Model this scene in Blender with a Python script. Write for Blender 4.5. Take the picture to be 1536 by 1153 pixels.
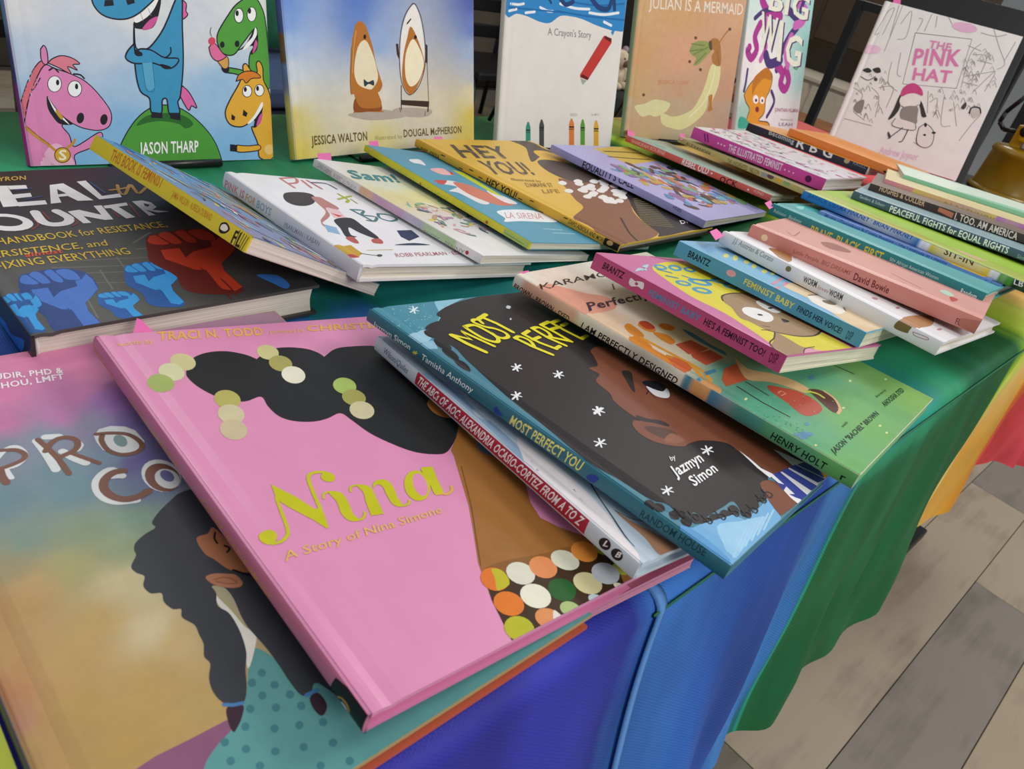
import bpy, bmesh, math, random
from mathutils import Vector, Matrix
from mathutils.geometry import tessellate_polygon

for o in list(bpy.data.objects):
    bpy.data.objects.remove(o, do_unlink=True)
SC = bpy.context.scene
COL = SC.collection

# ------------------------------------------------------------ camera, light, exposure
TABLE_Z = 0.74
right, up, fwd = Vector((0.71308, -0.66262, 0.22904)), Vector((0.22397, 0.52488, 0.82118)), Vector((0.66435, 0.53427, -0.52269))
cam_d = bpy.data.cameras.new('camera')
cam = bpy.data.objects.new('camera', cam_d)
COL.objects.link(cam)
back = -fwd
cam.matrix_world = Matrix(((right.x, up.x, back.x, 0), (right.y, up.y, back.y, -0.12), (right.z, up.z, back.z, 1.031), (0, 0, 0, 1)))
cam_d.sensor_width = 36
cam_d.lens = 36 * 1156 / 1536
cam_d.clip_start = 0.02
cam_d.dof.use_dof = True
cam_d.dof.focus_distance = 0.62
cam_d.dof.aperture_fstop = 20.0
SC.camera = cam

w = bpy.data.worlds.new('world'); SC.world = w; w.use_nodes = True
w.node_tree.nodes['Background'].inputs[0].default_value = (0.93, 0.95, 1.0, 1)
w.node_tree.nodes['Background'].inputs[1].default_value = 0.38


def area(name, loc, target, sx, sy, power, col=(1, 0.97, 0.93)):
    l = bpy.data.lights.new(name, 'AREA'); l.shape = 'RECTANGLE'; l.size = sx; l.size_y = sy
    l.energy = power; l.color = col
    o = bpy.data.objects.new(name, l); COL.objects.link(o); o.location = loc
    o.rotation_euler = (Vector(target) - Vector(loc)).to_track_quat('-Z', 'Y').to_euler()
    return o


area('ceiling_lamp_panel', (2.7, -0.7, 2.9), (0.8, 0.4, 0.7), 1.4, 0.7, 38)
area('ceiling_lamp_panel', (0.3, 2.2, 2.9), (0.8, 0.3, 0.7), 1.2, 0.6, 12)
area('ceiling_lamp_panel', (0.1, -2.8, 2.7), (0.8, 0.4, 0.8), 1.6, 0.9, 54)
area('ceiling_lamp_panel', (4.6, 1.6, 2.9), (4.2, 1.4, 0.0), 1.2, 0.6, 34)
SC.view_settings.view_transform = 'Standard'
SC.view_settings.look = 'None'
SC.view_settings.exposure = 0.06
SC.view_settings.gamma = 1.0
SC.view_settings.use_curve_mapping = False


# ------------------------------------------------------------ helpers
def lin(h):
    if not isinstance(h, str):
        return tuple(h)
    v = [int(h[i:i + 2], 16) / 255 for i in (0, 2, 4)]
    return tuple((c / 12.92 if c <= .04045 else ((c + .055) / 1.055) ** 2.4) for c in v)


MATS = {}


def mat(name, col, rough=0.5, var=0.06, scale=30.0, bump=0.0, bscale=400.0, coat=0.0, metal=0.0, trans=0.0):
    """procedural principled material: base colour broken up by noise, optional fine bump"""
    if name in MATS:
        return MATS[name]
    m = bpy.data.materials.new(name); m.use_nodes = True
    nt = m.node_tree; b = nt.nodes['Principled BSDF']
    tc = nt.nodes.new('ShaderNodeTexCoord'); no = nt.nodes.new('ShaderNodeTexNoise')
    no.inputs['Scale'].default_value = scale; no.inputs['Detail'].default_value = 4
    nt.links.new(tc.outputs['Object'], no.inputs['Vector'])
    r = nt.nodes.new('ShaderNodeValToRGB'); c = lin(col)
    r.color_ramp.elements[0].position = .3; r.color_ramp.elements[1].position = .7
    r.color_ramp.elements[0].color = tuple(max(0, x * (1 - var)) for x in c) + (1,)
    r.color_ramp.elements[1].color = tuple(min(1, x * (1 + var)) for x in c) + (1,)
    nt.links.new(no.outputs['Fac'], r.inputs['Fac']); nt.links.new(r.outputs['Color'], b.inputs['Base Color'])
    b.inputs['Roughness'].default_value = rough; b.inputs['Coat Weight'].default_value = coat; b.inputs['Coat Roughness'].default_value = .28
    b.inputs['Metallic'].default_value = metal; b.inputs['Transmission Weight'].default_value = trans
    if bump:
        n2 = nt.nodes.new('ShaderNodeTexNoise'); n2.inputs['Scale'].default_value = bscale
        nt.links.new(tc.outputs['Object'], n2.inputs['Vector'])
        bp = nt.nodes.new('ShaderNodeBump'); bp.inputs['Strength'].default_value = bump; bp.inputs['Distance'].default_value = 0.001
        nt.links.new(n2.outputs['Fac'], bp.inputs['Height']); nt.links.new(bp.outputs['Normal'], b.inputs['Normal'])
    MATS[name] = m
    return m


def ink_material():
    """printed ink: colour from the artwork's own colour attribute, a little paper mottling"""
    m = bpy.data.materials.new('printed_ink'); m.use_nodes = True
    nt = m.node_tree; b = nt.nodes['Principled BSDF']
    at = nt.nodes.new('ShaderNodeAttribute'); at.attribute_name = 'ink'
    tc = nt.nodes.new('ShaderNodeTexCoord'); no = nt.nodes.new('ShaderNodeTexNoise')
    no.inputs['Scale'].default_value = 90; no.inputs['Detail'].default_value = 8; no.inputs['Roughness'].default_value = .7
    nt.links.new(tc.outputs['Object'], no.inputs['Vector'])
    mr = nt.nodes.new('ShaderNodeMapRange'); mr.inputs['To Min'].default_value = .94; mr.inputs['To Max'].default_value = 1.05
    mr.inputs['From Min'].default_value = .3; mr.inputs['From Max'].default_value = .7
    nt.links.new(no.outputs['Fac'], mr.inputs['Value'])
    vm = nt.nodes.new('ShaderNodeVectorMath'); vm.operation = 'SCALE'
    nt.links.new(at.outputs['Color'], vm.inputs[0]); nt.links.new(mr.outputs['Result'], vm.inputs['Scale'])
    nt.links.new(vm.outputs['Vector'], b.inputs['Base Color'])
    b.inputs['Roughness'].default_value = 0.42; b.inputs['Specular IOR Level'].default_value = .22
    return m


INK = ink_material()


def page_material(name, col):
    """page edges: fine parallel sheet lines along local z"""
    if name in MATS:
        return MATS[name]
    m = bpy.data.materials.new(name); m.use_nodes = True
    nt = m.node_tree; b = nt.nodes['Principled BSDF']
    tc = nt.nodes.new('ShaderNodeTexCoord'); mp = nt.nodes.new('ShaderNodeMapping')
    mp.inputs['Scale'].default_value = (6, 6, 1500)
    no = nt.nodes.new('ShaderNodeTexNoise'); no.inputs['Scale'].default_value = 1.0; no.inputs['Detail'].default_value = 3
    nt.links.new(tc.outputs['Object'], mp.inputs['Vector']); nt.links.new(mp.outputs['Vector'], no.inputs['Vector'])
    r = nt.nodes.new('ShaderNodeValToRGB'); c = lin(col)
    r.color_ramp.elements[0].position = .32; r.color_ramp.elements[1].position = .6
    r.color_ramp.elements[0].color = tuple(x * .62 for x in c) + (1,); r.color_ramp.elements[1].color = c + (1,)
    nt.links.new(no.outputs['Fac'], r.inputs['Fac']); nt.links.new(r.outputs['Color'], b.inputs['Base Color'])
    bp = nt.nodes.new('ShaderNodeBump'); bp.inputs['Strength'].default_value = .4; bp.inputs['Distance'].default_value = .0004
    nt.links.new(no.outputs['Fac'], bp.inputs['Height']); nt.links.new(bp.outputs['Normal'], b.inputs['Normal'])
    b.inputs['Roughness'].default_value = .8
    MATS[name] = m
    return m


def mesh_obj(name, verts, faces, material, parent=None, smooth=False):
    me = bpy.data.meshes.new(name); me.from_pydata(verts, [], faces); me.update()
    if material: me.materials.append(material)
    if smooth:
        for p in me.polygons: p.use_smooth = True
    o = bpy.data.objects.new(name, me); COL.objects.link(o)
    if parent: o.parent = parent
    return o


def bm_obj(name, bm, material, parent=None, smooth=False):
    me = bpy.data.meshes.new(name); bm.to_mesh(me); bm.free()
    if material: me.materials.append(material)
    if smooth:
        for p in me.polygons: p.use_smooth = True
    o = bpy.data.objects.new(name, me); COL.objects.link(o)
    if parent: o.parent = parent
    return o


def add_box(bm, lo, hi, bevel=0.0, rot=None, seg=2):
    c = [(a + b) / 2 for a, b in zip(lo, hi)]; s = [abs(b - a) for a, b in zip(lo, hi)]
    M = Matrix.Translation(c) @ (rot if rot else Matrix.Identity(4)) @ Matrix.Diagonal((s[0], s[1], s[2], 1))
    r = bmesh.ops.create_cube(bm, size=1, matrix=M)
    if bevel:
        vs = r['verts']; es = list({e for v in vs for e in v.link_edges})
        bmesh.ops.bevel(bm, geom=es, offset=bevel, segments=seg, affect='EDGES', profile=.5)


def box(name, lo, hi, material, parent=None, bevel=0.002, seg=2):
    bm = bmesh.new(); add_box(bm, lo, hi, bevel, None, seg); return bm_obj(name, bm, material, parent)


def add_rod(bm, a, b, r, n=10, r2=None):
    a, b = Vector(a), Vector(b); d = b - a
    M = Matrix.Translation((a + b) / 2) @ d.to_track_quat('Z', 'Y').to_matrix().to_4x4()
    bmesh.ops.create_cone(bm, cap_ends=True, segments=n, radius1=r, radius2=r if r2 is None else r2, depth=d.length, matrix=M)


def add_lathe(bm, prof, c, n=32):
    rings = []
    for r, z in prof:
        rings.append([bm.verts.new((c[0] + r * math.cos(2 * math.pi * k / n), c[1] + r * math.sin(2 * math.pi * k / n), c[2] + z)) for k in range(n)])
    for A, B in zip(rings, rings[1:]):
        for k in range(n): bm.faces.new((A[k], A[(k + 1) % n], B[(k + 1) % n], B[k]))
    bm.faces.new(list(reversed(rings[0]))); bm.faces.new(rings[-1])


def empty(name, loc, rot=(0, 0, 0)):
    o = bpy.data.objects.new(name, None); COL.objects.link(o); o.location = loc; o.rotation_euler = rot
    o.empty_display_size = .02
    return o


def tag(o, label=None, cat=None, group=None, kind=None):
    if label: o['label'] = label
    if cat: o['category'] = cat
    if group: o['group'] = group
    if kind: o['kind'] = kind
    return o


# ------------------------------------------------------------ floor of separate planks
floor_m = mat('plank_bed', '4d463c', .8)
floor = box('floor', (-3, -3, -.03), (9, 4, -.003), floor_m, bevel=0)
tag(floor, kind='structure')
PC = {'taupe': ('968874', 'a1937f'), 'grey': ('746c63', '7f776f'), 'tan': ('94876f', 'a0927a'), 'pale': ('a09686', 'aaa192'), 'dark': ('635c4e', '6e675a')}


def plank_material(key):
    m = bpy.data.materials.new('plank_' + key); m.use_nodes = True
    nt = m.node_tree; b = nt.nodes['Principled BSDF']
    tc = nt.nodes.new('ShaderNodeTexCoord'); mp = nt.nodes.new('ShaderNodeMapping'); mp.inputs['Scale'].default_value = (2.2, 26, 1)
    n1 = nt.nodes.new('ShaderNodeTexNoise'); n1.inputs['Scale'].default_value = 1.0; n1.inputs['Detail'].default_value = 8; n1.inputs['Roughness'].default_value = .65
    n2 = nt.nodes.new('ShaderNodeTexNoise'); n2.inputs['Scale'].default_value = 5.0; n2.inputs['Detail'].default_value = 6
    ad = nt.nodes.new('ShaderNodeMath'); ad.operation = 'ADD'
    nt.links.new(tc.outputs['Object'], mp.inputs['Vector']); nt.links.new(mp.outputs['Vector'], n1.inputs['Vector']); nt.links.new(tc.outputs['Object'], n2.inputs['Vector'])
    nt.links.new(n1.outputs['Fac'], ad.inputs[0]); nt.links.new(n2.outputs['Fac'], ad.inputs[1])
    r = nt.nodes.new('ShaderNodeValToRGB'); a, c = PC[key]
    r.color_ramp.elements[0].position = .38 * 2; r.color_ramp.elements[1].position = .6 * 2 if .6 * 2 < 1 else 1.0
    r.color_ramp.elements[0].color = tuple(x * .82 for x in lin(a)) + (1,); r.color_ramp.elements[1].color = tuple(min(1, x * 1.0) for x in lin(c)) + (1,)
    nt.links.new(ad.outputs[0], r.inputs['Fac']); nt.links.new(r.outputs['Color'], b.inputs['Base Color'])
    bp = nt.nodes.new('ShaderNodeBump'); bp.inputs['Strength'].default_value = .25; bp.inputs['Distance'].default_value = .002
    nt.links.new(n1.outputs['Fac'], bp.inputs['Height']); nt.links.new(bp.outputs['Normal'], b.inputs['Normal'])
    b.inputs['Roughness'].default_value = .55
    return m


PM = {k: plank_material(k) for k in PC}
PL = 1.302
bm = bmesh.new(); add_box(bm, (-PL / 2 + .0008, -.0742, -.003), (PL / 2 - .0008, .0742, 0), .0008, None, 1)
plank_meshes = {}
for k in PM:
    me = bpy.data.meshes.new('plank'); bm.to_mesh(me); me.materials.append(PM[k]); plank_meshes[k] = me
bm.free()
rnd = random.Random(11)
known = {(-1, 1.795): 'taupe', (-1, .493): 'grey', (0, .93): 'taupe', (0, -.372): 'dark', (0, 2.232): 'grey', (-2, .9): 'tan', (-2, 2.202): 'taupe'}
for row in range(-5, 24):
    yc = -.117 + .15 * row + .075
    x0 = {-1: .493 - PL, 0: .93 - PL, -2: .9 - PL}.get(row, rnd.random() * -PL)
    x = x0
    while x < 8.4:
        key = rnd.choice(['taupe', 'grey', 'tan', 'pale', 'taupe', 'tan'])
        for (r_, xx), kk in known.items():
            if r_ == row and abs(xx - x) < .02: key = kk
        if x + PL > .1:
            p = bpy.data.objects.new('plank', plank_meshes[key]); COL.objects.link(p)
            p.location = (x + PL / 2, yc, 0); p.parent = floor
        x += PL

# ------------------------------------------------------------ walls
wall_m = mat('wall_paint', '8a8071', .8, .04, 3)
tag(box('wall_back', (-3, 3.56, 0), (9, 3.66, 2.9), wall_m, bevel=0), kind='structure')
tag(box('wall_right', (6.2, -1.2, 0), (6.3, 3.56, 2.9), wall_m, bevel=0), kind='structure')
tag(box('baseboard_back', (-3, 3.54, 0), (6.2, 3.56, .12), mat('baseboard_paint', '3a342c', .6), bevel=.003), kind='structure')
tag(box('baseboard_right', (6.18, -1.2, 0), (6.2, 3.54, .10), mat('baseboard_paint', '3a342c', .6), bevel=.003), kind='structure')

# ------------------------------------------------------------ folding table under the cloth
TX0, TX1, TD = -0.55, 1.85, 0.76
table = tag(empty('folding_table', (.65, .38, 0)), 'long folding table hidden under the rainbow cloth, black foot showing', 'table')
plastic = mat('table_plastic', 'c8c4bc', .5); black_metal = mat('black_metal', '141416', .4)


def tpart(name, lo, hi, m, bevel=.004):
    return box(name, [a - b for a, b in zip(lo, (.65, .38, 0))], [a - b for a, b in zip(hi, (.65, .38, 0))], m, table, bevel)


tpart('tabletop', (TX0 + .01, .012, .70), (TX1 - .01, TD - .012, .7345), plastic)
for lx in (-.35, 1.70):
    for ly in (.07, .69):
        b_ = bmesh.new(); add_rod(b_, (lx - .65, ly - .38, .02), (lx - .65, ly - .38, .70), .014); bm_obj('leg', b_, black_metal, table, True)
    tpart('leg_foot', (lx - .07, .02, 0), (lx + .13, .06, .025), black_metal)
    tpart('leg_foot', (lx - .07, .70, 0), (lx + .13, .74, .025), black_metal)
    b_ = bmesh.new(); add_rod(b_, (lx - .65, .07 - .38, .3), (lx - .65, .69 - .38, .3), .010); bm_obj('leg_brace', b_, black_metal, table, True)


# ------------------------------------------------------------ rainbow cloth
def cloth_material():
    m = bpy.data.materials.new('rainbow_cloth'); m.use_nodes = True
    nt = m.node_tree; N = nt.nodes; L = nt.links; b = N['Principled BSDF']
    at = N.new('ShaderNodeAttribute'); at.attribute_name = 'band'
    tc = N.new('ShaderNodeTexCoord'); mp = N.new('ShaderNodeMapping')
    mp.inputs['Rotation'].default_value = (0, 0, .5); mp.inputs['Scale'].default_value = (26, 2.2, 4)
    n1 = N.new('ShaderNodeTexNoise'); n1.inputs['Scale'].default_value = 1; n1.inputs['Detail'].default_value = 3
    L.new(tc.outputs['Object'], mp.inputs['Vector']); L.new(mp.outputs['Vector'], n1.inputs['Vector'])
    s = N.new('ShaderNodeMath'); s.operation = 'MULTIPLY_ADD'; s.inputs[1].default_value = .11; s.inputs[2].default_value = -.055
    L.new(n1.outputs['Fac'], s.inputs[0])
    a = N.new('ShaderNodeMath'); a.operation = 'ADD'; L.new(at.outputs['Fac'], a.inputs[0]); L.new(s.outputs[0], a.inputs[1])
    d = N.new('ShaderNodeMath'); d.operation = 'MULTIPLY'; d.inputs[1].default_value = .5; L.new(a.outputs[0], d.inputs[0])
    r = N.new('ShaderNodeValToRGB'); L.new(d.outputs[0], r.inputs['Fac'])
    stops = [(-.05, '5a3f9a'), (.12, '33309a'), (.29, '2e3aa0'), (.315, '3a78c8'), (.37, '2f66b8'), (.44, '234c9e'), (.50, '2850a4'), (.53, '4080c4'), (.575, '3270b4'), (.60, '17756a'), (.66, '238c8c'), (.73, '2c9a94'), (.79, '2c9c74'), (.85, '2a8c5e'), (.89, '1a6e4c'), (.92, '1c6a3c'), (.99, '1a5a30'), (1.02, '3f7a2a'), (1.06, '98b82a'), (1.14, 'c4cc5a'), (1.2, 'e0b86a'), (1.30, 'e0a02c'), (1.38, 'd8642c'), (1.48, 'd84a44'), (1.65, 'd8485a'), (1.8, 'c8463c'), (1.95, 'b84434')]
    el = r.color_ramp.elements
    el[0].position = 0; el[0].color = lin(stops[0][1]) + (1,); el[1].position = 1; el[1].color = lin(stops[-1][1]) + (1,)
    for p, c in stops[1:-1]:
        e = el.new(p / 2); e.color = lin(c) + (1,)
    n2 = N.new('ShaderNodeTexNoise'); n2.inputs['Scale'].default_value = 1.0; n2.inputs['Detail'].default_value = 2
    mp2 = N.new('ShaderNodeMapping'); mp2.inputs['Scale'].default_value = (14, 5, 5); mp2.inputs['Rotation'].default_value = (0, 0, .9)
    L.new(tc.outputs['Object'], mp2.inputs['Vector']); L.new(mp2.outputs['Vector'], n2.inputs['Vector'])
    mr = N.new('ShaderNodeMapRange'); mr.inputs['From Min'].default_value = .3; mr.inputs['From Max'].default_value = .7; mr.inputs['To Min'].default_value = .75; mr.inputs['To Max'].default_value = 1.25
    L.new(n2.outputs['Fac'], mr.inputs['Value'])
    vm = N.new('ShaderNodeVectorMath'); vm.operation = 'SCALE'; L.new(r.outputs['Color'], vm.inputs[0]); L.new(mr.outputs['Result'], vm.inputs['Scale'])
    L.new(vm.outputs['Vector'], b.inputs['Base Color'])
    b.inputs['Roughness'].default_value = .6; b.inputs['Specular IOR Level'].default_value = .25
    # woven threads
    w1 = N.new('ShaderNodeTexWave'); w1.inputs['Scale'].default_value = 210; w1.bands_direction = 'X'
    w2 = N.new('ShaderNodeTexWave'); w2.inputs['Scale'].default_value = 210; w2.bands_direction = 'DIAGONAL'
    L.new(tc.outputs['Object'], w1.inputs['Vector']); L.new(tc.outputs['Object'], w2.inputs['Vector'])
    mx = N.new('ShaderNodeMath'); mx.operation = 'MAXIMUM'; L.new(w1.outputs['Fac'], mx.inputs[0]); L.new(w2.outputs['Fac'], mx.inputs[1])
    bp = N.new('ShaderNodeBump'); bp.inputs['Strength'].default_value = .35; bp.inputs['Distance'].default_value = .0006
    L.new(mx.outputs[0], bp.inputs['Height']); L.new(bp.outputs['Normal'], b.inputs['Normal'])
    return m


def interp(x, pts):
    if x <= pts[0][0]: return pts[0][1]
    for (a, u), (b, v) in zip(pts, pts[1:]):
        if x <= b:
            t = (x - a) / (b - a); t = t * t * (3 - 2 * t)
            return u + (v - u) * t
    return pts[-1][1]


HEM_Y = [(-.6, -.05), (.35, -.055), (.65, -.030), (.82, -.038), (1.1, -.008), (1.42, -.004), (1.52, -.05), (1.66, -.10), (1.86, -.13)]
HEM_D = [(-.6, .36), (.45, .34), (.65, .345), (.82, .36), (.95, .34), (1.2, .335), (1.42, .33), (1.55, .36), (1.86, .37)]
RR = .012


def cloth_point(x, s):
    """s: arc position across the table; s<0 the back drop, 0..TD the top, beyond it the front drop"""
    if s < 0:
        d = -s
        return (x, TD + .004 + .02 * d / .35 + .006 * math.sin(x * 19) * d / .3, .74 - d)
    if s <= TD:
        z = .7400 + .0006 * math.sin(x * 21 + s * 9) * math.sin(s * 13 + 2)
        return (x, TD - s, z)
    d = s - TD
    a = min(d / (RR * 1.5708), 1) * 1.5708
    y, z = -RR * math.sin(a), .74 - RR * (1 - math.cos(a))
    e = max(0, d - RR * 1.5708); D = interp(x, HEM_D); f = e / .35
    fold = .010 * math.sin(x * 24 + f * 1.8) + .006 * math.sin(x * 47 - f * 2 + 1) + .004 * math.sin(x * 66 + 7 * f)
    k = f * D / .35
    return (x + .03 * f * math.sin(x * 6), y + interp(x, HEM_Y) * k ** 1.2 + fold * min(1, k * 1.3) * .9 - .002, z - e * D / .35)


def build_cloth():
    cx, V, F, band = 300, [], [], []
    ss = [-.34 + .34 * k / 10 for k in range(10)] + [TD * k / 50 for k in range(51)] + [TD + .004 * k for k in range(1, 6)] + [TD + .02 + .33 * k / 30 for k in range(1, 31)]
    xs = [TX0 - .02 + (TX1 + .02 - TX0 + .02) * i / cx for i in range(cx + 1)]
    for x in xs:
        for s in ss:
            p = cloth_point(x, s); V.append(p)
            yy = min(TD, max(0, p[1]))
            c = x + yy * max(0, 1 - x) * 1.3
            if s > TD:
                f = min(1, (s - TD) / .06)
                if .6 < x < 1.0: c += f * ((.915 + (x - .6) * .18) - c)  # greens go darker over the edge, the drop's shade put into the band colour
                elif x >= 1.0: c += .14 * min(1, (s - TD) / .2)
            band.append(c)
    n = len(ss)
    for i in range(cx):
        for j in range(n - 1):
            F.append((i * n + j, i * n + j + 1, (i + 1) * n + j + 1, (i + 1) * n + j))
    # end drops at both short sides
    for xe, sg in ((TX1 + .02, 1), (TX0 - .02, -1)):
        base = len(V); rows = 20; m_ = 40
        for r in range(rows + 1):
            d = .35 * r / rows
            for k in range(m_ + 1):
                y = TD * k / m_
                lowf = -.13 * (d / .35) if k == 0 and sg > 0 else 0
                V.append((xe + sg * (.004 + .03 * d + .012 * math.sin(y * 30) * d / .35), y + lowf, .7395 - d)); band.append(xe + .05 if sg > 0 else xe + y * 1.3)
        for r in range(rows):
            for k in range(m_):
                a = base + r * (m_ + 1) + k
                q = (a, a + 1, a + m_ + 2, a + m_ + 1)
                F.append(q if sg > 0 else q[::-1])
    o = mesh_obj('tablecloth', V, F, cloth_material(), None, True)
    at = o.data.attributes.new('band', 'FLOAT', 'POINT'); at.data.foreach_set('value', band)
    return o


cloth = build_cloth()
tag(cloth, 'rainbow striped tablecloth covering the long table, blue drop at front', 'tablecloth')


def ribbon(name, pts, half, m, up_=(0, 0, 1)):
    V, F = [], []
    for i, p in enumerate(pts):
        a = Vector(pts[max(0, i - 1)]); b = Vector(pts[min(len(pts) - 1, i + 1)]); d = (b - a).normalized()
        side = d.cross(Vector(up_)).normalized() * half; nn = side.cross(d).normalized() * .0008
        for q in (Vector(p) - side, Vector(p) - nn, Vector(p) + side, Vector(p) + nn): V.append(tuple(q))
    for i in range(len(pts) - 1):
        for k in range(4):
            F.append((i * 4 + k, i * 4 + (k + 1) % 4, i * 4 + 4 + (k + 1) % 4, i * 4 + 4 + k))
    o = mesh_obj(name, V, F, m, cloth, True)
    return o


seam_blue = mat('seam_thread_blue', '5a96dc', .6); seam_green = mat('seam_thread_green', '176a4c', .6)
pts = []
for s in [TD - .06 + .004 * k for k in range(100)]:
    p = cloth_point(.308, s); pts.append((p[0], p[1] - .0015, p[2] + (.0012 if s < TD else 0)))
tag(ribbon('seam', pts, .005, seam_blue, (1, 0, 0) if 0 else (0, -.7, .7)), 'light blue piped seam')
pts = []
for k in range(200):
    x = .30 + 1.52 * k / 199; p = cloth_point(x, TD + .016); pts.append((p[0], p[1] - .0012, p[2]))
tag(ribbon('hem_seam', pts, .0016, seam_green, (0, -1, 0)), 'stitched seam along the table edge')

# ------------------------------------------------------------ flat artwork in cover millimetres
GLYPH = {}


def text_tris(s, bold):
    key = (s, bold)
    if key in GLYPH: return GLYPH[key]
    c = bpy.data.curves.new('lettering', 'FONT'); c.body = s; c.resolution_u = 2
    c.offset = .022 if bold else .004
    if bold: c.space_character = 1.06
    o = bpy.data.objects.new('lettering', c); COL.objects.link(o)
    me = bpy.data.meshes.new_from_object(o.evaluated_get(bpy.context.evaluated_depsgraph_get()))
    me.calc_loop_triangles()
    vs = [(v.co.x, v.co.y) for v in me.vertices]
    tr = [[vs[i] for i in t.vertices] for t in me.loop_triangles]
    bpy.data.objects.remove(o); bpy.data.curves.remove(c); bpy.data.meshes.remove(me)
    if vs:
        x0 = min(v[0] for v in vs); x1 = max(v[0] for v in vs)
        tr = [[((x - x0) / (x1 - x0), y / CAP) for x, y in t] for t in tr]
    GLYPH[key] = tr
    return tr


CAP = 1.0
_h = text_tris('H', 0); CAP = max(y for t in _h for x, y in t); GLYPH.clear()


def catmull(P, closed=True, n=4):
    out = []; m = len(P)
    rng = range(m) if closed else range(m - 1)
    for i in rng:
        g = (lambda k: P[k % m]) if closed else (lambda k: P[min(max(k, 0), m - 1)])
        a, b, c, d = g(i - 1), g(i), g(i + 1), g(i + 2)
        for j in range(n):
            t = j / n
            out.append(tuple(.5 * ((2 * b[k]) + (c[k] - a[k]) * t + (2 * a[k] - 5 * b[k] + 4 * c[k] - d[k]) * t * t + (3 * b[k] - a[k] - 3 * c[k] + d[k]) * t ** 3) for k in (0, 1)))
    if not closed: out.append(tuple(P[-1]))
    return out


def clip_half(poly, k, v, keep_ge):
    out = []
    for i in range(len(poly)):
        a, b = poly[i], poly[(i + 1) % len(poly)]
        ia = (a[k] >= v) if keep_ge else (a[k] <= v); ib = (b[k] >= v) if keep_ge else (b[k] <= v)
        if ia: out.append(a)
        if ia != ib:
            t = (v - a[k]) / (b[k] - a[k]); out.append(tuple(a[j] + (b[j] - a[j]) * t for j in (0, 1)))
    return out


def tess(P):
    if len(P) < 3: return []
    T = tessellate_polygon([[Vector((x, y, 0)) for x, y in P]])
    return [[P[i] for i in t] for t in T]


def stroke_tris(P, w):
    out = []; h = w / 2; L, R_ = [], []
    for i, p in enumerate(P):
        a = P[max(0, i - 1)]; b = P[min(len(P) - 1, i + 1)]; dx, dy = b[0] - a[0], b[1] - a[1]; l = math.hypot(dx, dy) or 1
        nx, ny = -dy / l * h, dx / l * h
        L.append((p[0] + nx, p[1] + ny)); R_.append((p[0] - nx, p[1] - ny))
    for i in range(len(P) - 1):
        out += [[L[i], R_[i], R_[i + 1]], [L[i], R_[i + 1], L[i + 1]]]
    for c, o in ((P[0], P[1]), (P[-1], P[-2])):      # half-round ends
        a0 = math.atan2(c[1] - o[1], c[0] - o[0]) - math.pi / 2
        ring = [(c[0] + h * math.cos(a0 + k * math.pi / 5), c[1] + h * math.sin(a0 + k * math.pi / 5)) for k in range(6)]
        out += [[ring[0], ring[k], ring[k + 1]] for k in range(1, 5)]
    return out


def pairs(a): return [(a[i] / 10, a[i + 1] / 10) for i in range(0, len(a), 2)]


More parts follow.
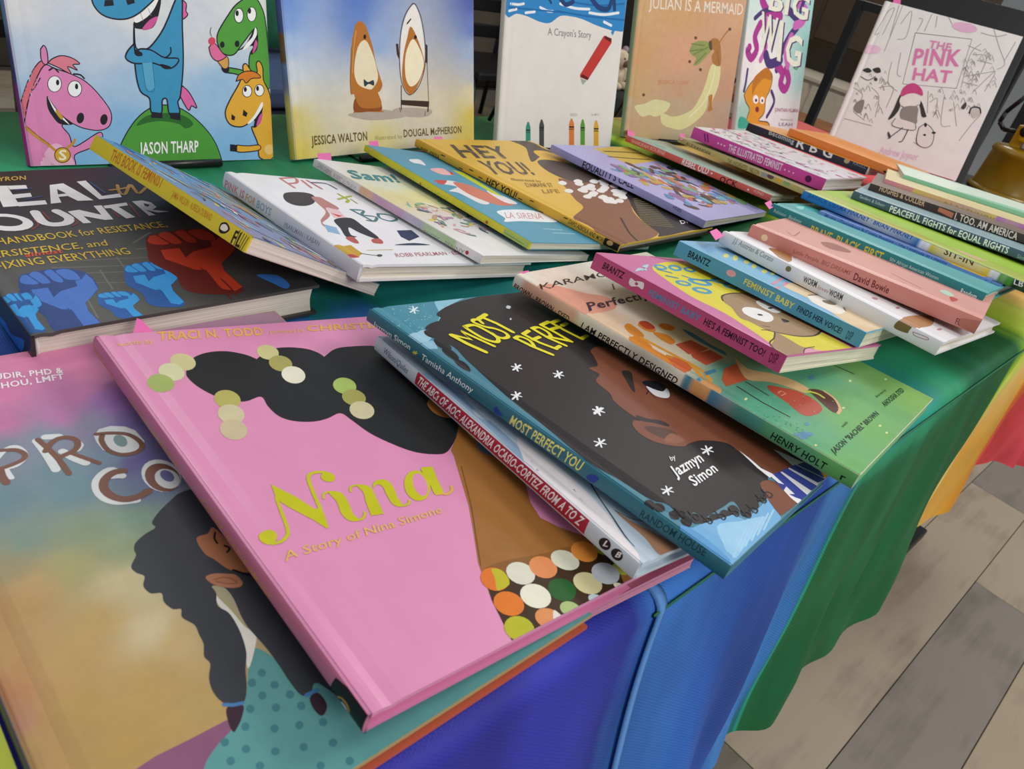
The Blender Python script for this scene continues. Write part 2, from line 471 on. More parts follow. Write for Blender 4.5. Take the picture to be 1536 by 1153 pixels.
def art_mesh(name, ops, rect, fn, strips, layer0, parent):
    """ops in mm; rect = clip rectangle (mm); fn maps (u, v, lift) to local metres; strips = ((axis, [cuts]))"""
    V, F, C = [], [], []
    ax, cuts = strips; u0, v0, u1, v1 = rect
    for li, op in enumerate(ops):
        lift = .00005 + .000004 * (layer0 + li); kind = op[0]; tris = []; cols = None
        if kind in 'PS':
            P = pairs(op[2]); P = catmull(P) if kind == 'S' else P; tris = tess(P)
        elif kind in 'KL':
            P = pairs(op[3]); P = catmull(P, False) if kind == 'K' and len(P) > 2 else P; tris = stroke_tris(P, op[2] / 100)
        elif kind == 'E':
            cx, cy, ux, uy, vx, vy = [q / 10 for q in op[2]]
            ring = [(cx + ux * math.cos(t) + vx * math.sin(t), cy + uy * math.cos(t) + vy * math.sin(t)) for t in [k * math.pi / 10 for k in range(20)]]
            tris = [[ring[0], ring[k], ring[k + 1]] for k in range(1, 19)]
        elif kind == 'D':
            r = op[2] / 100
            for x, y in pairs(op[3]):
                ring = [(x + r * math.cos(k * 1.257), y + r * math.sin(k * 1.257)) for k in range(5)]; tris += [[ring[0], ring[k], ring[k + 1]] for k in (1, 2, 3)]
        elif kind == 'T':
            ox, oy, ax_, ay, bx, by = [q / 10 for q in op[3]]
            tris = [[(ox + ax_ * x + bx * y, oy + ay * x + by * y) for x, y in t] for t in text_tris(op[2], op[4])]
        elif kind == 'G':
            src = [(a / 10, b / 10, lin(c)) for a, b, c in op[2]]
            nu, nv = (44, 44) if ax == 0 else (150, 3)
            cols = []; pw = 1.6 if ax == 0 else 2.5

            def shade(u, v):
                W = 0; acc = [0, 0, 0]
                for a, b, c in src:
                    w_ = 1 / ((u - a) ** 2 + ((v - b) if ax == 0 else 0) ** 2 + 2.0) ** pw; W += w_
                    for k in range(3): acc[k] += c[k] * w_
                return [q / W for q in acc]
            US = [u0 + (u1 - u0) * i / nu for i in range(nu + 1)]; VS = [v0 + (v1 - v0) * j / nv for j in range(nv + 1)]
            if ax == 0: US = sorted(set([u for u in US if u > 21 or u == u0] + [c for c in cuts if c > u0]))
            else: VS = sorted([v0, v1] + [c for c in cuts if v0 < c < v1])
            for i in range(len(US) - 1):
                for j in range(len(VS) - 1):
                    q = [(US[i + a], VS[j + b]) for a, b in ((0, 0), (1, 0), (1, 1), (0, 1))]
                    base = len(V)
                    for u, v in q: V.append(fn(u, v, lift)); C.append(shade(u, v))
                    F.append((base, base + 1, base + 2, base + 3))
            continue
        c = lin(op[1])
        for t in tris:
            if (t[1][0] - t[0][0]) * (t[2][1] - t[0][1]) - (t[1][1] - t[0][1]) * (t[2][0] - t[0][0]) < 0: t = t[::-1]
            lo0 = min(p[0] for p in t); hi0 = max(p[0] for p in t); lo1 = min(p[1] for p in t); hi1 = max(p[1] for p in t)
            if hi0 <= u0 or lo0 >= u1 or hi1 <= v0 or lo1 >= v1: continue
            if lo0 < u0: t = clip_half(t, 0, u0, True)
            if hi0 > u1: t = clip_half(t, 0, u1, False)
            if lo1 < v0 and t: t = clip_half(t, 1, v0, True)
            if hi1 > v1 and t: t = clip_half(t, 1, v1, False)
            if len(t) < 3: continue
            pcs = [t]
            for cv in cuts:
                nxt = []
                for q in pcs:
                    a_, b_ = min(p[ax] for p in q), max(p[ax] for p in q)
                    if a_ < cv < b_:
                        for kg in (True, False):
                            h = clip_half(q, ax, cv, kg)
                            if len(h) > 2: nxt.append(h)
                    else: nxt.append(q)
                pcs = nxt
            for q in pcs:
                base = len(V)
                for p in q: V.append(fn(p[0], p[1], lift)); C.append(c)
                F.append(tuple(range(base, base + len(q))))
    if not F: return None
    o = mesh_obj(name, V, F, INK, parent)
    at = o.data.color_attributes.new('ink', 'FLOAT_COLOR', 'POINT')
    flat = []
    for c in C: flat += [min(1, c[0]), min(1, c[1]), min(1, c[2]), 1]
    at.data.foreach_set('color', flat)
    return o


# ------------------------------------------------------------ a book
def groove(x, kind):
    """height offset of the cover surface at x metres from the spine"""
    z = 0.0
    if x < .004: z -= .0011 * (1 - x / .004) ** 2 if kind != 'board' else .0005 * (1 - x / .004) ** 2
    if kind == 'hard': z -= .0009 * math.exp(-((x - .010) / .0028) ** 2)
    return z


def build_book(b, art):
    """local frame: x from spine to fore edge, y from foot to head, z up out of the front cover"""
    w, h, T, kind = b['w'], b['h'], b['T'], b['kind']; tp = b.get('taper', 0.0)
    root = empty(b['name'], b['loc'], b['rot']); tag(root, b['label'], b.get('cat', 'book'), b.get('group'))
    gloss = b.get('gloss', .45)
    key = b['id']
    cm = mat('cover_' + key, b['cover'], gloss, .03, 40, coat=b.get('coat', .15)); sm = mat('spine_' + key, b['spine'], gloss, .03, 40, coat=.2)
    bmn = mat('back_' + key, b.get('backc', b['cover']), gloss, .03)
    ins = {'hard': .003, 'board': .0006, 'paper': .0004}[kind]; cb = {'hard': .0022, 'board': .0016, 'paper': .0005}[kind]

    def z(x, zz): return T - (T - zz) * (1 - tp * x / w)
    xs = [0, .0005, .001, .002, .004, .006, .008, .010, .012, .015, .02] + [.02 + (w - .02) * k / 4 for k in range(1, 5)]

    def slab(name, top, zb_, m, y0, y1):
        V, F = [], []
        for x in xs:
            for y in (y0, y1):
                zt = T + groove(x, kind) if top else z(x, cb)
                V.append((x, y, zt)); V.append((x, y, zt - cb))
        for i in range(len(xs) - 1):
            a = i * 4; c = a + 4
            F += [(a, c, c + 2, a + 2), (a + 1, a + 3, c + 3, c + 1), (a, a + 1, c + 1, c), (a + 2, c + 2, c + 3, a + 3)]
        e = (len(xs) - 1) * 4
        F += [(0, 2, 3, 1), (e, e + 1, e + 3, e + 2)]
        return mesh_obj(name, V, F, m, root)
    fc = slab('front_cover', True, 0, cm, 0, h)
    slab('back_cover', False, 0, bmn, 0, h)
    # rounded spine
    bulge = {'hard': .0013, 'board': .0002, 'paper': .0004}[kind]

    def bx(zz):
        t = (zz / T) * 2 - 1
        return -bulge * math.sqrt(max(0, 1 - t * t * .96)) if kind != 'board' else -bulge
    zs = [T * (.5 - .5 * math.cos(math.pi * k / 10)) for k in range(11)]; zs[-1] = T + groove(0, kind)
    V, F = [], []
    for zz in zs:
        for y in (0, h):
            V.append((bx(min(zz, T)), y, zz)); V.append((bx(min(zz, T)) * 0 + .0012, y, zz))
    for i in range(10):
        a = i * 4; c = a + 4
        F += [(a, c, c + 2, a + 2), (a + 1, a + 3, c + 3, c + 1), (a, a + 1, c + 1, c), (a + 2, c + 2, c + 3, a + 3)]
    F += [(0, 2, 3, 1), (40, 41, 43, 42)]
    spn = mesh_obj('spine', V, F, sm, root)
    # page block with a slightly hollow fore edge
    pm = page_material('pages_' + b.get('pages', 'e6ddcb'), b.get('pages', 'e6ddcb'))
    V, F = [], []; nz = 8
    for k in range(nz + 1):
        zz = cb + (T - 2 * cb) * k / nz; hol = .0016 * math.sin(math.pi * k / nz) if kind == 'hard' else 0
        xr = w - ins - hol
        for x in (.0011, xr):
            for y in (ins, h - ins): V.append((x, y, z(x, zz) if k < nz else T - cb - .0002 + (groove(.01, kind) if x < .01 else 0)))
    for k in range(nz):
        a = k * 4; c = a + 4
        F += [(a, a + 2, c + 2, c), (a + 2, a + 3, c + 3, c + 2), (a + 3, a + 1, c + 1, c + 3), (a + 1, a, c, c + 1)]
    e = nz * 4; F += [(0, 1, 3, 2), (e, e + 2, e + 3, e + 1)]
    mesh_obj('page_block', V, F, pm, root)
    # printed artwork: sub-parts of the cover and of the spine
    W, H_, TT = w * 1e3, h * 1e3, T * 1e3
    tabs = []
    for surf, host in (('front_cover', fc), ('spine', spn)):
        layer = 0
        for part, ops in art.get(surf, {}).items():
            tabs += [o for o in ops if o[0] == 'TAB']; ops = [o for o in ops if o[0] != 'TAB']
            if not ops: continue
            if surf == 'front_cover':
                art_mesh(part, ops, (.25, .25, W - .25, H_ - .25), lambda u, v, l: (u / 1e3, v / 1e3, T + groove(u / 1e3, kind) + l),
                         (0, [.5, 1, 2, 4, 6, 8, 10, 12, 15, 20]), layer, host)
            else:
                art_mesh(part, ops, (.25, -TT + .25, H_ - .25, -.4), lambda u, v, l: (bx(T + v / 1e3) - l, u / 1e3, T + v / 1e3),
                         (1, [q * 1e3 - TT for q in zs[1:-1]]), layer, host)
            layer += len(ops)
    for op in tabs:
        P = [(x / 1e3, y / 1e3) for x, y in pairs(op[2])]; n = len(P); zt = T - cb - .001
        V = [(x, y, zt) for x, y in P] + [(x, y, zt - .0003) for x, y in P]
        F = [tuple(range(n)), tuple(range(2 * n - 1, n - 1, -1))] + [(i, i + n, (i + 1) % n + n, (i + 1) % n) for i in range(n)]
        tag(mesh_obj('sticky_tab', V, F, mat('pink_tab', 'f070b4', .6), root), 'pink sticky tab')
    # stitched head band at foot of hardcovers
    if kind == 'hard':
        b_ = bmesh.new(); add_rod(b_, (.003, ins, T * .5 - (T * .5 - cb) * .9), (.003, ins, T * .5 + (T * .5 - cb) * .9), .0012, 8)
        bm_obj('head_band', b_, mat('head_band', 'd8d2c8', .7), root, True)
    return root


ART = {
 'nina': {
  'front_cover': {
   'illustration': [
["S","262829",[310,2303,398,2430,506,2482,623,2478,717,2421,758,2362,766,2366,890,2448,1011,2457,1127,2418,1180,2357,1192,2309,1202,2313,1323,2384,1460,2392,1631,2363,1693,2247,1673,1939,1639,1684,1623,1440,1527,1337,1353,1216,1255,1219,1145,1282,1059,1398,1003,1511,974,1642,947,1722,846,1695,750,1690,651,1725,597,1787,585,1887,593,1984,486,1961,389,2010,327,2110,299,2216]],
["P","9e6a34",[1379,1220,1503,1318,1649,1460,1711,1282,1638,848,1521,677,1483,559,1530,461,1617,354,1660,245,1691,94,1733,-77,1686,-272,967,-374,667,-214,731,-24,815,222,914,433,1041,619,1156,793,1253,972,1359,1166]],
["K","6b4420",61,[1341,1078,1169,788,1020,570,915,415]],
["P","3f2a17",[904,385,1008,374,1209,332,1410,293,1652,239,1635,118,1573,33,1496,-95,823,-56,731,-24,815,222]],
["S","8a5c2c",[927,393,1086,385,1292,343,1480,321,1450,275,1265,280,1116,309,968,331]],
["S","b0703a",[1545,1665,1620,1711,1669,1634,1685,1491,1574,1502,1528,1568]],
["S","b5962f",[1604,1334,1630,1306,1629,1234,1595,1265]],
["E","54748f",[1616,1163,29,-54,-49,-34]],
["E","cdc592",[338,2410,55,-41,-43,-80]],
["E","d3d2a6",[239,2323,54,-41,-42,-79]],
["E","a3b265",[145,2233,55,-42,-39,-75]],
["E","cbc58c",[864,2423,53,-38,-50,-77]],
["E","a8a35c",[877,2287,56,-40,-53,-79]],
["E","e6e2cc",[889,2153,56,-41,-57,-82]],
["E","a9c266",[1135,1973,57,-41,-60,-76]],
["E","a6a35a",[1120,1846,57,-42,-58,-72]],
["E","cfc8a0",[1092,1716,58,-43,-62,-75]],
["E","b8b063",[407,2003,55,-42,-48,-78]],
["E","d0c6a0",[365,1869,54,-42,-48,-78]],
["E","cbbb98",[316,1739,54,-42,-48,-77]],
["E","b5b92f",[1652,231,33,-47,-50,-25]],
["E","b4b840",[1625,77,28,-41,-42,-20]],
["E","e5dcc0",[1513,-6,21,-30,-22,-10]],
["E","dcdac8",[1072,291,41,-59,-68,-41]],
["E","e08d56",[1216,272,41,-59,-71,-41]],
["E","d9dac2",[1369,259,43,-62,-67,-37]],
["E","dd8c3a",[1524,259,41,-59,-75,-40]],
["E","e07a2a",[878,170,41,-59,-66,-40]],
["E","e9e6d0",[1036,147,43,-61,-71,-41]],
["E","1f5c22",[1194,117,40,-57,-72,-39]],
["E","d2c998",[1360,89,42,-61,-72,-37]],
["E","b9bfc6",[1511,94,42,-60,-77,-38]],
["E","b9b82a",[820,37,39,-56,-66,-38]],
["E","de9058",[993,17,36,-52,-57,-31]],
["E","a9c07c",[1139,8,29,-42,-46,-24]],
["E","b8c5cc",[1314,-7,22,-31,-33,-16]],
["E","e0762c",[919,317,39,-56,-66,-43]],
["S","c0b928",[950,375,991,348,990,297,961,258,903,252,882,260,923,318]],
["S","e4e0d4",[1053,41,1064,12,1061,-11,1008,-17,1003,-7]],
   ],
   'author_lettering': [
["T","e6bb66","words by",[69,2640,193,-11,12,41],0],
["T","e2b055","TRACI N. TODD",[300,2657,639,-35,31,92],1],
["T","e6bb66","pictures by",[990,2633,240,-13,18,42],0],
["T","e2b055","CHRISTIAN ROBINSON",[1248,2623,1453,-76,33,71],1],
   ],
   'title': [
["P","c3c21e",[284,1282,293,1265,347,1163,387,1052,413,1047,380,915,370,914,342,986,280,1108,256,1176]],
["K","c3c21e",162,[261,1184,235,1089,206,980,184,940,140,915,100,927]],
["E","c3c21e",[104,965,36,-15,-21,-41]],
["K","c3c21e",190,[374,922,412,1042,446,1171,475,1262,511,1291,550,1289,587,1270]],
["E","c3c21e",[573,1238,29,-21,-23,-31]],
["S","c3c21e",[514,1135,555,1126,574,1091,560,1018,540,950,546,911,525,903,493,926,489,981,513,1058]],
["K","c3c21e",119,[467,1103,483,1130,515,1137,546,1123]],
["K","c3c21e",132,[518,916,555,907,585,922,599,943]],
["S","c3c21e",[677,1131,717,1121,737,1088,720,1025,684,905,674,902,625,909,620,919,649,1007,678,1075]],
["K","c3c21e",124,[621,1102,639,1130,675,1134,706,1117]],
["S","c3c21e",[744,1086,780,1126,827,1130,854,1106,849,1048,824,976,812,917,789,915,768,946,781,1014,799,1078,781,1102]],
["K","c3c21e",125,[785,922,823,913,853,919,867,937]],
["E","c3c21e",[985,1023,86,7,-47,-111]],
["E","e08fb8",[1004,1023,46,5,-34,-85]],
["S","c3c21e",[1092,1133,1153,1130,1163,1118,1120,1012,1086,921,1045,917,1031,935,1067,1031]],
["K","d9b04e",154,[1056,931,1094,906,1141,919,1162,948]],
["T","e2b95e","A Story of Nina Simone",[102,805,875,-11,16,50],0],
   ],
   'tabs': [
["TAB","ef8fc0",[200,2770,304,2982,321,2964,340,2774]],
   ],
  },
  'spine': {
   'lettering': [
["T","c9934a","TRACI N. TODD",[2792,-83,-400,-24,-47,35],0],
["T","c9934a","CHRISTIAN ROBINSON",[2257,-98,-626,13,-41,37],0],
["T","c9934a","A STORY OF NINA SIMONE",[1381,-84,-663,-7,-35,38],0],
["P","17161a",[225,-108,207,-20,-43,42,-7,-103]],
["E","b98a3c",[131,-89,-15,33,-41,0]],
["E","17161a",[131,-89,-10,21,-33,0]],
["E","d8d8d8",[124,-89,-4,10,-22,0]],
   ],
  },
 },
 'pro': {
  'front_cover': {
   'illustration': [
["G","",[[289,3353,"dd86ac"],[681,3073,"dd86ac"],[921,2845,"dc85ad"],[482,2769,"d57fa9"],[791,2639,"c678ab"],[922,2485,"9c72b4"],[671,2451,"bf7db0"],[411,2500,"c578a4"],[928,2266,"7c6fa8"],[790,2352,"8f8fa8"],[579,2335,"8393a5"],[365,2329,"7c8b98"],[767,2053,"7a93a4"],[542,2039,"73909a"],[862,1965,"655d94"],[261,1936,"6b8a92"],[544,1882,"6d8f97"],[710,1571,"84a08c"],[495,1582,"87987a"],[281,1666,"7d9388"],[587,1412,"8f9c7a"],[161,1557,"98906e"],[390,1410,"a3a06c"],[528,1252,"c4b58e"],[242,1374,"b89a68"],[196,2450,"8a7b98"],[81,1943,"6b8a92"],[821,1740,"6a7a98"],[178,1304,"b4925a"],[99,1323,"b08a5c"],[373,1086,"b89c62"],[39,1094,"b5905e"],[245,964,"ba9a60"],[580,889,"c0a570"],[419,725,"b89a5e"],[-2,938,"b37e58"],[179,761,"b59558"],[521,535,"b89c62"],[261,535,"b59558"],[40,686,"b08f5c"],[-93,1178,"b38f60"],[-3,769,"b0806a"],[543,940,"cdbf9b"],[1092,1053,"7a9c96"],[607,1200,"c0b48c"],[341,320,"b59558"],[-17,377,"b59558"]]],
["P","8b5a78",[267,421,336,430,455,426,596,425,599,382,525,345,436,285,312,140,16,262,153,410]],
["S","5f9d9b",[828,658,788,620,749,564,692,472,601,386,518,349,443,291,331,126,514,-194,878,-367,2010,-304,2374,-152,2464,175,1800,298,1303,382,1052,370,907,409,874,484,865,585]],
["D","3d7b80",97,[990,100]],
["E","447f86",[795,538,13,-9,-9,-17]],
["E","447f86",[743,518,13,-8,-9,-17]],
["E","447f86",[810,464,13,-9,-9,-16]],
["E","447f86",[749,447,13,-8,-8,-16]],
["E","447f86",[838,394,13,-9,-9,-16]],
["E","447f86",[685,420,13,-8,-8,-16]],
["E","447f86",[766,373,13,-8,-8,-16]],
["E","447f86",[849,327,13,-9,-9,-16]],
["E","447f86",[637,364,12,-8,-8,-15]],
["E","447f86",[720,298,12,-8,-8,-15]],
["E","447f86",[802,260,13,-8,-9,-15]],
["E","447f86",[882,222,13,-9,-9,-15]],
["E","447f86",[550,348,12,-8,-7,-15]],
["E","447f86",[599,283,12,-8,-7,-14]],
["E","447f86",[679,217,12,-8,-8,-14]],
["E","447f86",[771,175,12,-8,-8,-14]],
["E","447f86",[868,129,13,-9,-9,-14]],
["E","447f86",[535,271,12,-8,-7,-14]],
["E","447f86",[609,198,12,-8,-7,-14]],
["E","447f86",[784,77,12,-8,-8,-13]],
["E","447f86",[881,33,12,-9,-9,-13]],
["E","447f86",[672,121,12,-8,-7,-13]],
["E","447f86",[884,-59,12,-9,-9,-13]],
["E","447f86",[565,131,11,-8,-7,-13]],
["S","e6e4d8",[818,1045,819,966,833,881,843,770,866,727,831,663,759,584,807,720,818,830,802,930]],
["S","3c3f45",[972,1655,887,1620,808,1567,761,1519,762,1482,712,1465,657,1434,634,1396,628,1358,588,1307,592,1264,613,1228,589,1179,598,1127,635,1106,625,1058,639,1005,667,988,653,945,678,886,673,831,668,779,645,724,650,681,618,622,605,554,621,487,675,458,715,508,751,589,786,649,807,720,819,799,819,874,798,932,822,995,824,1041,863,1011,870,935,855,837,851,765,857,704,865,627,867,529,865,450,872,367,909,356,955,378,1048,187,1243,480,1164,1190,1119,1600]],
["S","3d2a35",[618,471,670,449,644,405,609,374,592,368,595,413]],
["L","4d7fb5",152,[614,488,641,468,673,457]],
["S","3d2a35",[894,340,932,341,932,276,892,246,881,291]],
["L","4d7fb5",163,[888,357,935,354]],
["S","b07350",[887,1334,943,1339,983,1362,1003,1207,1016,1045,970,1046,932,1085,915,1120,898,1180,878,1234]],
["S","b5795a",[822,1099,861,1101,905,1075,937,1049,943,996,919,978,878,997,834,1044]],
["K","8f5a44",60,[846,1069,896,1056,923,1008,888,1017,850,1055]],
["K","1d1a1c",90,[974,1330,955,1296,953,1261]],
["K","1d1a1c",102,[974,1232,986,1208,966,1190]],
["K","1d1a1c",110,[941,1080,975,1032,1005,1001]],
   ],
   'title': [
["K","d9dedd",421,[560,2318,613,2299]],
["K","d9dedd",403,[516,2304,524,2198,526,2055]],
["K","d9dedd",405,[593,2177,618,2109,656,2046]],
["K","d9dedd",383,[765,1883,741,1949,696,1939,652,1897,633,1834,641,1768,681,1717,759,1691]],
["K","d9dedd",251,[302,2208,377,2291,423,2297,443,2248,434,2198,384,2157,337,2160]],
["K","d9dedd",238,[344,2167,343,2125,346,2077]],
["K","7d5748",250,[326,2304,382,2288,421,2270,442,2227,426,2190,377,2171,321,2162]],
["K","7d5748",345,[320,2157,315,2098,319,2055]],
["K","d9dedd",234,[560,2318,613,2299]],
["K","d9dedd",239,[516,2304,524,2198,526,2055]],
["K","d9dedd",270,[593,2177,618,2109,656,2046]],
["K","d9dedd",233,[670,2232,683,2191,657,2157]],
["K","7d5748",282,[524,2312,543,2223,559,2126,566,2003]],
["K","7d5748",298,[527,2208,574,2265,626,2282,670,2250,670,2197,633,2157,557,2138]],
["K","7d5748",257,[620,2152,651,2104,707,2021]],
["P","d9dedd",[758,2238,797,2280,856,2284,916,2251,948,2199,955,2098,933,2049,879,2017,798,2038,756,2110,751,2182]],
["E","7a9494",[854,2146,16,-42,-25,-31]],
["K","7d5748",269,[772,2244,835,2226,903,2183,933,2109,925,2053,882,2027,818,2040,777,2100,776,2182,793,2222]],
["K","d9dedd",327,[765,1883,741,1949,696,1939,652,1897,633,1834,641,1768,681,1717,759,1691]],
["K","d9dedd",223,[721,1894,759,1881]],
["K","7d5748",410,[784,1917,738,1923,687,1890,663,1829,675,1766,716,1719,772,1710,828,1728]],
["E","d9dedd",[923,1809,58,-89,-64,-92]],
["E","7d5748",[923,1793,52,-78,-56,-80]],
["E","d9dedd",[938,1774,37,-56,-39,-55]],
["E","6f6f9c",[945,1793,16,-41,-23,-25]],
   ],
   'author_lettering': [
["T","f6ecf2","UDIR, PHD &",[493,2896,316,-55,9,52],1],
["T","f6ecf2","SHOU, LMFT",[469,2805,326,-23,9,52],1],
   ],
  },
 },
 'aoc': {
  'front_cover': {
   'illustration': [
["S","9db8d8",[10,1846,133,1697,101,1415,112,1199,88,1000,29,775,12,920,29,1241,28,1567]],
["S","c9d6e4",[84,1418,130,1356,141,1299,69,1286,40,1344]],
["S","efe8ea",[151,1087,189,977,197,779,176,509,131,309,80,164,26,30,-119,-25,-132,124,-136,374,-63,665,-14,832]],
["S","b98a6b",[221,357,240,266,290,167,354,13,341,-13,173,-2,203,135,208,276]],
["K","45464c",93,[273,586,223,487,198,428,123,242,86,112]],
["K","45464c",74,[120,583,103,511,91,482]],
["K","45464c",55,[221,357,259,281,332,216,346,107]],
   ],
  },
  'spine': {
   'lettering': [
["P","b02a3f",[1858,-86,1865,2,349,-5,344,-90]],
   ],
   'title': [
["T","f2eef0","THE ABCs OF AOC: ALEXANDRIA OCASIO-CORTEZ FROM A TO Z",[1843,-73,-1453,4,-15,55],1],
   ],
   'author_lettering': [
["T","4f5f86","Wilson/Quiles",[2226,-67,-274,-2,-9,41],0],
   ],
   'emblem': [
["E","2a1d22",[214,-47,-12,32,-34,-6]],
["E","2a1d22",[130,-47,-11,31,-33,-6]],
["T","f0e8e8","L",[221,-63,-27,14,-5,36],1],
["T","f0e8e8","B",[136,-64,-27,13,-5,35],1],
   ],
  },
 },
 'mpy': {
  'front_cover': {
   'illustration': [
["P","4b8fa3",[-10,2745,645,2732,416,2390,-34,2093,10,2372,-51,2668]],
["S","8ec3d6",[617,2689,746,2705,986,2706,828,2656,707,2605,709,2501,631,2595,390,2438,472,2488,549,2608]],
["S","a8cfe0",[210,2349,362,2412,413,2359,325,2304,237,2333]],
["S","9cc8dc",[-26,2321,175,2357,150,2261,4,2226,-13,2279]],
["S","8fbdd4",[7,2216,125,2237,82,2140,5,2159]],
["D","dfeef2",34,[97,2511,135,2489,330,2647,22,2448,129,2595,388,2505,324,2509,318,2619,169,2397,163,2441,354,2648,266,2474,167,2653,336,2509,187,2387,177,2375,120,2432,114,2391,455,2638,77,2601,387,2518,281,2571,215,2547,131,2495,150,2390,168,2375,190,2342,331,2615,198,2350,322,2475,341,2599,296,2477,156,2643,190,2343,41,2452,207,2619,96,2448,468,2657,328,2653,314,2560,198,2343,118,2369,167,2640,323,2657,92,2549,303,2617,29,2439,84,2395,377,2540,177,2509,226,2478,194,2475,355,2494,140,2453,115,2577,364,2488,299,2663,153,2494,25,2502,334,2648]],
["L","dfeef2",116,[296,2627,346,2587]],
["L","dfeef2",114,[355,2653,288,2562]],
["L","dfeef2",114,[381,2633,263,2582]],
["S","2c2728",[437,2439,469,2529,844,2648,1459,2689,2661,2520,3266,1381,2441,730,2045,54,1647,-13,1352,271,996,176,798,154,560,154,602,248,476,258,308,267,227,271,225,332,111,317,120,384,134,454,68,547,49,710,17,916,68,1341,119,1699,167,1967,211,2126,153,2314]],
["E","2c2728",[190,2288,35,-53,-43,-32]],
["E","2c2728",[307,2390,116,24,-27,-38]],
["E","2c2728",[533,2478,139,47,-23,-38]],
["E","2c2728",[159,2173,12,-67,-44,-27]],
["E","2c2728",[119,2063,0,-72,-43,-23]],
["E","2c2728",[89,1931,1,-70,-42,-22]],
["E","2c2728",[1027,197,4,-34,-70,-10]],
["E","2c2728",[862,170,5,-33,-66,-10]],
["E","2c2728",[711,163,5,-32,-62,-9]],
["E","2c2728",[574,159,5,-31,-59,-9]],
["E","2c2728",[511,209,5,-31,-58,-10]],
["E","2c2728",[409,216,5,-30,-55,-10]],
["E","2c2728",[300,234,6,-30,-53,-10]],
["E","2c2728",[216,253,6,-29,-51,-10]],
["E","2c2728",[185,292,6,-29,-51,-10]],
["E","2c2728",[99,312,6,-29,-49,-10]],
["E","2c2728",[84,378,6,-29,-49,-11]],
["E","2c2728",[63,459,6,-30,-49,-12]],
["E","2c2728",[19,498,6,-30,-49,-12]],
["P","79b4e0",[212,243,463,189,491,126,737,130,1003,152,811,29,731,-8,27,-26,-18,-1,-14,295]],
["S","9fd0f0",[239,194,442,139,669,62,276,30,79,26]],
["S","5d9fd4",[25,315,77,220,32,25,-36,51,-45,201]],
["K","a9d4ef",92,[434,94,79,26]],
["K","a9d4ef",94,[503,89,160,25]],
["K","a9d4ef",97,[574,84,243,25]],
["K","a9d4ef",99,[647,79,330,24]],
["K","a9d4ef",102,[722,73,420,24]],
["K","a9d4ef",105,[799,68,513,23]],
["S","7e4a36",[1384,1787,1590,1789,1761,1532,1646,1158,1684,881,1782,500,1603,185,1331,204,1246,222,1238,343,1255,476,1266,584,1087,686,924,711,863,707,762,757,677,839,660,933,709,1014,776,1040,819,1024,825,1137,857,1254,919,1321,962,1465,1092,1519,1084,1605,1205,1608,1307,1705]],
["S","2c2728",[856,1073,914,1010,995,960,1012,901,974,895,902,963,819,1024]],
["S","55382e",[786,965,872,933,958,859,949,791,893,773,808,807,763,874,753,927]],
["S","8d5a44",[913,836,955,779,928,739,835,757,759,807]],
["S","35302e",[1355,1487,1437,1456,1311,1359,1171,1262,1164,1287,1262,1398]],
["S","26262c",[1383,1325,1472,1322,1550,1274,1530,1195,1441,1170,1381,1242,1363,1276]],
["S","f2f3f7",[1360,1277,1394,1219,1444,1179,1530,1195,1497,1153,1410,1110,1335,1128,1304,1184]],
["K","2c2220",79,[1322,1261,1307,1230,1238,1206]],
["K","2c2220",78,[1305,1214,1283,1180,1268,1150]],
["P","f0eef0",[1271,490,1258,414,1221,311,1246,222,1166,229,1191,324]],
["P","f0eef0",[1613,370,1643,315,1698,166,1534,175]],
["S","7e4a36",[1008,235,1132,217,1151,152,1114,22,1034,6,803,16,797,36,879,134]],
["P","f0eef0",[1193,227,1709,182,1750,-2,1616,-23,1062,-7,1079,56]],
["P","3d4b9e",[1240,235,1335,220,1245,-19,1132,-5]],
["P","3d4b9e",[1357,222,1456,207,1467,-9,1345,5]],
["P","3d4b9e",[1479,209,1581,193,1648,-3,1519,12]],
["P","3d4b9e",[1600,187,1706,171,1785,-3,1650,12]],
["P","3d4b9e",[1184,212,1170,171,1209,125,1111,114]],
["P","3d4b9e",[1110,78,1182,44,1143,8,1122,36]],
["P","d9b43a",[1726,60,1750,-2,1664,-15,1664,16]],
["L","eef0f2",134,[573,1237,631,1186]],
["L","eef0f2",132,[643,1248,562,1175]],
["L","eef0f2",131,[673,1222,533,1201]],
["L","eef0f2",119,[240,1009,292,961]],
["L","eef0f2",117,[301,1017,232,953]],
["L","eef0f2",117,[327,992,206,977]],
["L","eef0f2",136,[968,633,1028,579]],
["L","eef0f2",133,[1043,637,953,576]],
["L","eef0f2",133,[1074,609,924,603]],
["L","eef0f2",110,[229,538,278,490]],
["L","eef0f2",108,[286,540,221,489]],
["L","eef0f2",108,[311,516,197,513]],
["L","eef0f2",137,[438,1809,488,1766]],
["L","eef0f2",135,[497,1825,429,1751]],
["L","eef0f2",134,[523,1803,405,1772]],
["L","eef0f2",143,[695,1645,748,1601]],
["L","eef0f2",140,[759,1660,685,1587]],
["L","eef0f2",140,[786,1638,659,1609]],
["L","eef0f2",123,[134,1562,179,1522]],
["L","eef0f2",121,[186,1575,128,1511]],
["L","eef0f2",120,[209,1555,105,1530]],
["L","eef0f2",131,[576,1240,624,1197]],
["L","eef0f2",129,[634,1250,566,1188]],
["L","eef0f2",128,[659,1228,542,1209]],
["L","c9cfd2",177,[1221,2495,1243,2478]],
["L","c9cfd2",176,[1250,2505,1214,2468]],
["L","c9cfd2",176,[1261,2496,1203,2476]],
["E","c9cfd2",[1065,2328,10,-2,-16,-13]],
["K","2c2728",80,[197,352,169,288,216,294,206,323,159,317]],
["K","2c2728",81,[245,292,217,229,264,234,255,263,207,257]],
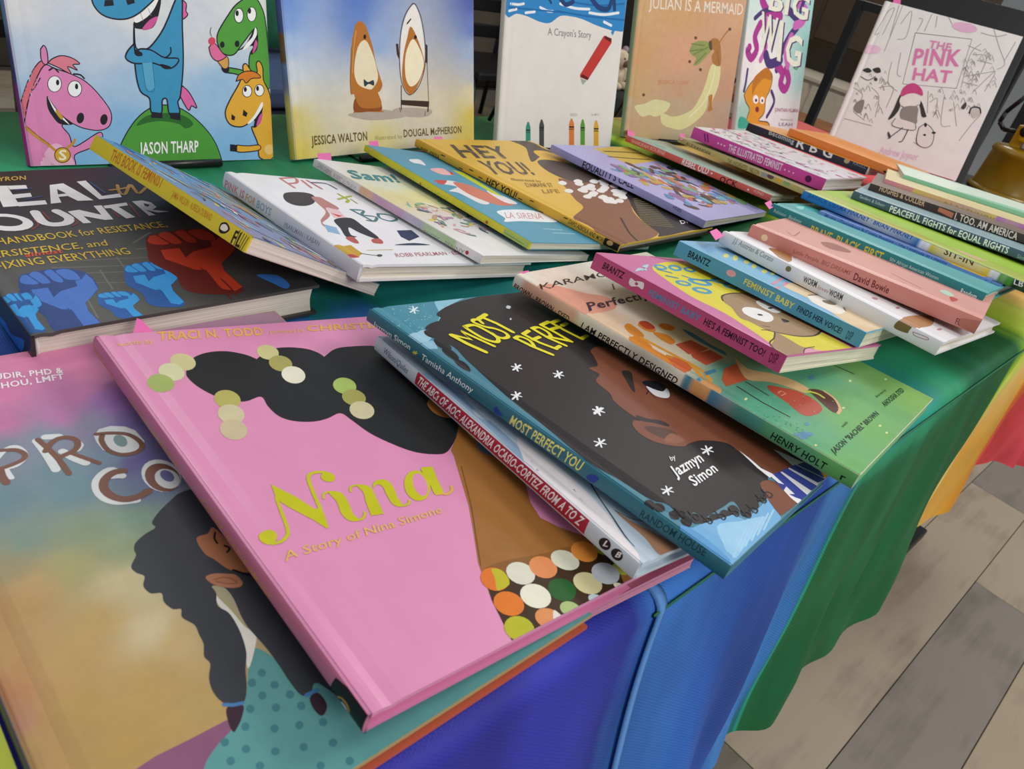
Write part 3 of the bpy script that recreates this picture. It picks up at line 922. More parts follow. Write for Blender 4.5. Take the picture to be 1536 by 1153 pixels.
["K","2c2728",83,[370,266,340,202,389,207,380,237,330,231]],
["K","2c2728",86,[494,236,461,172,513,177,504,206,452,201]],
["K","2c2728",87,[564,189,530,125,583,129,574,159,520,154]],
["K","2c2728",89,[662,187,626,121,681,126,671,156,616,151]],
["K","2c2728",94,[840,201,800,133,859,138,849,169,790,164]],
["K","2c2728",80,[143,408,116,344,162,351,152,379,106,373]],
["K","2c2728",97,[951,204,909,135,970,140,960,172,899,166]],
["D","5f5656",27,[262,1500,195,1638,182,1906,1527,2276,829,1921,579,1843,246,1574,188,1915,107,1876,436,1560,573,2094,286,1486,139,1677,455,1712,408,1685,590,1744,1125,1895,264,2041,1245,1989,235,1506,658,1705,1269,2150,392,1568,199,1605,168,1642,713,1569,1086,1944,326,2003,667,1851,133,1516,587,1710,342,1949,96,1828,373,1843,420,1599,1356,2259,585,2062,665,1546,261,1614,482,2136,1054,2056,263,1811,335,1843,589,1895,818,2037,204,2011,188,1744,409,1613,582,1705,1602,2417,107,1951,483,1772,1018,2040,1617,2472,1238,2201,1418,2390,1106,1761,1252,1921,219,1490,670,2142,767,1881,696,2099,200,1711,675,2113,507,1681,923,1933,537,1921,355,1981,670,2124,835,1750]],
["D","54504f",26,[375,1833,284,1839,319,2011,423,1749,362,1706,341,2030,389,1693,411,1793,390,2021,329,1628,353,1634,330,1749,358,2027,367,1609,402,1949,380,1977,310,1781,290,1801,424,1767,356,1833,332,2025,422,1733,407,1861,342,1599,402,2070,321,1962,383,2127,328,1634,369,1844,411,1854,402,1850,341,1562,316,1972,405,1847,287,1732,426,1690,355,1514,328,1865,343,2033,376,1657,418,1798,313,1730,378,1749,308,1663,415,1908,404,1695,389,1901,379,1858,310,1933,290,1882,281,1923,395,1628,403,1765,393,1687,285,1761,370,1862,407,1652,406,1813,411,1702,257,1856]],
   ],
   'title': [
["L","e9df2c",406,[320,2246,347,2126,396,2007]],
["L","e9df2c",327,[332,2248,430,2164,447,2278,536,2050]],
["K","e9df2c",331,[529,2318,635,2321,672,2224,671,2128,610,2087,550,2140,530,2238,529,2318]],
["K","e9df2c",312,[736,2328,742,2377,695,2383,669,2351,712,2280,770,2243,808,2178,786,2125,718,2114,684,2149,684,2192]],
["L","e9df2c",368,[759,2387,892,2430]],
["L","e9df2c",400,[814,2402,863,2299,889,2168]],
["L","e9df2c",384,[827,2092,871,1953,933,1834]],
["K","e9df2c",314,[819,2086,887,2103,925,2037,887,1965,856,1973]],
["L","e9df2c",356,[957,2120,988,1989,1052,1884]],
["L","e9df2c",328,[957,2120,1062,2148]],
["L","e9df2c",325,[965,2036,1072,2053]],
["L","e9df2c",323,[1046,1886,1132,1905]],
["L","e9df2c",370,[1130,2167,1143,2020,1196,1898]],
["K","e9df2c",338,[1130,2167,1210,2168,1229,2094,1192,2034,1138,2038]],
["L","e9df2c",337,[1172,2030,1316,1929]],
["L","e9df2c",384,[1275,2189,1301,2070,1316,1929]],
["L","e9df2c",355,[1275,2189,1410,2216]],
["L","e9df2c",354,[1322,2118,1443,2128]],
["L","e9df2c",395,[1420,2196,1434,2076,1469,1936]],
["L","e9df2c",366,[1420,2196,1550,2216]],
["L","e9df2c",365,[1487,2137,1577,2155]],
["L","e9df2c",357,[1469,1936,1584,1958]],
   ],
   'author_lettering': [
["T","f4f4f4","Jazmyn",[439,556,398,-2,51,74],1],
["T","f4f4f4","Simon",[476,448,354,4,40,68],1],
["T","f4f4f4","by",[580,660,64,-1,35,33],0],
   ],
  },
  'spine': {
   'lettering': [
["T","e8f2f2","Jazmyn Simon",[2620,-95,-346,18,-2,40],0],
["L","d9dc5a",66,[2249,-78,2207,-63]],
["L","d9dc5a",66,[2237,-62,2219,-80]],
["L","d9dc5a",67,[2216,-54,2240,-87]],
["T","e8f2f2","Tamisha Anthony",[2172,-82,-437,17,-5,41],0],
["S","2d3f92",[1555,-66,1544,-38,1519,-53,1484,-63,1517,-84,1542,-84]],
   ],
   'title': [
["T","dfe07a","MOST PERFECT YOU",[1430,-87,-513,19,-6,62],1],
["S","2d3f92",[868,-66,835,-30,797,-33,814,-74,843,-82]],
   ],
   'publisher_lettering': [
["T","0f3f48","RANDOM HOUSE",[513,-75,-382,33,-1,43],0],
   ],
  },
 },
 'kar': {
  'front_cover': {
   'illustration': [
["G","",[[-3,2847,"ece6d6"],[259,2671,"e9d6c4"],[1045,2740,"efeadb"],[670,2073,"efe8d6"],[484,1466,"d9c9a0"],[415,1088,"5aa08c"],[293,767,"57a588"],[-260,1015,"4f8fa0"],[-538,821,"4f92a0"],[86,436,"62ab7c"],[-14,733,"5aa98a"],[915,486,"74b06a"],[768,187,"78b368"],[1933,29,"8cbb66"],[54,60,"74b56c"],[2081,402,"82b864"],[1077,816,"5fa98c"],[125,1499,"e6d9be"],[50,2375,"e0a48c"],[41,2046,"e6c8a8"]]],
["S","e3a088",[-168,2550,101,2652,253,2527,361,2402,507,2300,427,2147,202,2125,23,2160,-257,2144,-286,2311]],
["S","dd8a32",[161,1899,258,1921,250,1833,203,1744,127,1736,116,1809]],
["S","dd8a32",[324,1880,436,1887,422,1775,343,1748,295,1800]],
["S","dd8a32",[533,1810,633,1795,642,1718,545,1703,495,1757]],
["S","dd8a32",[26,1772,142,1766,123,1636,100,1544,156,1424,172,1320,94,1287,21,1348,-20,1492,-29,1658]],
["S","dd8a32",[343,1748,434,1680,406,1584,308,1568,295,1659]],
["S","d96c3c",[77,1454,178,1398,174,1303,16,1272,2,1356]],
["S","c0492c",[373,1900,470,1887,441,1786,335,1804]],
["K","e6a33a",337,[-10,1651,-34,1465,-38,1279,-3,1172]],
["K","e6a33a",351,[147,1729,160,1521,182,1251,111,1124]],
["K","e6a33a",347,[186,1346,129,1241,87,1165]],
["P","c2593c",[350,1552,578,1540,597,1391,412,1392,310,1414]],
["P","c2593c",[331,1406,599,1373,593,1254,295,1255,297,1369]],
["P","c8603f",[404,1161,626,1156,449,982,146,1017,208,1083]],
["S","4b8aa6",[691,1682,723,1597,699,1424,712,1312,654,1265,641,1374,640,1553]],
["P","4b8aa6",[170,1209,322,1195,300,1165,139,1174]],
["P","4b8aa6",[-145,1202,48,1181,-42,1098,-211,1113]],
["S","e2a468",[-182,1129,54,1148,103,1066,43,1002,-201,965,-230,1034]],
["S","dfb888",[703,1211,637,1067,777,943,878,801,873,655,770,652,719,738,621,877,449,982,551,1102]],
["L","3b2530",123,[392,974,381,792]],
["L","3b2530",142,[243,975,220,774,238,569]],
["L","3b2530",154,[1632,719,1670,568]],
["S","c0503f",[543,862,631,792,723,704,739,571,661,483,519,474,383,523,435,677,472,814]],
["L","e0a080",100,[575,769,572,733,494,736,515,770,575,769]],
["S","5a3028",[851,664,962,616,953,507,823,408,711,399,713,459,797,592]],
["K","dfb888",231,[987,589,954,490,830,405,724,387]],
["K","c9d34a",266,[809,667,871,601,865,546]],
["E","5f8fb0",[91,412,47,-23,-56,-21]],
["E","5f8fb0",[53,445,21,-11,-26,-10]],
["E","5f8fb0",[161,391,22,-11,-26,-10]],
["E","5f8fb0",[1115,735,33,-14,-43,-16]],
["E","5f8fb0",[278,459,19,-9,-23,-9]],
["E","d8e6a0",[136,856,13,-6,-16,-7]],
["E","d8e6a0",[-86,593,12,-6,-15,-6]],
["E","d8e6a0",[1471,534,17,-7,-24,-8]],
["E","d8e6a0",[870,393,15,-7,-20,-6]],
["E","d8e6a0",[1922,368,19,-8,-26,-7]],
["E","d8e6a0",[910,130,15,-7,-19,-5]],
["E","d8e6a0",[850,65,15,-7,-19,-5]],
["E","d8e6a0",[51,312,12,-6,-15,-5]],
["E","d8e6a0",[-14,738,13,-6,-15,-7]],
["D","7fc48e",66,[59,812,243,753,-69,710,908,400,686,640,418,671,-8,824,162,452,803,412,728,642,214,568,695,410,823,661,537,500,371,719,323,763,931,375,433,659,886,481,868,389,401,621,505,596,12,737,733,695,-50,610,170,613,351,658,983,591,268,729,530,650,278,510,215,596,855,649,-103,791,715,493,95,710,53,664,-41,578,890,350,706,371,-136,771,965,400,359,421,568,441,134,760,295,750,332,417,150,831,-131,822,719,583]],
["D","3f8a8a",49,[108,449,46,654,-96,713,27,555,1,581,-25,603,112,547,47,551,-44,680,142,553,119,472,150,527,-71,655,132,518,-72,789,90,601,165,446,-43,656,-5,551,158,473,75,516,103,416,-90,772,79,609,84,657,149,480,-65,679,-5,721,49,680,-42,608,122,638,148,611,-12,565,85,603,10,660,-63,602,-83,750,118,545,197,502,152,382]],
   ],
   'title': [
["T","38281f","KARAMO",[-18,2578,969,1,69,76],0],
["T","38281f","I",[714,2369,21,-1,96,85],0],
["T","4a3340","Perfectly",[101,2187,860,-37,85,97],1],
   ],
   'author_lettering': [
["T","25402c","JASON \"RACHEL\" BROWN",[85,193,1026,-1,25,38],1],
["T","2f5a38","ANOOSHA SYED",[1315,203,565,-7,34,42],1],
["T","3f6a45","with",[529,287,127,2,21,21],0],
["T","4a7a4a","illustrated by",[1410,297,265,-5,19,21],0],
   ],
   'tabs': [
["TAB","ef8fc0",[146,2923,259,2922,124,2804,27,2815]],
   ],
  },
  'spine': {
   'lettering': [
["G","",[[2884,-99,"e9e2d4"],[2638,-95,"e0ab94"],[2299,-96,"e6b9a0"],[2110,-82,"ece4d2"],[1280,-77,"e9e2cc"],[1239,-96,"4b8aa0"],[1159,-103,"dfa468"],[1076,-108,"e0a468"],[1039,-107,"4a86a0"],[736,-113,"4c9184"],[546,-97,"5aa070"],[-25,-91,"62a85c"]]],
["T","33221c","BROWN · BROWN · SYED",[2841,-114,-565,-7,-14,45],1],
   ],
   'title': [
["T","1c1c1c","I AM PERFECTLY DESIGNED",[2154,-112,-857,3,-9,52],1],
   ],
   'publisher_lettering': [
["T","10201a","HENRY HOLT",[569,-89,-380,0,-2,48],1],
["T","10201a","r",[86,-87,-31,3,4,45],1],
   ],
  },
 },
 'fb1': {
  'front_cover': {
   'illustration': [
["S","e6d842",[398,1469,663,1600,1025,1670,1286,1609,1369,1381,1288,1066,1063,733,929,467,1145,308,1150,19,1116,-30,339,-64,61,-3,46,120,130,335,213,636,184,925,279,1236]],
["E","4f9fc4",[575,1513,70,-25,-88,-58]],
["E","e6d842",[575,1513,38,-14,-35,-23]],
["E","4f9fc4",[800,1514,73,-26,-109,-69]],
["E","e6d842",[800,1514,40,-14,-44,-28]],
["E","4f9fc4",[1006,1494,67,-23,-99,-60]],
["E","e6d842",[1006,1494,37,-13,-40,-24]],
["E","4f9fc4",[755,1217,124,-47,-105,-62]],
["E","e6d842",[755,1217,68,-26,-42,-25]],
["E","4f9fc4",[447,1183,77,-30,-82,-51]],
["E","e6d842",[447,1183,43,-17,-33,-20]],
["E","4f9fc4",[1167,1258,112,-40,-101,-56]],
["E","e6d842",[1167,1258,62,-22,-40,-23]],
["E","4f9fc4",[1169,1149,89,-33,-100,-54]],
["E","e6d842",[1169,1149,49,-18,-40,-22]],
["E","4f9fc4",[523,1046,97,-38,-97,-56]],
["E","e6d842",[523,1046,53,-21,-39,-23]],
["K","3f86ad",345,[460,1453,568,1397]],
["K","3f86ad",351,[677,1340,767,1269,1035,1265]],
["K","3f86ad",337,[403,1323,506,1288]],
["S","a98a68",[699,951,909,994,1171,999,1367,896,1446,687,1366,449,1145,271,918,221,675,231,485,279,358,354,346,492,309,563,481,739,522,833]],
["K","4f3a2e",165,[358,354,497,285,675,231,931,227,1181,287]],
["K","4f3a2e",156,[537,852,692,951,960,1004,1210,1000]],
["S","f7f3f0",[574,694,711,737,864,704,889,600,763,511,583,475,496,539,493,622]],
["E","2b2b30",[699,598,30,-10,-28,-14]],
["S","f7f3f0",[1053,833,1226,862,1213,731,1176,652,1008,624,976,726]],
["E","2b2b30",[1093,713,44,-1,-29,-15]],
["S","3a2b28",[927,524,977,473,850,456]],
["S","a98a68",[421,317,430,216,412,86,534,43,252,-23,-2,-2,-26,66,-8,125,254,229]],
["K","4f3a2e",117,[421,317,240,230,79,179,-4,94,-18,5]],
["S","e4a3b8",[196,-18,414,54,535,27,598,-12,394,-39]],
["K","4f3a2e",92,[200,-24,400,56,592,70]],
["K","4f3a2e",98,[413,420,491,398]],
["K","4f3a2e",96,[284,359,403,352]],
["S","b8d8e0",[44,1381,196,1466,241,1444,108,1366,216,1393,310,1475,288,1502,453,1559,327,1476]],
["K","b03a68",128,[747,1767,960,1720,1186,1685]],
   ],
  },
  'spine': {
   'lettering': [
["T","231c22","BRANTZ",[1657,-89,-218,2,-6,52],1],
["S","f4eef2",[1371,-83,1367,-47,1321,-53,1295,-41,1242,-34,1233,-82,1276,-79,1304,-88,1344,-103]],
["E","c4517f",[1302,-66,-14,6,-6,-11]],
   ],
   'title': [
["T","5a90bd","FEMINIST BABY",[1168,-99,-475,8,2,47],1],
["T","3a2230","HE'S A FEMINIST TOO!",[654,-89,-509,5,-1,47],1],
   ],
   'emblem': [
["T","7a2448","DSP",[97,-100,-58,15,10,65],1],
   ],
  },
 },
 'fb2': {
  'front_cover': {
   'illustration': [
["E","e0da74",[325,1427,64,1,-94,-46]],
["E","e0da74",[437,1383,56,0,-134,-64]],
["E","e0da74",[500,1292,66,0,-87,-40]],
["E","e0da74",[469,1203,56,-1,-96,-43]],
["E","e0da74",[460,1093,64,-2,-85,-37]],
["E","e0da74",[549,1047,47,-1,-77,-33]],
["S","e8cfa8",[219,809,532,854,960,810,1249,659,1320,432,1178,191,807,-39,537,-56,93,29,24,217,198,456,210,650]],
["S","f4ecdf",[335,620,510,606,636,494,486,330,147,293,114,427,161,537]],
["K","6f5a48",173,[335,620,600,599,679,470,441,315]],
["E","8a7560",[454,470,66,-42,-79,-23]],
["E","d796a8",[181,872,111,17,-53,-28]],
["E","d796a8",[424,923,118,18,-57,-29]],
["E","d796a8",[351,843,115,16,-56,-28]],
["E","d796a8",[11,782,105,15,-51,-26]],
["S","e3c79c",[21,146,252,41,370,-30,52,-17,18,75]],
   ],
  },
  'spine': {
   'lettering': [
["T","161c26","BRANTZ",[1617,-92,-221,1,1,55],1],
["E","e0a8b8",[1187,-56,-44,5,-3,-28]],
   ],
   'title': [
["T","e3de6a","FEMINIST BABY",[1052,-89,-466,-6,1,49],1],
["T","1f3a58","FINDS HER VOICE!",[553,-90,-388,-10,1,44],1],
   ],
   'emblem': [
["T","2f5a80","DSP",[117,-114,-48,7,9,63],1],
   ],
  },
 },
 'worm': {
  'front_cover': {
   'illustration': [
["S","a9784a",[221,1704,419,1686,520,1619,178,1443,83,1486]],
["S","b5845a",[197,384,654,366,848,304,420,210,-50,241,-290,308]],
["E","c08a96",[373,703,34,-19,-51,-14]],
["E","c08a96",[466,520,47,-5,-47,-14]],
["E","c08a96",[438,143,54,-8,-45,-11]],
["K","8a8a8a",94,[369,1529,672,1350,770,1085,1188,803,957,489]],
   ],
   'tabs': [
["TAB","ef8fc0",[-167,2126,105,2204,-30,2047,-399,1929]],
   ],
  },
  'spine': {
   'lettering': [
["S","7a6a3c",[364,-72,369,-17,335,17,260,8,257,-42,263,-64]],
["T","8f8f8f","J.J. Austrian & Curato",[1948,-54,-420,4,1,45],0],
["E","7d7a4a",[1368,-39,-23,11,-12,-22]],
   ],
   'title': [
["T","4d4a44","WORM",[1203,-81,-126,8,11,50],1],
["T","c0888a","loves",[1064,-75,-97,6,-2,33],0],
["T","4d4a44","WORM",[955,-78,-121,8,12,49],1],
   ],
   'publisher_lettering': [
["K","b76a7a",47,[227,-34,121,-22,104,-37,199,-53,227,-34]],
   ],
  },
 },
 'bowie': {
  'front_cover': {
   'illustration': [
["S","a46a5e",[526,1548,747,1476,715,1299,556,1284,375,1426]],
["S","eadfd6",[-820,1469,-528,1443,-548,1269,-532,1091,-573,975,-716,995,-794,1206,-890,1358]],
["S","a98a80",[2411,1729,2429,1533,2211,1634]],
["K","b2756a",143,[359,1844,275,1754,635,1794]],
["S","c04f40",[436,315,449,244,228,274]],
["K","9b5a50",130,[397,833,302,628,265,549]],
["S","bcd9c4",[485,412,667,378,573,294,436,315]],
   ],
  },
  'spine': {
   'lettering': [
["T","a4564c","Little People, BIG DREAMS",[1635,-93,-536,10,-3,38],0],
   ],
   'title': [
["T","7d2f33","David Bowie",[1057,-106,-314,4,7,62],1],
   ],
   'emblem': [
["T","8a3f40","FL",[164,-117,-38,3,10,50],1],
["P","b87464",[133,-122,149,-55,-17,-11,-19,-126]],
["E","e8c9a0",[1931,-67,-29,12,-13,-28]],
   ],
  },
 },
 'brave': {
  'front_cover': {
   'illustration': [
["S","4fb6b8",[480,2199,1002,2075,715,2013,431,2075]],
["S","8fd4d0",[395,2136,672,2150,359,2045]],
   ],
   'tabs': [
["TAB","ef8fc0",[7,2326,357,2415,-15,2210,-245,2151]],
   ],
  },
  'spine': {
   'lettering': [
["T","bfe4e4","Robinson · Bookman",[2191,-80,-324,2,-3,36],0],
   ],
   'title': [
["T","d4d04a","BRAVE. BLACK. FIRST.",[1741,-137,-792,27,6,85],1],
   ],
   'subtitle': [
["T","bfe4e4","50+ African American Women",[900,-71,-479,11,3,34],0],
["T","bfe4e4","Who Changed the World",[864,-108,-390,2,4,33],0],
["T","d8f0f0","Random",[200,-91,-145,5,6,48],1],
   ],
  },
 },
 'blue': {
  'spine': {
   'lettering': [
["T","3b5cab","Martin · Denenberg & Carrie Pearson · The Language of Dreams",[1854,-60,-1321,19,4,54],1],
["T","2f4f9e","Eerdmans",[141,-58,-126,9,8,42],1],
   ],
  },
  'front_cover': {
   'illustration': [
["S","3e5fb0",[79,1846,247,1649,254,1411,89,1607]],
["K","e8eef8",525,[471,1937,435,2003,750,2045]],
["P","c0a22e",[277,730,320,347,179,122,18,184,-10,469]],
["S","2c2f3f",[36,106,98,-8,160,-122,-122,-49]],
   ],
  },
 },
 'sitin': {
  'front_cover': {
   'illustration': [
["S","a9a83a",[222,2273,279,1798,334,1343,-21,1488,-67,1821]],
["S","d0b58a",[770,1297,911,999,609,769,223,878,360,1123]],
["S","d89a8a",[1109,917,1085,753,954,556,677,627]],
["P","9fc43c",[621,2776,1337,2801,1543,404,627,303,334,1343]],
   ],
  },
  'spine': {
   'lettering': [
["G","",[[2741,-64,"2f7fc0"],[1406,-36,"2f74b8"],[1386,-39,"f4f4f4"],[1297,-39,"f4f4f4"],[1278,-40,"e6cf2a"],[680,-32,"e6cf2a"],[663,-33,"f2f2f2"],[591,-31,"f2f2f2"],[574,-32,"58a838"],[455,-28,"4f9f34"],[434,-29,"1a1a20"],[224,-18,"1a1a20"]]],
["T","1f57a0","BARACK OBAMA PINKNEY · BRIAN PINKNEY",[2684,-47,-1213,6,-1,50],1],
   ],
   'title': [
["T","6a4e1e","SIT-IN",[1135,-46,-297,6,10,66],1],
["T","e6e6e6","LB",[430,-50,-85,5,15,48],1],
   ],
  },
 },
 'peace': {
  'spine': {
   'lettering': [
["T","b8cde0","Sanders & Schorr",[2707,-54,-307,-6,0,37],0],
   ],
   'title': [
["T","eef3f6","PEACEFUL FIGHTS for EQUAL RIGHTS",[2331,-86,-1341,5,9,69],1],
["T","9fb4c4","Simon",[886,-87,-133,-1,9,42],0],
   ],
  },
  'front_cover': {
   'illustration': [
["S","8fb0b4",[244,2775,1171,2662,1919,1926,1456,760,895,792,726,1882]],
   ],
  },
 },
 'itoo': {
  'spine': {
   'lettering': [
["T","d8b48a","HUGHES & COLLIER",[2417,-53,-567,-8,8,63],1],
["P","c47a5a",[1687,-62,1686,-13,1505,-23,1498,-88]],
   ],
   'title': [
["T","e6dccb","I, TOO, AM AMERICA",[1471,-92,-732,3,15,81],1],
   ],
  },
 },
 'yel': {
  'spine': {
   'lettering': [
["G","",[[2478,-65,"e59aa2"],[2144,-65,"e59aa2"],[2104,-62,"e5d06a"],[1079,-58,"dfd070"],[1051,-62,"c48ad0"],[531,-82,"c080d0"]]],
["T","b5a03a","24 & LENNOX",[1700,-110,-645,4,7,69],1],
   ],
  },
 },
 'mint': {
  'spine': {
   'lettering': [
["T","2f7a5c","Agony · Shaheen",[1797,-244,-936,22,6,60],1],
   ],
  },
  'front_cover': {
   'illustration': [
["P","d9e6d4",[1109,2379,1798,2167,2182,1490,-251,1972]],
["S","8fc8a8",[68,1882,487,846,-492,1020,-1038,1864]],
   ],
  },
 },
 'heal': {
  'front_cover': {
   'illustration': [
["G","",[[448,2446,"3a2a2a"],[930,2167,"382a2c"],[1291,1895,"2c2426"],[302,1508,"38343a"],[550,1103,"4a4a48"],[918,668,"5a5a55"],[140,608,"585a58"],[421,96,"5c5c56"],[1232,409,"4a4a46"],[1694,95,"3a3a3c"],[178,59,"55585a"]]],
["K","6e6e68",120,[360,743,899,625]],
["K","6e6e68",117,[332,661,862,541]],
["K","6e6e68",113,[296,556,797,391]],
["K","6e6e68",123,[389,826,944,727]],
["K","74746c",108,[608,635,581,374]],
["K","74746c",116,[771,777,760,620]],
["K","74746c",98,[402,294,372,62]],
["K","74746c",128,[945,861,1088,856]],
["K","74746c",134,[959,961,1134,1094]],
["S","2f4a86",[136,637,169,699,219,712,295,727,413,720,483,674,521,608,528,509,504,400,453,332,380,260,358,146,367,-40,317,-109,171,-50,114,34,126,181,94,296,73,383,99,510]],
["S","4a78c8",[141,630,172,689,200,689,214,626,225,571,193,562,150,587]],
["S","4a78c8",[213,693,257,721,282,671,289,587,283,555,244,559,225,623]],
["S","4a78c8",[300,701,342,724,356,669,363,578,347,539,314,568,304,641]],
["S","4a78c8",[366,696,422,708,459,657,460,561,425,549,383,574,369,635]],
["P","4a78c8",[162,502,252,499,241,373,300,435,409,467,423,538,464,548,512,610,521,526,504,400,445,329,375,254,355,158,365,-44,320,-72,259,-23,280,202,234,219,184,317,147,389]],
["P","2f4a86",[263,240,278,176,269,-27,254,-31,259,144]],
["S","2a5a9a",[-20,442,-2,477,23,485,60,495,116,492,149,467,166,431,168,376,156,314,131,274,95,230,82,164,84,54,59,11,-14,40,-41,88,-32,176,-46,244,-55,294,-40,368]],
["S","3a9de0",[-17,438,-1,472,13,472,19,437,23,406,7,400,-13,414]],
["S","3a9de0",[19,475,41,491,53,463,55,416,52,397,32,399,24,435]],
["S","3a9de0",[62,480,82,494,88,463,90,412,82,390,66,405,63,446]],
["S","3a9de0",[93,478,120,486,137,458,137,404,120,396,100,410,94,444]],
["P","3a9de0",[-9,365,36,365,28,292,58,329,111,349,119,390,138,396,162,432,165,385,156,314,127,272,92,227,81,170,84,51,61,33,31,60,45,194,23,202,-1,258,-18,299]],
["P","2a5a9a",[37,215,44,178,36,58,28,55,33,159]],
["S","2a5fa8",[466,311,483,334,510,337,551,339,614,329,652,306,674,277,680,236,671,191,646,164,608,136,599,87,610,3,584,-27,500,5,465,46,470,112,449,165,436,205,448,258]],
["S","3a9de0",[469,307,485,330,501,328,510,301,516,278,499,275,475,289]],
["S","3a9de0",[508,330,531,338,545,317,551,281,549,268,527,271,515,299]],
["S","3a9de0",[554,328,576,335,585,311,591,273,583,258,565,271,557,303]],
["S","3a9de0",[589,322,618,324,639,301,643,261,625,258,602,270,592,297]],
["P","3a9de0",[483,252,533,246,530,192,561,216,618,224,624,253,645,255,669,279,676,243,671,191,642,163,606,134,598,93,609,1,584,-10,549,15,555,115,529,125,499,170,477,204]],
["P","2a5fa8",[545,133,555,104,555,13,546,11,545,90]],
["S","2a5fa8",[745,598,775,644,817,654,879,664,975,659,1030,624,1057,574,1059,501,1035,418,990,366,927,311,904,224,903,80,858,26,739,69,696,134,714,249,693,338,680,404,708,501]],
["S","3aa0e6",[749,592,777,637,800,636,809,589,815,547,788,540,754,560]],
["S","3aa0e6",[811,640,848,660,866,623,868,560,862,535,830,538,817,587]],
["S","3aa0e6",[883,645,918,662,927,620,928,552,913,523,887,545,883,600]],
["S","3aa0e6",[936,641,981,650,1009,612,1006,539,977,530,944,549,935,595]],
["P","3aa0e6",[759,495,834,493,818,397,870,445,961,468,975,522,1009,530,1050,576,1054,513,1035,418,984,364,923,306,903,233,901,77,862,54,814,92,842,266,806,279,769,354,741,409]],
["P","2a5fa8",[830,295,840,246,822,89,809,85,822,221]],
["S","6e2a22",[1053,971,1106,1047,1181,1064,1294,1084,1470,1079,1572,1023,1624,942,1625,820,1581,685,1499,600,1384,512,1343,374,1343,147,1264,65,1055,137,978,239,1007,416,968,556,944,661,991,814]],
["S","c9432a",[1060,962,1109,1035,1151,1035,1167,959,1179,891,1131,879,1070,910]],
["S","c9432a",[1171,1041,1238,1076,1271,1016,1274,913,1264,872,1206,877,1183,955]],
["S","c9432a",[1300,1053,1364,1082,1381,1014,1384,902,1357,855,1310,889,1301,979]],
["S","c9432a",[1397,1047,1482,1065,1533,1002,1528,883,1474,867,1414,898,1397,973]],
["P","c9432a",[1081,806,1214,804,1188,649,1280,726,1444,766,1471,853,1532,867,1610,945,1617,841,1581,685,1488,597,1377,504,1340,388,1340,142,1271,109,1185,169,1232,441,1167,462,1101,581,1051,669]],
["P","6e2a22",[1210,488,1228,410,1199,164,1177,159,1197,371]],
["K","6e2a22",138,[1196,307,1197,165,1194,19]],
["K","6e2a22",120,[1264,294,1261,174,1249,39]],
["S","3b78c8",[1516,269,1604,251,1660,206,1663,72,1603,27,1556,141]],
   ],
   'title': [
["P","ece8e8",[433,2084,519,2080,489,1708,383,1709]],
["P","ece8e8",[518,2076,643,2071,633,2007,518,2005]],
["P","ece8e8",[503,1912,624,1922,613,1854,495,1840]],
["P","ece8e8",[488,1773,673,1775,663,1704,479,1700]],
["P","ece8e8",[797,2047,898,2065,986,1715,878,1725,844,1824,779,1819,762,1716,688,1709]],
["P","3a3034",[819,1965,852,1871,791,1864]],
["P","ece8e8",[1002,2083,1073,2095,1073,1783,1213,1807,1201,1737,1030,1724]],
["K","b8893a",247,[1172,1883,1277,1899,1340,1924]],
["K","b8893a",253,[1264,1972,1222,1828,1249,1789,1359,1968,1354,1875,1350,1783,1447,1883]],
["E","ece8e8",[327,1459,142,-65,-44,-131]],
["E","3f3a3c",[328,1472,89,-40,-25,-73]],
["K","ece8e8",645,[543,1586,537,1420,588,1360,672,1370,715,1449,679,1577]],
["P","ece8e8",[745,1553,827,1567,938,1450,947,1616,1003,1615,985,1358,927,1361,816,1456,824,1335,771,1337]],
["P","ece8e8",[1011,1603,1192,1632,1182,1579,1106,1566,1145,1363,1076,1354,1044,1553,1005,1557]],
["P","ece8e8",[1240,1645,1318,1648,1366,1598,1370,1508,1316,1465,1422,1410,1333,1407,1269,1475,1300,1371,1247,1366]],
["P","2c2628",[1306,1599,1340,1559,1308,1525,1295,1545]],
["K","8f3f34",111,[496,1468,493,1373,431,1313]],
["K","8f3f34",116,[740,1413,740,1354,686,1308]],
["K","8f3f34",123,[1035,1492,1040,1386]],
["K","8f3f34",115,[590,1576,590,1447]],
["K","8f3f34",126,[1199,1609,1175,1356]],
["K","3a4f7c",150,[546,1979,659,2003]],
["K","3a4f7c",148,[550,1809,675,1849]],
["K","3a4f7c",159,[1092,2057,1115,1836]],
   ],
   'subtitle': [
["T","d9b83c","A HANDBOOK for RESISTANCE,",[92,1130,1202,23,3,97],0],
["T","d9b83c","PERSISTENCE, and",[54,958,736,3,14,90],0],
["T","d9b83c","FIXING EVERYTHING",[77,806,801,-7,5,98],0],
["T","d9503c","almost",[267,924,225,4,12,56],1],
["T","c9a24a","BYRON",[457,2167,220,5,21,74],1],
   ],
  },
  'spine': {
   'illustration': [
["S","2f6fc4",[713,-245,447,-147,346,-183,105,-92,261,-274,841,-614]],
   ],
  },
 },
 'fem': {
  'front_cover': {
   'illustration': [
["G","",[[94,1930,"4f8fc0"],[486,1617,"5a93c4"],[458,951,"6c90b8"],[340,245,"7f8ab0"],[239,-365,"a08aa0"],[940,1255,"8f9a90"],[1625,2673,"7a8fa8"],[551,-416,"b89098"]]],
["K","4f96c8",196,[334,219,316,151,361,97]],
["K","c05a50",166,[1125,1565,1163,1509,1195,1449]],
["K","d8c040",294,[260,225,317,104,276,-23]],
["K","7a9a5a",305,[989,393,1031,298,1018,195]],
["K","b8557a",143,[1081,187,1123,92,1163,-3]],
["K","4a6fb0",172,[609,192,691,105,762,9]],
["K","d8905a",199,[1114,1125,1186,1031,1257,937]],
["K","8ac0d8",110,[755,852,784,778,758,703]],
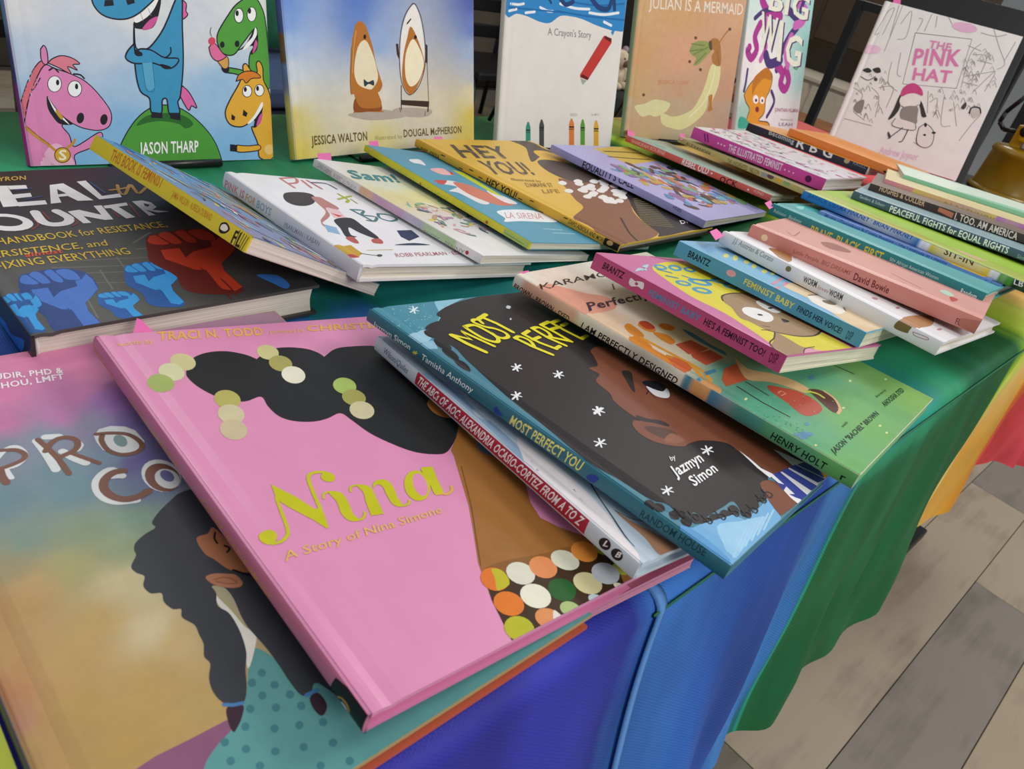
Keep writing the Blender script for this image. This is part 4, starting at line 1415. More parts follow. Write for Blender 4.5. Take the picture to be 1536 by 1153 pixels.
["K","e0d8c8",182,[114,1229,122,1136,136,1045]],
["K","5a4a5a",166,[1217,397,1243,336,1248,269]],
["K","4f96c8",124,[473,1462,533,1375,502,1275]],
["K","c05a50",179,[131,462,156,361,234,292]],
["K","d8c040",329,[266,906,307,796,248,695]],
["K","7a9a5a",286,[912,1873,945,1795,897,1727]],
["K","b8557a",146,[536,1841,557,1724,630,1630]],
["K","4a6fb0",102,[575,283,577,154,628,35]],
["K","d8905a",123,[112,347,137,270,196,214]],
["K","8ac0d8",140,[1199,838,1173,782,1205,729]],
["K","e0d8c8",339,[845,309,811,222,830,131]],
["K","5a4a5a",215,[202,1041,287,996,289,901]],
["K","4f96c8",313,[341,813,308,731,326,646]],
["K","c05a50",150,[1024,982,996,914,1011,842]],
["K","d8c040",236,[329,1699,356,1644,329,1590]],
["K","7a9a5a",279,[1209,798,1300,739,1335,637]],
["K","b8557a",322,[633,199,698,83,648,-40]],
["K","4a6fb0",227,[450,1288,538,1224,561,1118]],
["K","d8905a",118,[819,1344,901,1228,847,1098]],
["K","8ac0d8",131,[1186,1876,1233,1840,1234,1780]],
["K","e0d8c8",237,[1184,1308,1189,1244,1175,1181]],
["K","5a4a5a",103,[926,1810,955,1762,933,1710]],
["K","4f96c8",232,[1077,244,1181,178,1201,56]],
["K","c05a50",286,[1079,409,1146,357,1148,272]],
["K","d8c040",217,[607,1036,608,983,597,931]],
["K","7a9a5a",226,[1063,1194,1088,1115,1063,1036]],
["K","b8557a",191,[72,1637,107,1592,136,1543]],
["K","4a6fb0",123,[973,621,1030,536,988,443]],
["K","d8905a",306,[193,1218,242,1142,303,1074]],
["K","8ac0d8",301,[961,149,988,87,1040,44]],
["K","e0d8c8",136,[550,1561,506,1440,556,1321]],
["K","5a4a5a",101,[633,673,704,569,717,444]],
["K","4f96c8",118,[422,1072,452,969,486,867]],
["K","c05a50",250,[345,1656,429,1559,387,1437]],
["K","d8c040",319,[845,1196,859,1074,882,953]],
["K","7a9a5a",134,[415,1694,462,1607,521,1527]],
["K","b8557a",135,[954,719,954,651,1008,610]],
["K","4a6fb0",184,[998,363,1053,305,1097,237]],
["K","d8905a",257,[780,200,762,68,837,-43]],
["K","8ac0d8",299,[439,600,461,546,428,497]],
["K","e0d8c8",219,[989,1578,1035,1535,1071,1483]],
["K","5a4a5a",256,[726,1830,741,1691,857,1612]],
["K","4f96c8",323,[843,1458,865,1341,938,1245]],
["K","c05a50",155,[531,1176,577,1077,662,1008]],
["K","d8c040",196,[439,1230,511,1130,605,1051]],
["K","7a9a5a",230,[1008,568,1001,514,1032,468]],
["K","b8557a",137,[864,1206,907,1086,913,959]],
["K","4a6fb0",175,[139,1899,233,1819,305,1717]],
["K","d8905a",287,[166,518,233,398,184,270]],
["K","8ac0d8",290,[233,480,200,348,267,231]],
["K","e0d8c8",138,[850,1076,898,1024,943,969]],
["K","5a4a5a",338,[172,81,150,17,191,-37]],
["K","4f96c8",329,[395,1738,464,1652,498,1547]],
["K","c05a50",233,[1079,1409,1143,1320,1155,1212]],
["K","d8c040",140,[643,318,657,219,745,173]],
["K","7a9a5a",179,[1075,514,1142,422,1120,310]],
["K","b8557a",330,[509,837,428,724,485,597]],
["K","4a6fb0",233,[237,322,274,206,371,134]],
["K","d8905a",270,[613,1407,687,1294,622,1175]],
["K","8ac0d8",241,[1129,1829,1199,1723,1178,1598]],
["K","e0d8c8",315,[184,1215,241,1165,277,1099]],
["K","5a4a5a",259,[756,92,813,40,815,-36]],
["K","4f96c8",314,[417,1749,476,1691,480,1608]],
["K","c05a50",227,[1096,1725,1154,1635,1189,1534]],
["K","d8c040",231,[1205,701,1200,594,1195,488]],
["K","7a9a5a",318,[754,502,775,448,759,391]],
["K","b8557a",100,[868,245,947,160,1023,73]],
["K","4a6fb0",108,[1039,1223,1073,1182,1081,1129]],
["K","d8905a",296,[615,300,673,187,661,62]],
["K","8ac0d8",334,[406,770,422,719,447,673]],
["K","e0d8c8",269,[935,1685,985,1586,964,1477]],
["K","5a4a5a",166,[567,357,617,231,542,117]],
["K","4f96c8",249,[937,806,962,688,1034,592]],
["K","c05a50",319,[357,1006,332,937,343,865]],
["K","d8c040",122,[214,1483,156,1357,202,1226]],
["K","7a9a5a",127,[305,1821,359,1712,413,1604]],
["K","b8557a",302,[455,899,483,840,541,806]],
["K","4a6fb0",318,[192,1895,223,1803,218,1706]],
["K","d8905a",284,[148,1654,91,1545,155,1440]],
["K","8ac0d8",336,[270,418,247,344,256,267]],
["K","e0d8c8",329,[764,723,791,661,850,629]],
["K","5a4a5a",269,[1164,1340,1220,1317,1237,1259]],
["K","4f96c8",215,[835,1647,804,1582,831,1515]],
["K","c05a50",282,[694,1063,758,965,736,849]],
["K","d8c040",147,[104,315,115,247,113,177]],
["K","7a9a5a",146,[785,684,861,590,826,475]],
["K","b8557a",298,[464,1914,448,1861,471,1810]],
["K","4a6fb0",273,[908,1831,913,1777,941,1730]],
["K","d8905a",207,[516,289,519,201,551,119]],
["K","8ac0d8",128,[218,77,267,-20,334,-106]],
["K","e0d8c8",226,[403,1098,497,1058,511,957]],
["K","5a4a5a",105,[270,1207,333,1127,347,1027]],
["K","4f96c8",169,[567,1565,546,1511,567,1458]],
["K","c05a50",262,[565,627,581,564,618,511]],
["K","d8c040",229,[691,1870,726,1807,782,1762]],
["K","7a9a5a",129,[691,726,728,672,769,620]],
["K","b8557a",243,[1084,1170,1137,1135,1167,1079]],
["K","4a6fb0",288,[120,1603,177,1575,187,1512]],
["K","d8905a",308,[761,1070,766,1015,773,961]],
["K","8ac0d8",313,[303,932,373,835,329,723]],
["K","e0d8c8",303,[394,825,422,728,372,641]],
["K","5a4a5a",168,[144,856,181,770,135,689]],
["K","4f96c8",321,[1041,1864,1106,1827,1115,1754]],
["K","c05a50",202,[1218,40,1211,-33,1201,-105]],
["K","d8c040",232,[167,1256,213,1167,257,1076]],
["K","7a9a5a",283,[860,144,848,78,891,27]],
["K","b8557a",254,[436,675,404,573,459,482]],
["K","4a6fb0",202,[142,1864,149,1752,145,1641]],
["K","d8905a",159,[413,713,464,637,507,556]],
["K","8ac0d8",239,[785,349,820,253,845,154]],
["K","e0d8c8",329,[721,394,811,334,858,236]],
["K","5a4a5a",176,[584,662,577,585,605,513]],
["K","4f96c8",176,[303,954,329,877,324,797]],
["K","c05a50",123,[1062,1559,1036,1437,1100,1329]],
["K","d8c040",257,[1214,84,1129,-27,1186,-154]],
["K","7a9a5a",158,[705,450,700,322,728,196]],
["K","b8557a",123,[572,1433,599,1379,587,1320]],
["K","4a6fb0",234,[124,29,199,-17,239,-96]],
["K","d8905a",187,[1191,682,1148,568,1229,477]],
["K","8ac0d8",275,[941,1126,969,1003,1016,887]],
["K","e0d8c8",169,[515,187,492,113,544,56]],
["K","5a4a5a",176,[206,901,306,831,317,709]],
   ],
  },
  'spine': {
   'title': [
["T","c9772c","THIS BOOK IS FEMINIST",[1588,-99,-630,32,2,79],1],
   ],
   'author_lettering': [
["T","c9772c","JAMIA WILSON · AURELIA DURAND",[828,-78,-440,10,5,45],0],
   ],
   'emblem': [
["S","2a2620",[288,-82,292,-40,249,-18,198,-42,217,-80,262,-97]],
["S","f0ecd8",[278,-74,279,-45,247,-31,214,-48,233,-73]],
["T","2f2a18","FL",[145,-117,-88,9,2,89],1],
["L","2f2a18",54,[108,-118,112,-13]],
["L","2f2a18",54,[89,-117,88,-14]],
["L","2f2a18",54,[70,-115,65,-16]],
["L","2f2a18",54,[50,-114,41,-17]],
["L","2f2a18",54,[31,-113,18,-19]],
   ],
  },
 },
 'pink': {
  'front_cover': {
   'illustration': [
["S","3a3436",[217,1333,310,1426,483,1465,571,1437,545,1337,429,1204,295,1132,196,1137,167,1213]],
["S","b8827a",[515,1356,613,1372,630,1303,643,1140,581,1087,498,1122,402,933,181,743,213,622,202,744,235,831,426,1024,476,1211]],
["P","e9c4c8",[498,1122,605,1090,552,904,413,890]],
["P","c4504f",[455,1005,542,947,477,918]],
["S","2a2c36",[385,853,600,909,595,732,578,519,519,474,443,595,416,698,321,547,353,508,239,494,310,669]],
["S","b85a50",[219,482,310,506,277,385,220,391]],
["S","b85a50",[467,464,565,476,522,385,428,390]],
["P","8fb4d8",[202,744,283,688,214,541,135,597]],
["P","c9a23a",[8,346,163,342,154,190,60,134,-33,189]],
["S","b84a40",[-33,189,94,153,27,116]],
["K","3a3a3a",112,[144,190,256,153,313,172]],
["E","4a4a4a",[293,153,29,0,-19,-23]],
["P","2f3a58",[910,667,1100,688,1069,542,861,446,840,531]],
["S","2f3a58",[619,355,871,404,1031,366]],
["K","c9b870",119,[251,248,519,264]],
   ],
   'title': [
["L","c77a78",276,[486,1789,488,1567]],
["K","c77a78",286,[486,1789,673,1839,610,1714,490,1666]],
["L","c77a78",287,[715,1786,689,1604]],
["L","b26a74",292,[781,1800,799,1599]],
["K","6a6a80",305,[792,1751,961,1758,989,1633]],
["L","a8b43a",325,[907,1492,913,1344,844,1286]],
["L","a8b43a",298,[802,1352,1027,1461]],
["L","9aa43a",217,[961,1376,956,1277]],
["L","4a7a80",303,[754,1108,799,873]],
["K","4a7a80",278,[754,1108,887,1100,793,996,919,963,825,862,749,869]],
["K","4a7a80",280,[1009,1043,1122,1031,1143,938,1018,879,950,943,1009,1043]],
   ],
   'author_lettering': [
["T","b8707c","ROBB PEARLMAN · EDA KABAN",[442,122,1113,77,34,70],0],
   ],
  },
  'spine': {
   'title': [
["T","d0878c","PINK IS",[1820,-127,-295,14,-6,64],1],
["T","c9a070","FOR",[1500,-114,-144,8,-5,59],1],
["T","8aa8c0","BOYS",[1334,-108,-204,6,-4,62],1],
   ],
   'author_lettering': [
["T","9a9a9e","PEARLMAN / KABAN",[937,-109,-452,34,-6,41],0],
   ],
  },
 },
 'sam': {
  'front_cover': {
   'illustration': [
["G","",[[-16,2199,"e6e2de"],[1158,2204,"e4e2da"],[374,1690,"d8dcc8"],[573,1299,"e2dca0"],[488,932,"dcd0c8"],[524,691,"d8d8dc"],[434,222,"e8e6e4"],[24,2,"ecebe8"],[238,1250,"dccf9a"],[688,44,"e8e8e4"]]],
["K","c88a8a",422,[1044,1117,1111,1089,1175,1125]],
["K","8fb48a",351,[1336,1185,1356,1237,1369,1291]],
["K","d8c860",217,[1332,882,1394,911,1435,966]],
["K","8a9ab8",165,[169,1108,221,1131,250,1178]],
["K","c0a080",396,[781,1108,821,1101,863,1103]],
["K","6f8a80",264,[291,1099,335,1062,349,1006]],
["K","b48ab0",351,[1144,660,1167,629,1204,614]],
["K","f0ece4",439,[899,946,872,1002,886,1062]],
["K","5a6a70",375,[1402,1006,1448,1017,1492,999]],
["K","d8a0a8",165,[1362,1007,1381,1034,1406,1055]],
["K","c88a8a",207,[1013,582,1075,541,1086,468]],
["K","8fb48a",393,[182,1064,185,1094,207,1114]],
["K","d8c860",353,[913,655,926,636,942,619]],
["K","8a9ab8",161,[1001,619,1007,641,1018,661]],
["K","c0a080",269,[127,595,156,617,151,652]],
["K","6f8a80",218,[602,880,634,933,695,940]],
["K","b48ab0",218,[996,539,1023,541,1043,522]],
["K","f0ece4",271,[1101,1108,1131,1100,1161,1110]],
["K","5a6a70",396,[655,503,645,559,680,603]],
["K","d8a0a8",421,[1121,1068,1134,1111,1171,1134]],
["K","c88a8a",284,[268,558,314,551,340,512]],
["K","8fb48a",195,[1300,725,1325,746,1356,758]],
["K","d8c860",424,[130,749,194,767,241,813]],
["K","8a9ab8",342,[1240,568,1235,644,1297,689]],
["K","c0a080",410,[659,858,708,880,731,928]],
["K","6f8a80",133,[866,503,890,498,913,494]],
["K","b48ab0",384,[851,659,890,708,886,770]],
["K","f0ece4",310,[923,652,927,672,926,693]],
["K","5a6a70",167,[344,819,341,857,355,892]],
["K","d8a0a8",111,[1466,1173,1508,1131,1563,1109]],
["K","c88a8a",160,[411,997,461,988,501,1020]],
["K","8fb48a",420,[624,835,646,873,651,916]],
["K","d8c860",139,[1073,1017,1100,1054,1105,1099]],
["K","8a9ab8",271,[1027,1011,1033,1077,1040,1143]],
["K","c0a080",314,[1452,514,1499,520,1546,514]],
["K","6f8a80",212,[339,831,364,798,405,790]],
["K","b48ab0",205,[985,749,1026,733,1058,702]],
["K","f0ece4",119,[495,777,505,797,523,811]],
["K","5a6a70",190,[1348,593,1355,614,1362,635]],
["K","d8a0a8",247,[1191,1028,1212,1019,1226,999]],
["K","c88a8a",145,[634,711,683,704,732,709]],
["K","8fb48a",256,[771,1191,771,1254,822,1291]],
["K","d8c860",318,[620,1045,645,987,704,964]],
["K","8a9ab8",114,[829,1029,880,1001,898,947]],
["K","c0a080",242,[1063,660,1134,698,1134,778]],
["K","6f8a80",243,[809,1186,819,1207,811,1229]],
["K","b48ab0",407,[1230,1042,1275,1096,1345,1106]],
["K","f0ece4",160,[995,644,1001,707,1055,739]],
["K","5a6a70",314,[151,706,181,673,225,680]],
["K","d8a0a8",401,[710,649,729,598,780,581]],
["K","c88a8a",283,[502,1123,541,1108,562,1073]],
["K","8fb48a",200,[738,1111,791,1077,842,1041]],
["K","d8c860",327,[603,659,634,687,666,714]],
["K","8a9ab8",418,[1306,974,1361,974,1410,950]],
["K","c0a080",317,[653,849,677,878,689,913]],
["K","6f8a80",309,[636,1086,667,1087,697,1081]],
["K","b48ab0",277,[1487,1157,1528,1170,1571,1168]],
["K","f0ece4",362,[931,751,923,819,959,877]],
["K","5a6a70",273,[1345,642,1359,672,1345,702]],
["K","d8a0a8",228,[338,642,362,656,382,675]],
["K","c88a8a",221,[1422,509,1469,508,1502,541]],
["K","8fb48a",254,[621,719,664,740,705,765]],
["K","d8c860",398,[961,814,998,775,1042,746]],
["K","8a9ab8",327,[302,859,357,868,403,838]],
["K","c0a080",322,[909,1149,971,1116,1037,1092]],
["K","6f8a80",378,[299,473,330,434,377,419]],
["K","b48ab0",388,[334,947,312,1004,345,1056]],
["K","f0ece4",355,[1304,480,1337,490,1369,506]],
["K","5a6a70",388,[1129,603,1152,596,1168,578]],
["K","d8a0a8",302,[247,552,280,482,357,467]],
["K","c88a8a",264,[1329,578,1349,610,1378,634]],
["K","8fb48a",436,[326,1123,388,1154,456,1170]],
["K","d8c860",377,[1023,493,1071,441,1095,374]],
["K","8a9ab8",289,[1277,721,1330,746,1340,804]],
["K","c0a080",277,[1403,867,1415,888,1422,910]],
["K","6f8a80",336,[886,1085,932,1101,978,1115]],
["K","b48ab0",350,[920,747,978,720,1042,715]],
["K","f0ece4",407,[495,1191,529,1167,569,1155]],
["K","5a6a70",163,[1130,647,1182,623,1236,606]],
["K","d8a0a8",268,[281,991,345,1013,365,1077]],
["K","c88a8a",157,[320,878,350,867,378,853]],
["K","8fb48a",204,[1216,575,1266,542,1326,541]],
["K","d8c860",130,[1201,872,1190,944,1245,991]],
["K","8a9ab8",425,[662,791,722,767,785,760]],
["K","c0a080",415,[217,783,263,821,307,860]],
["K","6f8a80",356,[530,717,555,702,581,688]],
["K","b48ab0",383,[386,816,454,827,522,838]],
["K","f0ece4",286,[444,1121,463,1101,474,1075]],
["K","5a6a70",305,[847,917,900,906,953,909]],
["K","d8a0a8",122,[1106,682,1103,753,1163,790]],
["K","c88a8a",144,[708,573,753,561,781,525]],
["K","8fb48a",351,[1217,1083,1232,1142,1208,1198]],
["K","d8c860",408,[912,655,913,694,941,722]],
["K","8a9ab8",407,[668,551,689,573,686,604]],
["K","c0a080",211,[447,645,504,628,559,651]],
["K","6f8a80",414,[212,643,233,690,265,732]],
["K","b48ab0",178,[162,661,176,702,219,711]],
["K","f0ece4",218,[1445,999,1493,1046,1534,1100]],
["K","5a6a70",333,[722,1002,721,1056,755,1099]],
["K","d8a0a8",145,[1193,546,1216,588,1221,635]],
["K","c88a8a",181,[957,615,1004,597,1051,611]],
["K","8fb48a",147,[225,711,243,739,245,773]],
["K","d8c860",141,[957,1006,992,944,1063,945]],
["K","8a9ab8",204,[250,1040,274,985,327,958]],
["K","c0a080",297,[258,1058,324,1073,391,1057]],
["K","6f8a80",162,[756,872,826,890,871,946]],
["K","b48ab0",178,[1498,966,1547,975,1563,1023]],
["K","f0ece4",120,[1227,653,1273,666,1298,707]],
["K","5a6a70",366,[211,985,254,972,295,951]],
["K","d8a0a8",324,[341,770,368,816,392,863]],
   ],
   'title': [
["T","3f8a94","Sam!",[54,1731,662,15,116,240],1],
   ],
   'tabs': [
["TAB","ef8fc0",[237,2477,486,2570,217,2232,5,2176]],
   ],
  },
  'spine': {
   'lettering': [
["G","",[[2267,-44,"dedad8"],[1610,-58,"dcd8d6"],[1487,-69,"dcb090"],[1253,-75,"c8a0b8"],[1081,-83,"cfa8c4"],[806,-85,"c0b8cc"],[599,-74,"b8cca8"],[348,-60,"b0c898"],[250,-55,"e4e2de"],[-15,-48,"ece8e8"]]],
["T","9a8a90","DANI GABRIEL · ROBERT LIU-TRUJILLO",[2165,-58,-564,-21,-9,44],0],
["T","8a9a80","POCKETS · PENNY",[793,-115,-606,31,-2,46],0],
["E","b83a4a",[158,-44,-18,8,-7,-16]],
   ],
  },
 },
 'merm': {
  'front_cover': {
   'illustration': [
["S","f0ecec",[321,2130,515,2180,441,1989,380,2022,299,2033]],
["S","f0b4b4",[405,1877,659,1954,653,1842,688,1777,455,1728]],
["S","e8e4e4",[108,1442,385,1551,516,1461,462,1116,400,946,242,926,193,1184,80,1220,341,1373]],
["S","d07a60",[407,1509,593,1475,707,1265,869,1006,536,910,363,1048,324,1259]],
["S","c85050",[132,1502,348,1544,153,1395]],
["S","e8e4e4",[737,1326,874,1233,908,1011,709,1013]],
["P","c04a50",[724,1919,688,1777,609,1760]],
["S","eef0f2",[280,724,554,806,962,824,1127,648,984,529,426,510,138,472,241,569]],
["T","d09090","LA SIRENA",[261,571,611,23,132,155],0],
["K","a8d0dc",175,[572,336,862,323]],
["K","a8d0dc",176,[607,239,968,237]],
["P","c9d23a",[789,1933,923,1901,866,1175,769,1274]],
   ],
   'tabs': [
["TAB","ef8fc0",[209,2692,394,2773,154,2430,-30,2356]],
   ],
  },
  'spine': {
   'title': [
["K","b06a4a",161,[2406,-65,2362,-83]],
["K","4a6a4a",131,[2119,-60,2088,-93]],
["T","b9c84a","SPRINGTIME IN LOS CAMPOS",[2220,-120,-1097,26,-11,60],0],
["K","a8402c",198,[1540,-57,1510,-89,1472,-85]],
["T","c2c84a","Translated",[943,-83,-355,4,-10,46],0],
["E","b05a2c",[562,-48,-17,7,-6,-14]],
["P","a9c06a",[339,-95,336,-11,11,-10,32,-80]],
["K","7a9a3a",85,[320,-45,74,-48]],
   ],
  },
 },
 'hey': {
  'front_cover': {
   'illustration': [
["S","54463e",[1780,2924,2074,2934,2218,2820,2203,2587,2395,2433,1997,2435,1345,2156,1436,2294,1816,2659]],
["S","e9b83a",[1809,2509,2099,2510,2184,2283,2077,2137,1704,2218]],
["S","54463e",[1432,2154,1704,2218,2026,2102,2160,1916,2146,1701,1874,1442,1494,1341,1371,1482,1249,1621,1254,1886]],
["S","8a5f48",[1166,1627,1413,1478,1851,1444,1931,1235,1737,929,1308,615,1068,305,992,96,635,6,270,5,-22,-16,-21,241,94,475,56,639,555,839,697,1052,924,1330]],
["S","2f2826",[2035,1430,2214,1277,2200,1074,2461,709,2311,25,1696,18,882,9,992,96,1107,355,1390,663,1784,988,1886,1239]],
["S","ece8e2",[1281,998,1430,1031,1445,973,1328,919,1247,941]],
["S","ece8e2",[1695,1509,1860,1552,1875,1489,1745,1425,1657,1445]],
["S","ece8e2",[1552,1271,1710,1309,1725,1248,1600,1188,1515,1210]],
["S","ece8e2",[1801,1415,1968,1456,1983,1393,1851,1330,1762,1351]],
["S","ece8e2",[1253,1344,1404,1382,1419,1323,1301,1263,1219,1284]],
["S","ece8e2",[1157,953,1302,985,1317,928,1203,875,1124,897]],
["S","ece8e2",[1366,1535,1522,1576,1537,1515,1415,1452,1331,1472]],
["S","ece8e2",[1097,1292,1243,1329,1258,1270,1144,1213,1064,1233]],
["S","ece8e2",[1709,1167,1871,1204,1886,1143,1758,1084,1672,1106]],
["S","ece8e2",[1198,994,1345,1026,1360,969,1245,915,1165,937]],
["S","ece8e2",[1214,935,1360,966,1375,909,1260,856,1181,878]],
["S","ece8e2",[1243,1068,1391,1102,1406,1044,1290,989,1209,1010]],
["S","ece8e2",[1118,1152,1264,1186,1279,1128,1165,1072,1086,1094]],
["S","ece8e2",[1401,936,1553,968,1567,909,1448,855,1366,878]],
["S","ece8e2",[1612,1101,1771,1136,1786,1076,1661,1019,1575,1041]],
["S","ece8e2",[1341,1310,1494,1348,1509,1288,1389,1229,1306,1250]],
["S","ece8e2",[1206,1060,1353,1094,1368,1036,1252,981,1172,1002]],
["S","ece8e2",[1880,1496,2050,1539,2065,1475,1931,1410,1841,1431]],
["S","ece8e2",[1348,1357,1502,1396,1517,1336,1396,1276,1314,1296]],
["S","ece8e2",[1688,1084,1849,1120,1864,1059,1737,1001,1651,1024]],
["S","ece8e2",[1100,1267,1246,1303,1262,1245,1147,1187,1068,1208]],
["S","ece8e2",[1748,1193,1911,1230,1926,1168,1797,1109,1710,1131]],
["S","ece8e2",[1668,1320,1830,1359,1845,1298,1717,1237,1630,1258]],
["S","ece8e2",[951,1110,1092,1144,1107,1087,997,1033,920,1054]],
["S","ece8e2",[1240,923,1387,955,1402,897,1287,844,1207,867]],
["S","ece8e2",[1205,1187,1354,1222,1369,1163,1253,1107,1172,1128]],
["S","ece8e2",[1618,1017,1776,1051,1791,991,1666,935,1581,958]],
["S","ece8e2",[1719,1197,1882,1234,1897,1173,1768,1114,1681,1136]],
["S","ece8e2",[1440,1235,1595,1272,1610,1212,1488,1153,1405,1175]],
["S","ece8e2",[1436,1386,1593,1426,1608,1365,1485,1304,1401,1324]],
["S","ece8e2",[1861,1161,2027,1198,2042,1136,1911,1077,1822,1099]],
["S","ece8e2",[991,1510,1136,1550,1151,1491,1038,1430,959,1449]],
["S","ece8e2",[815,1289,954,1325,969,1267,861,1211,785,1231]],
["S","ece8e2",[1927,1340,2097,1380,2112,1317,1978,1255,1888,1276]],
["S","ece8e2",[1281,1460,1433,1501,1449,1440,1329,1379,1247,1399]],
["K","3f2f28",254,[846,512,496,192,367,10]],
["K","8f8458",167,[1825,918,2172,930]],
["K","8f8458",165,[1765,874,2121,873]],
["K","8f8458",163,[1707,831,2072,817]],
["K","8f8458",162,[1649,788,2023,762]],
["K","8f8458",160,[1592,745,1974,707]],
["K","8f8458",159,[1536,704,1926,653]],
["K","8f8458",157,[1480,662,1879,600]],
["K","8f8458",156,[1425,622,1832,547]],
["K","8f8458",154,[1371,581,1786,495]],
["K","8f8458",153,[1318,542,1741,444]],
["K","8f8458",151,[1265,503,1696,393]],
["K","8f8458",150,[1213,464,1652,343]],
["K","8f8458",149,[1162,426,1608,293]],
["K","8f8458",147,[1111,388,1564,244]],
["K","8f8458",146,[1061,351,1522,196]],
["K","8f8458",145,[1012,315,1479,148]],
   ],
   'title': [
["T","54483c","HEY",[165,2312,915,-40,210,394],1],
["T","54483c","YOU!",[90,1832,780,-70,208,370],1],
["K","d8b878",127,[429,2653,649,2305]],
["K","d8b878",131,[726,2643,911,2288]],
["K","d8b878",117,[350,2149,336,1818]],
["K","d8b878",122,[651,2141,677,1773]],
   ],
   'subtitle': [
["T","9a7a3c","Illustrated by",[242,1630,452,-95,62,68],0],
["T","9a7a3c","DAMANI ST",[282,1436,473,-42,89,111],0],
["T","9a7a3c","LIFE",[357,1254,302,-20,83,97],0],
["T","ece8e2","DK",[1746,186,286,-1,98,79],1],
   ],
   'tabs': [
["TAB","ef8fc0",[492,3074,644,3081,470,2894,310,2888]],
   ],
  },
  'spine': {
   'title': [
["T","4a3a22","DAPO ADEOLA",[2790,-112,-292,18,-3,55],1],
["T","1c1812","HEY YOU!",[1777,-94,-435,3,-8,79],1],
   ],
   'subtitle': [
["T","3f3018","DAPO ADEOLA AND MORE",[635,-51,-458,-12,-4,45],0],
["P","1c1614",[181,-83,179,4,-14,-3,-22,-71]],
["E","c9a060",[111,-33,-37,4,0,-25]],
["K","5a4420",132,[2473,-29,2421,-26]],
["K","5a4420",128,[2036,-28,1986,-26]],
["K","5a4420",127,[1885,-54,1836,-52]],
["K","5a4420",121,[1306,-60,1260,-57]],
["K","5a4420",119,[1158,-21,1113,-19]],
["K","5a4420",119,[1009,-79,965,-76]],
["K","5a4420",117,[809,-86,765,-83]],
["K","5a4420",130,[2182,-66,2132,-63]],
["K","5a4420",115,[703,-17,660,-14]],
   ],
  },
 },
 'equal': {
  'front_cover': {
   'illustration': [
["P","cdb04e",[905,2254,2508,2445,2440,1862,965,1667]],
["K","6a5a2a",439,[1051,2147,1760,2129,2171,2060]],
["K","6a5a2a",420,[861,1956,1476,1891,1940,1858]],
["K","b87a5a",1052,[348,1057,382,1089,422,1116]],
["K","5a8ab8",1282,[1501,617,1603,625,1699,588]],
["K","7aa86a",1039,[868,1058,940,1122,1033,1096]],
["K","c0a050",1337,[1070,1211,1139,1211,1174,1270]],
["K","3a3a44",810,[1167,1402,1262,1453,1367,1431]],
["K","8f6a9a",862,[1651,355,1691,442,1769,497]],
["K","6aa8b8",1041,[883,537,863,616,895,691]],
["K","5a3a30",1401,[1029,1525,1011,1614,1025,1703]],
["K","c8603f",1243,[832,716,835,804,888,874]],
["K","c8c4d8",886,[972,452,1006,546,1046,637]],
["K","b87a5a",1284,[1772,545,1846,526,1921,511]],
["K","5a8ab8",938,[277,1512,346,1471,417,1510]],
["K","7aa86a",1429,[1161,1530,1204,1538,1240,1512]],
["K","c0a050",990,[1145,971,1157,1037,1161,1104]],
["K","3a3a44",1302,[687,657,722,662,756,671]],
["K","8f6a9a",885,[1818,464,1905,536,2013,502]],
["K","6aa8b8",827,[571,1392,652,1436,736,1396]],
["K","5a3a30",989,[782,1040,847,1013,906,974]],
["K","c8603f",761,[1583,1167,1682,1199,1726,1292]],
["K","c8c4d8",952,[760,528,721,629,775,723]],
["K","b87a5a",611,[1782,1515,1799,1613,1856,1695]],
["K","5a8ab8",834,[840,636,881,709,965,720]],
["K","7aa86a",1156,[2008,498,2023,551,2046,602]],
["K","c0a050",1144,[338,1052,388,1077,400,1133]],
["K","3a3a44",945,[718,530,793,518,869,513]],
["K","8f6a9a",1336,[462,585,522,613,548,674]],
["K","6aa8b8",1031,[1234,749,1257,824,1219,894]],
["K","5a3a30",1206,[727,1399,754,1427,753,1466]],
["K","c8603f",1111,[1156,706,1193,724,1228,745]],
["K","c8c4d8",1106,[1932,1096,1957,1118,1983,1139]],
["K","b87a5a",1480,[1446,707,1420,793,1440,881]],
["K","5a8ab8",619,[1972,468,1968,541,1982,613]],
["K","7aa86a",1087,[370,1335,466,1413,584,1378]],
["K","c0a050",901,[1311,1074,1356,1174,1465,1184]],
["K","3a3a44",1270,[998,810,1028,775,1073,768]],
["K","8f6a9a",825,[575,1075,531,1133,561,1199]],
["K","6aa8b8",1189,[890,486,956,485,1009,446]],
["K","5a3a30",601,[651,385,702,360,750,329]],
["K","c8603f",668,[439,1166,474,1174,506,1158]],
["K","c8c4d8",791,[1588,369,1613,433,1611,502]],
["K","b87a5a",878,[1727,842,1784,859,1814,910]],
["K","5a8ab8",905,[712,1264,758,1347,759,1442]],
["K","7aa86a",999,[1949,900,1967,931,2000,945]],
["K","c0a050",992,[641,918,696,896,755,894]],
["K","3a3a44",1166,[860,519,888,587,894,660]],
["K","8f6a9a",1001,[429,684,492,725,565,707]],
["K","6aa8b8",926,[985,1083,994,1139,1026,1186]],
["K","5a3a30",1106,[283,396,323,345,386,329]],
["K","c8603f",1342,[1574,886,1617,925,1625,982]],
["K","c8c4d8",1368,[1250,583,1358,548,1448,618]],
["K","b87a5a",954,[456,1441,495,1455,521,1486]],
["K","5a8ab8",1296,[1335,1326,1340,1374,1354,1419]],
["K","7aa86a",1081,[593,1351,670,1343,747,1335]],
["K","c0a050",1411,[1785,480,1893,490,1999,467]],
["K","3a3a44",667,[663,716,731,778,801,839]],
["K","8f6a9a",1420,[1050,1299,1059,1336,1059,1373]],
["K","6aa8b8",1052,[1571,1102,1636,1075,1705,1062]],
["K","5a3a30",1155,[1139,418,1180,474,1175,543]],
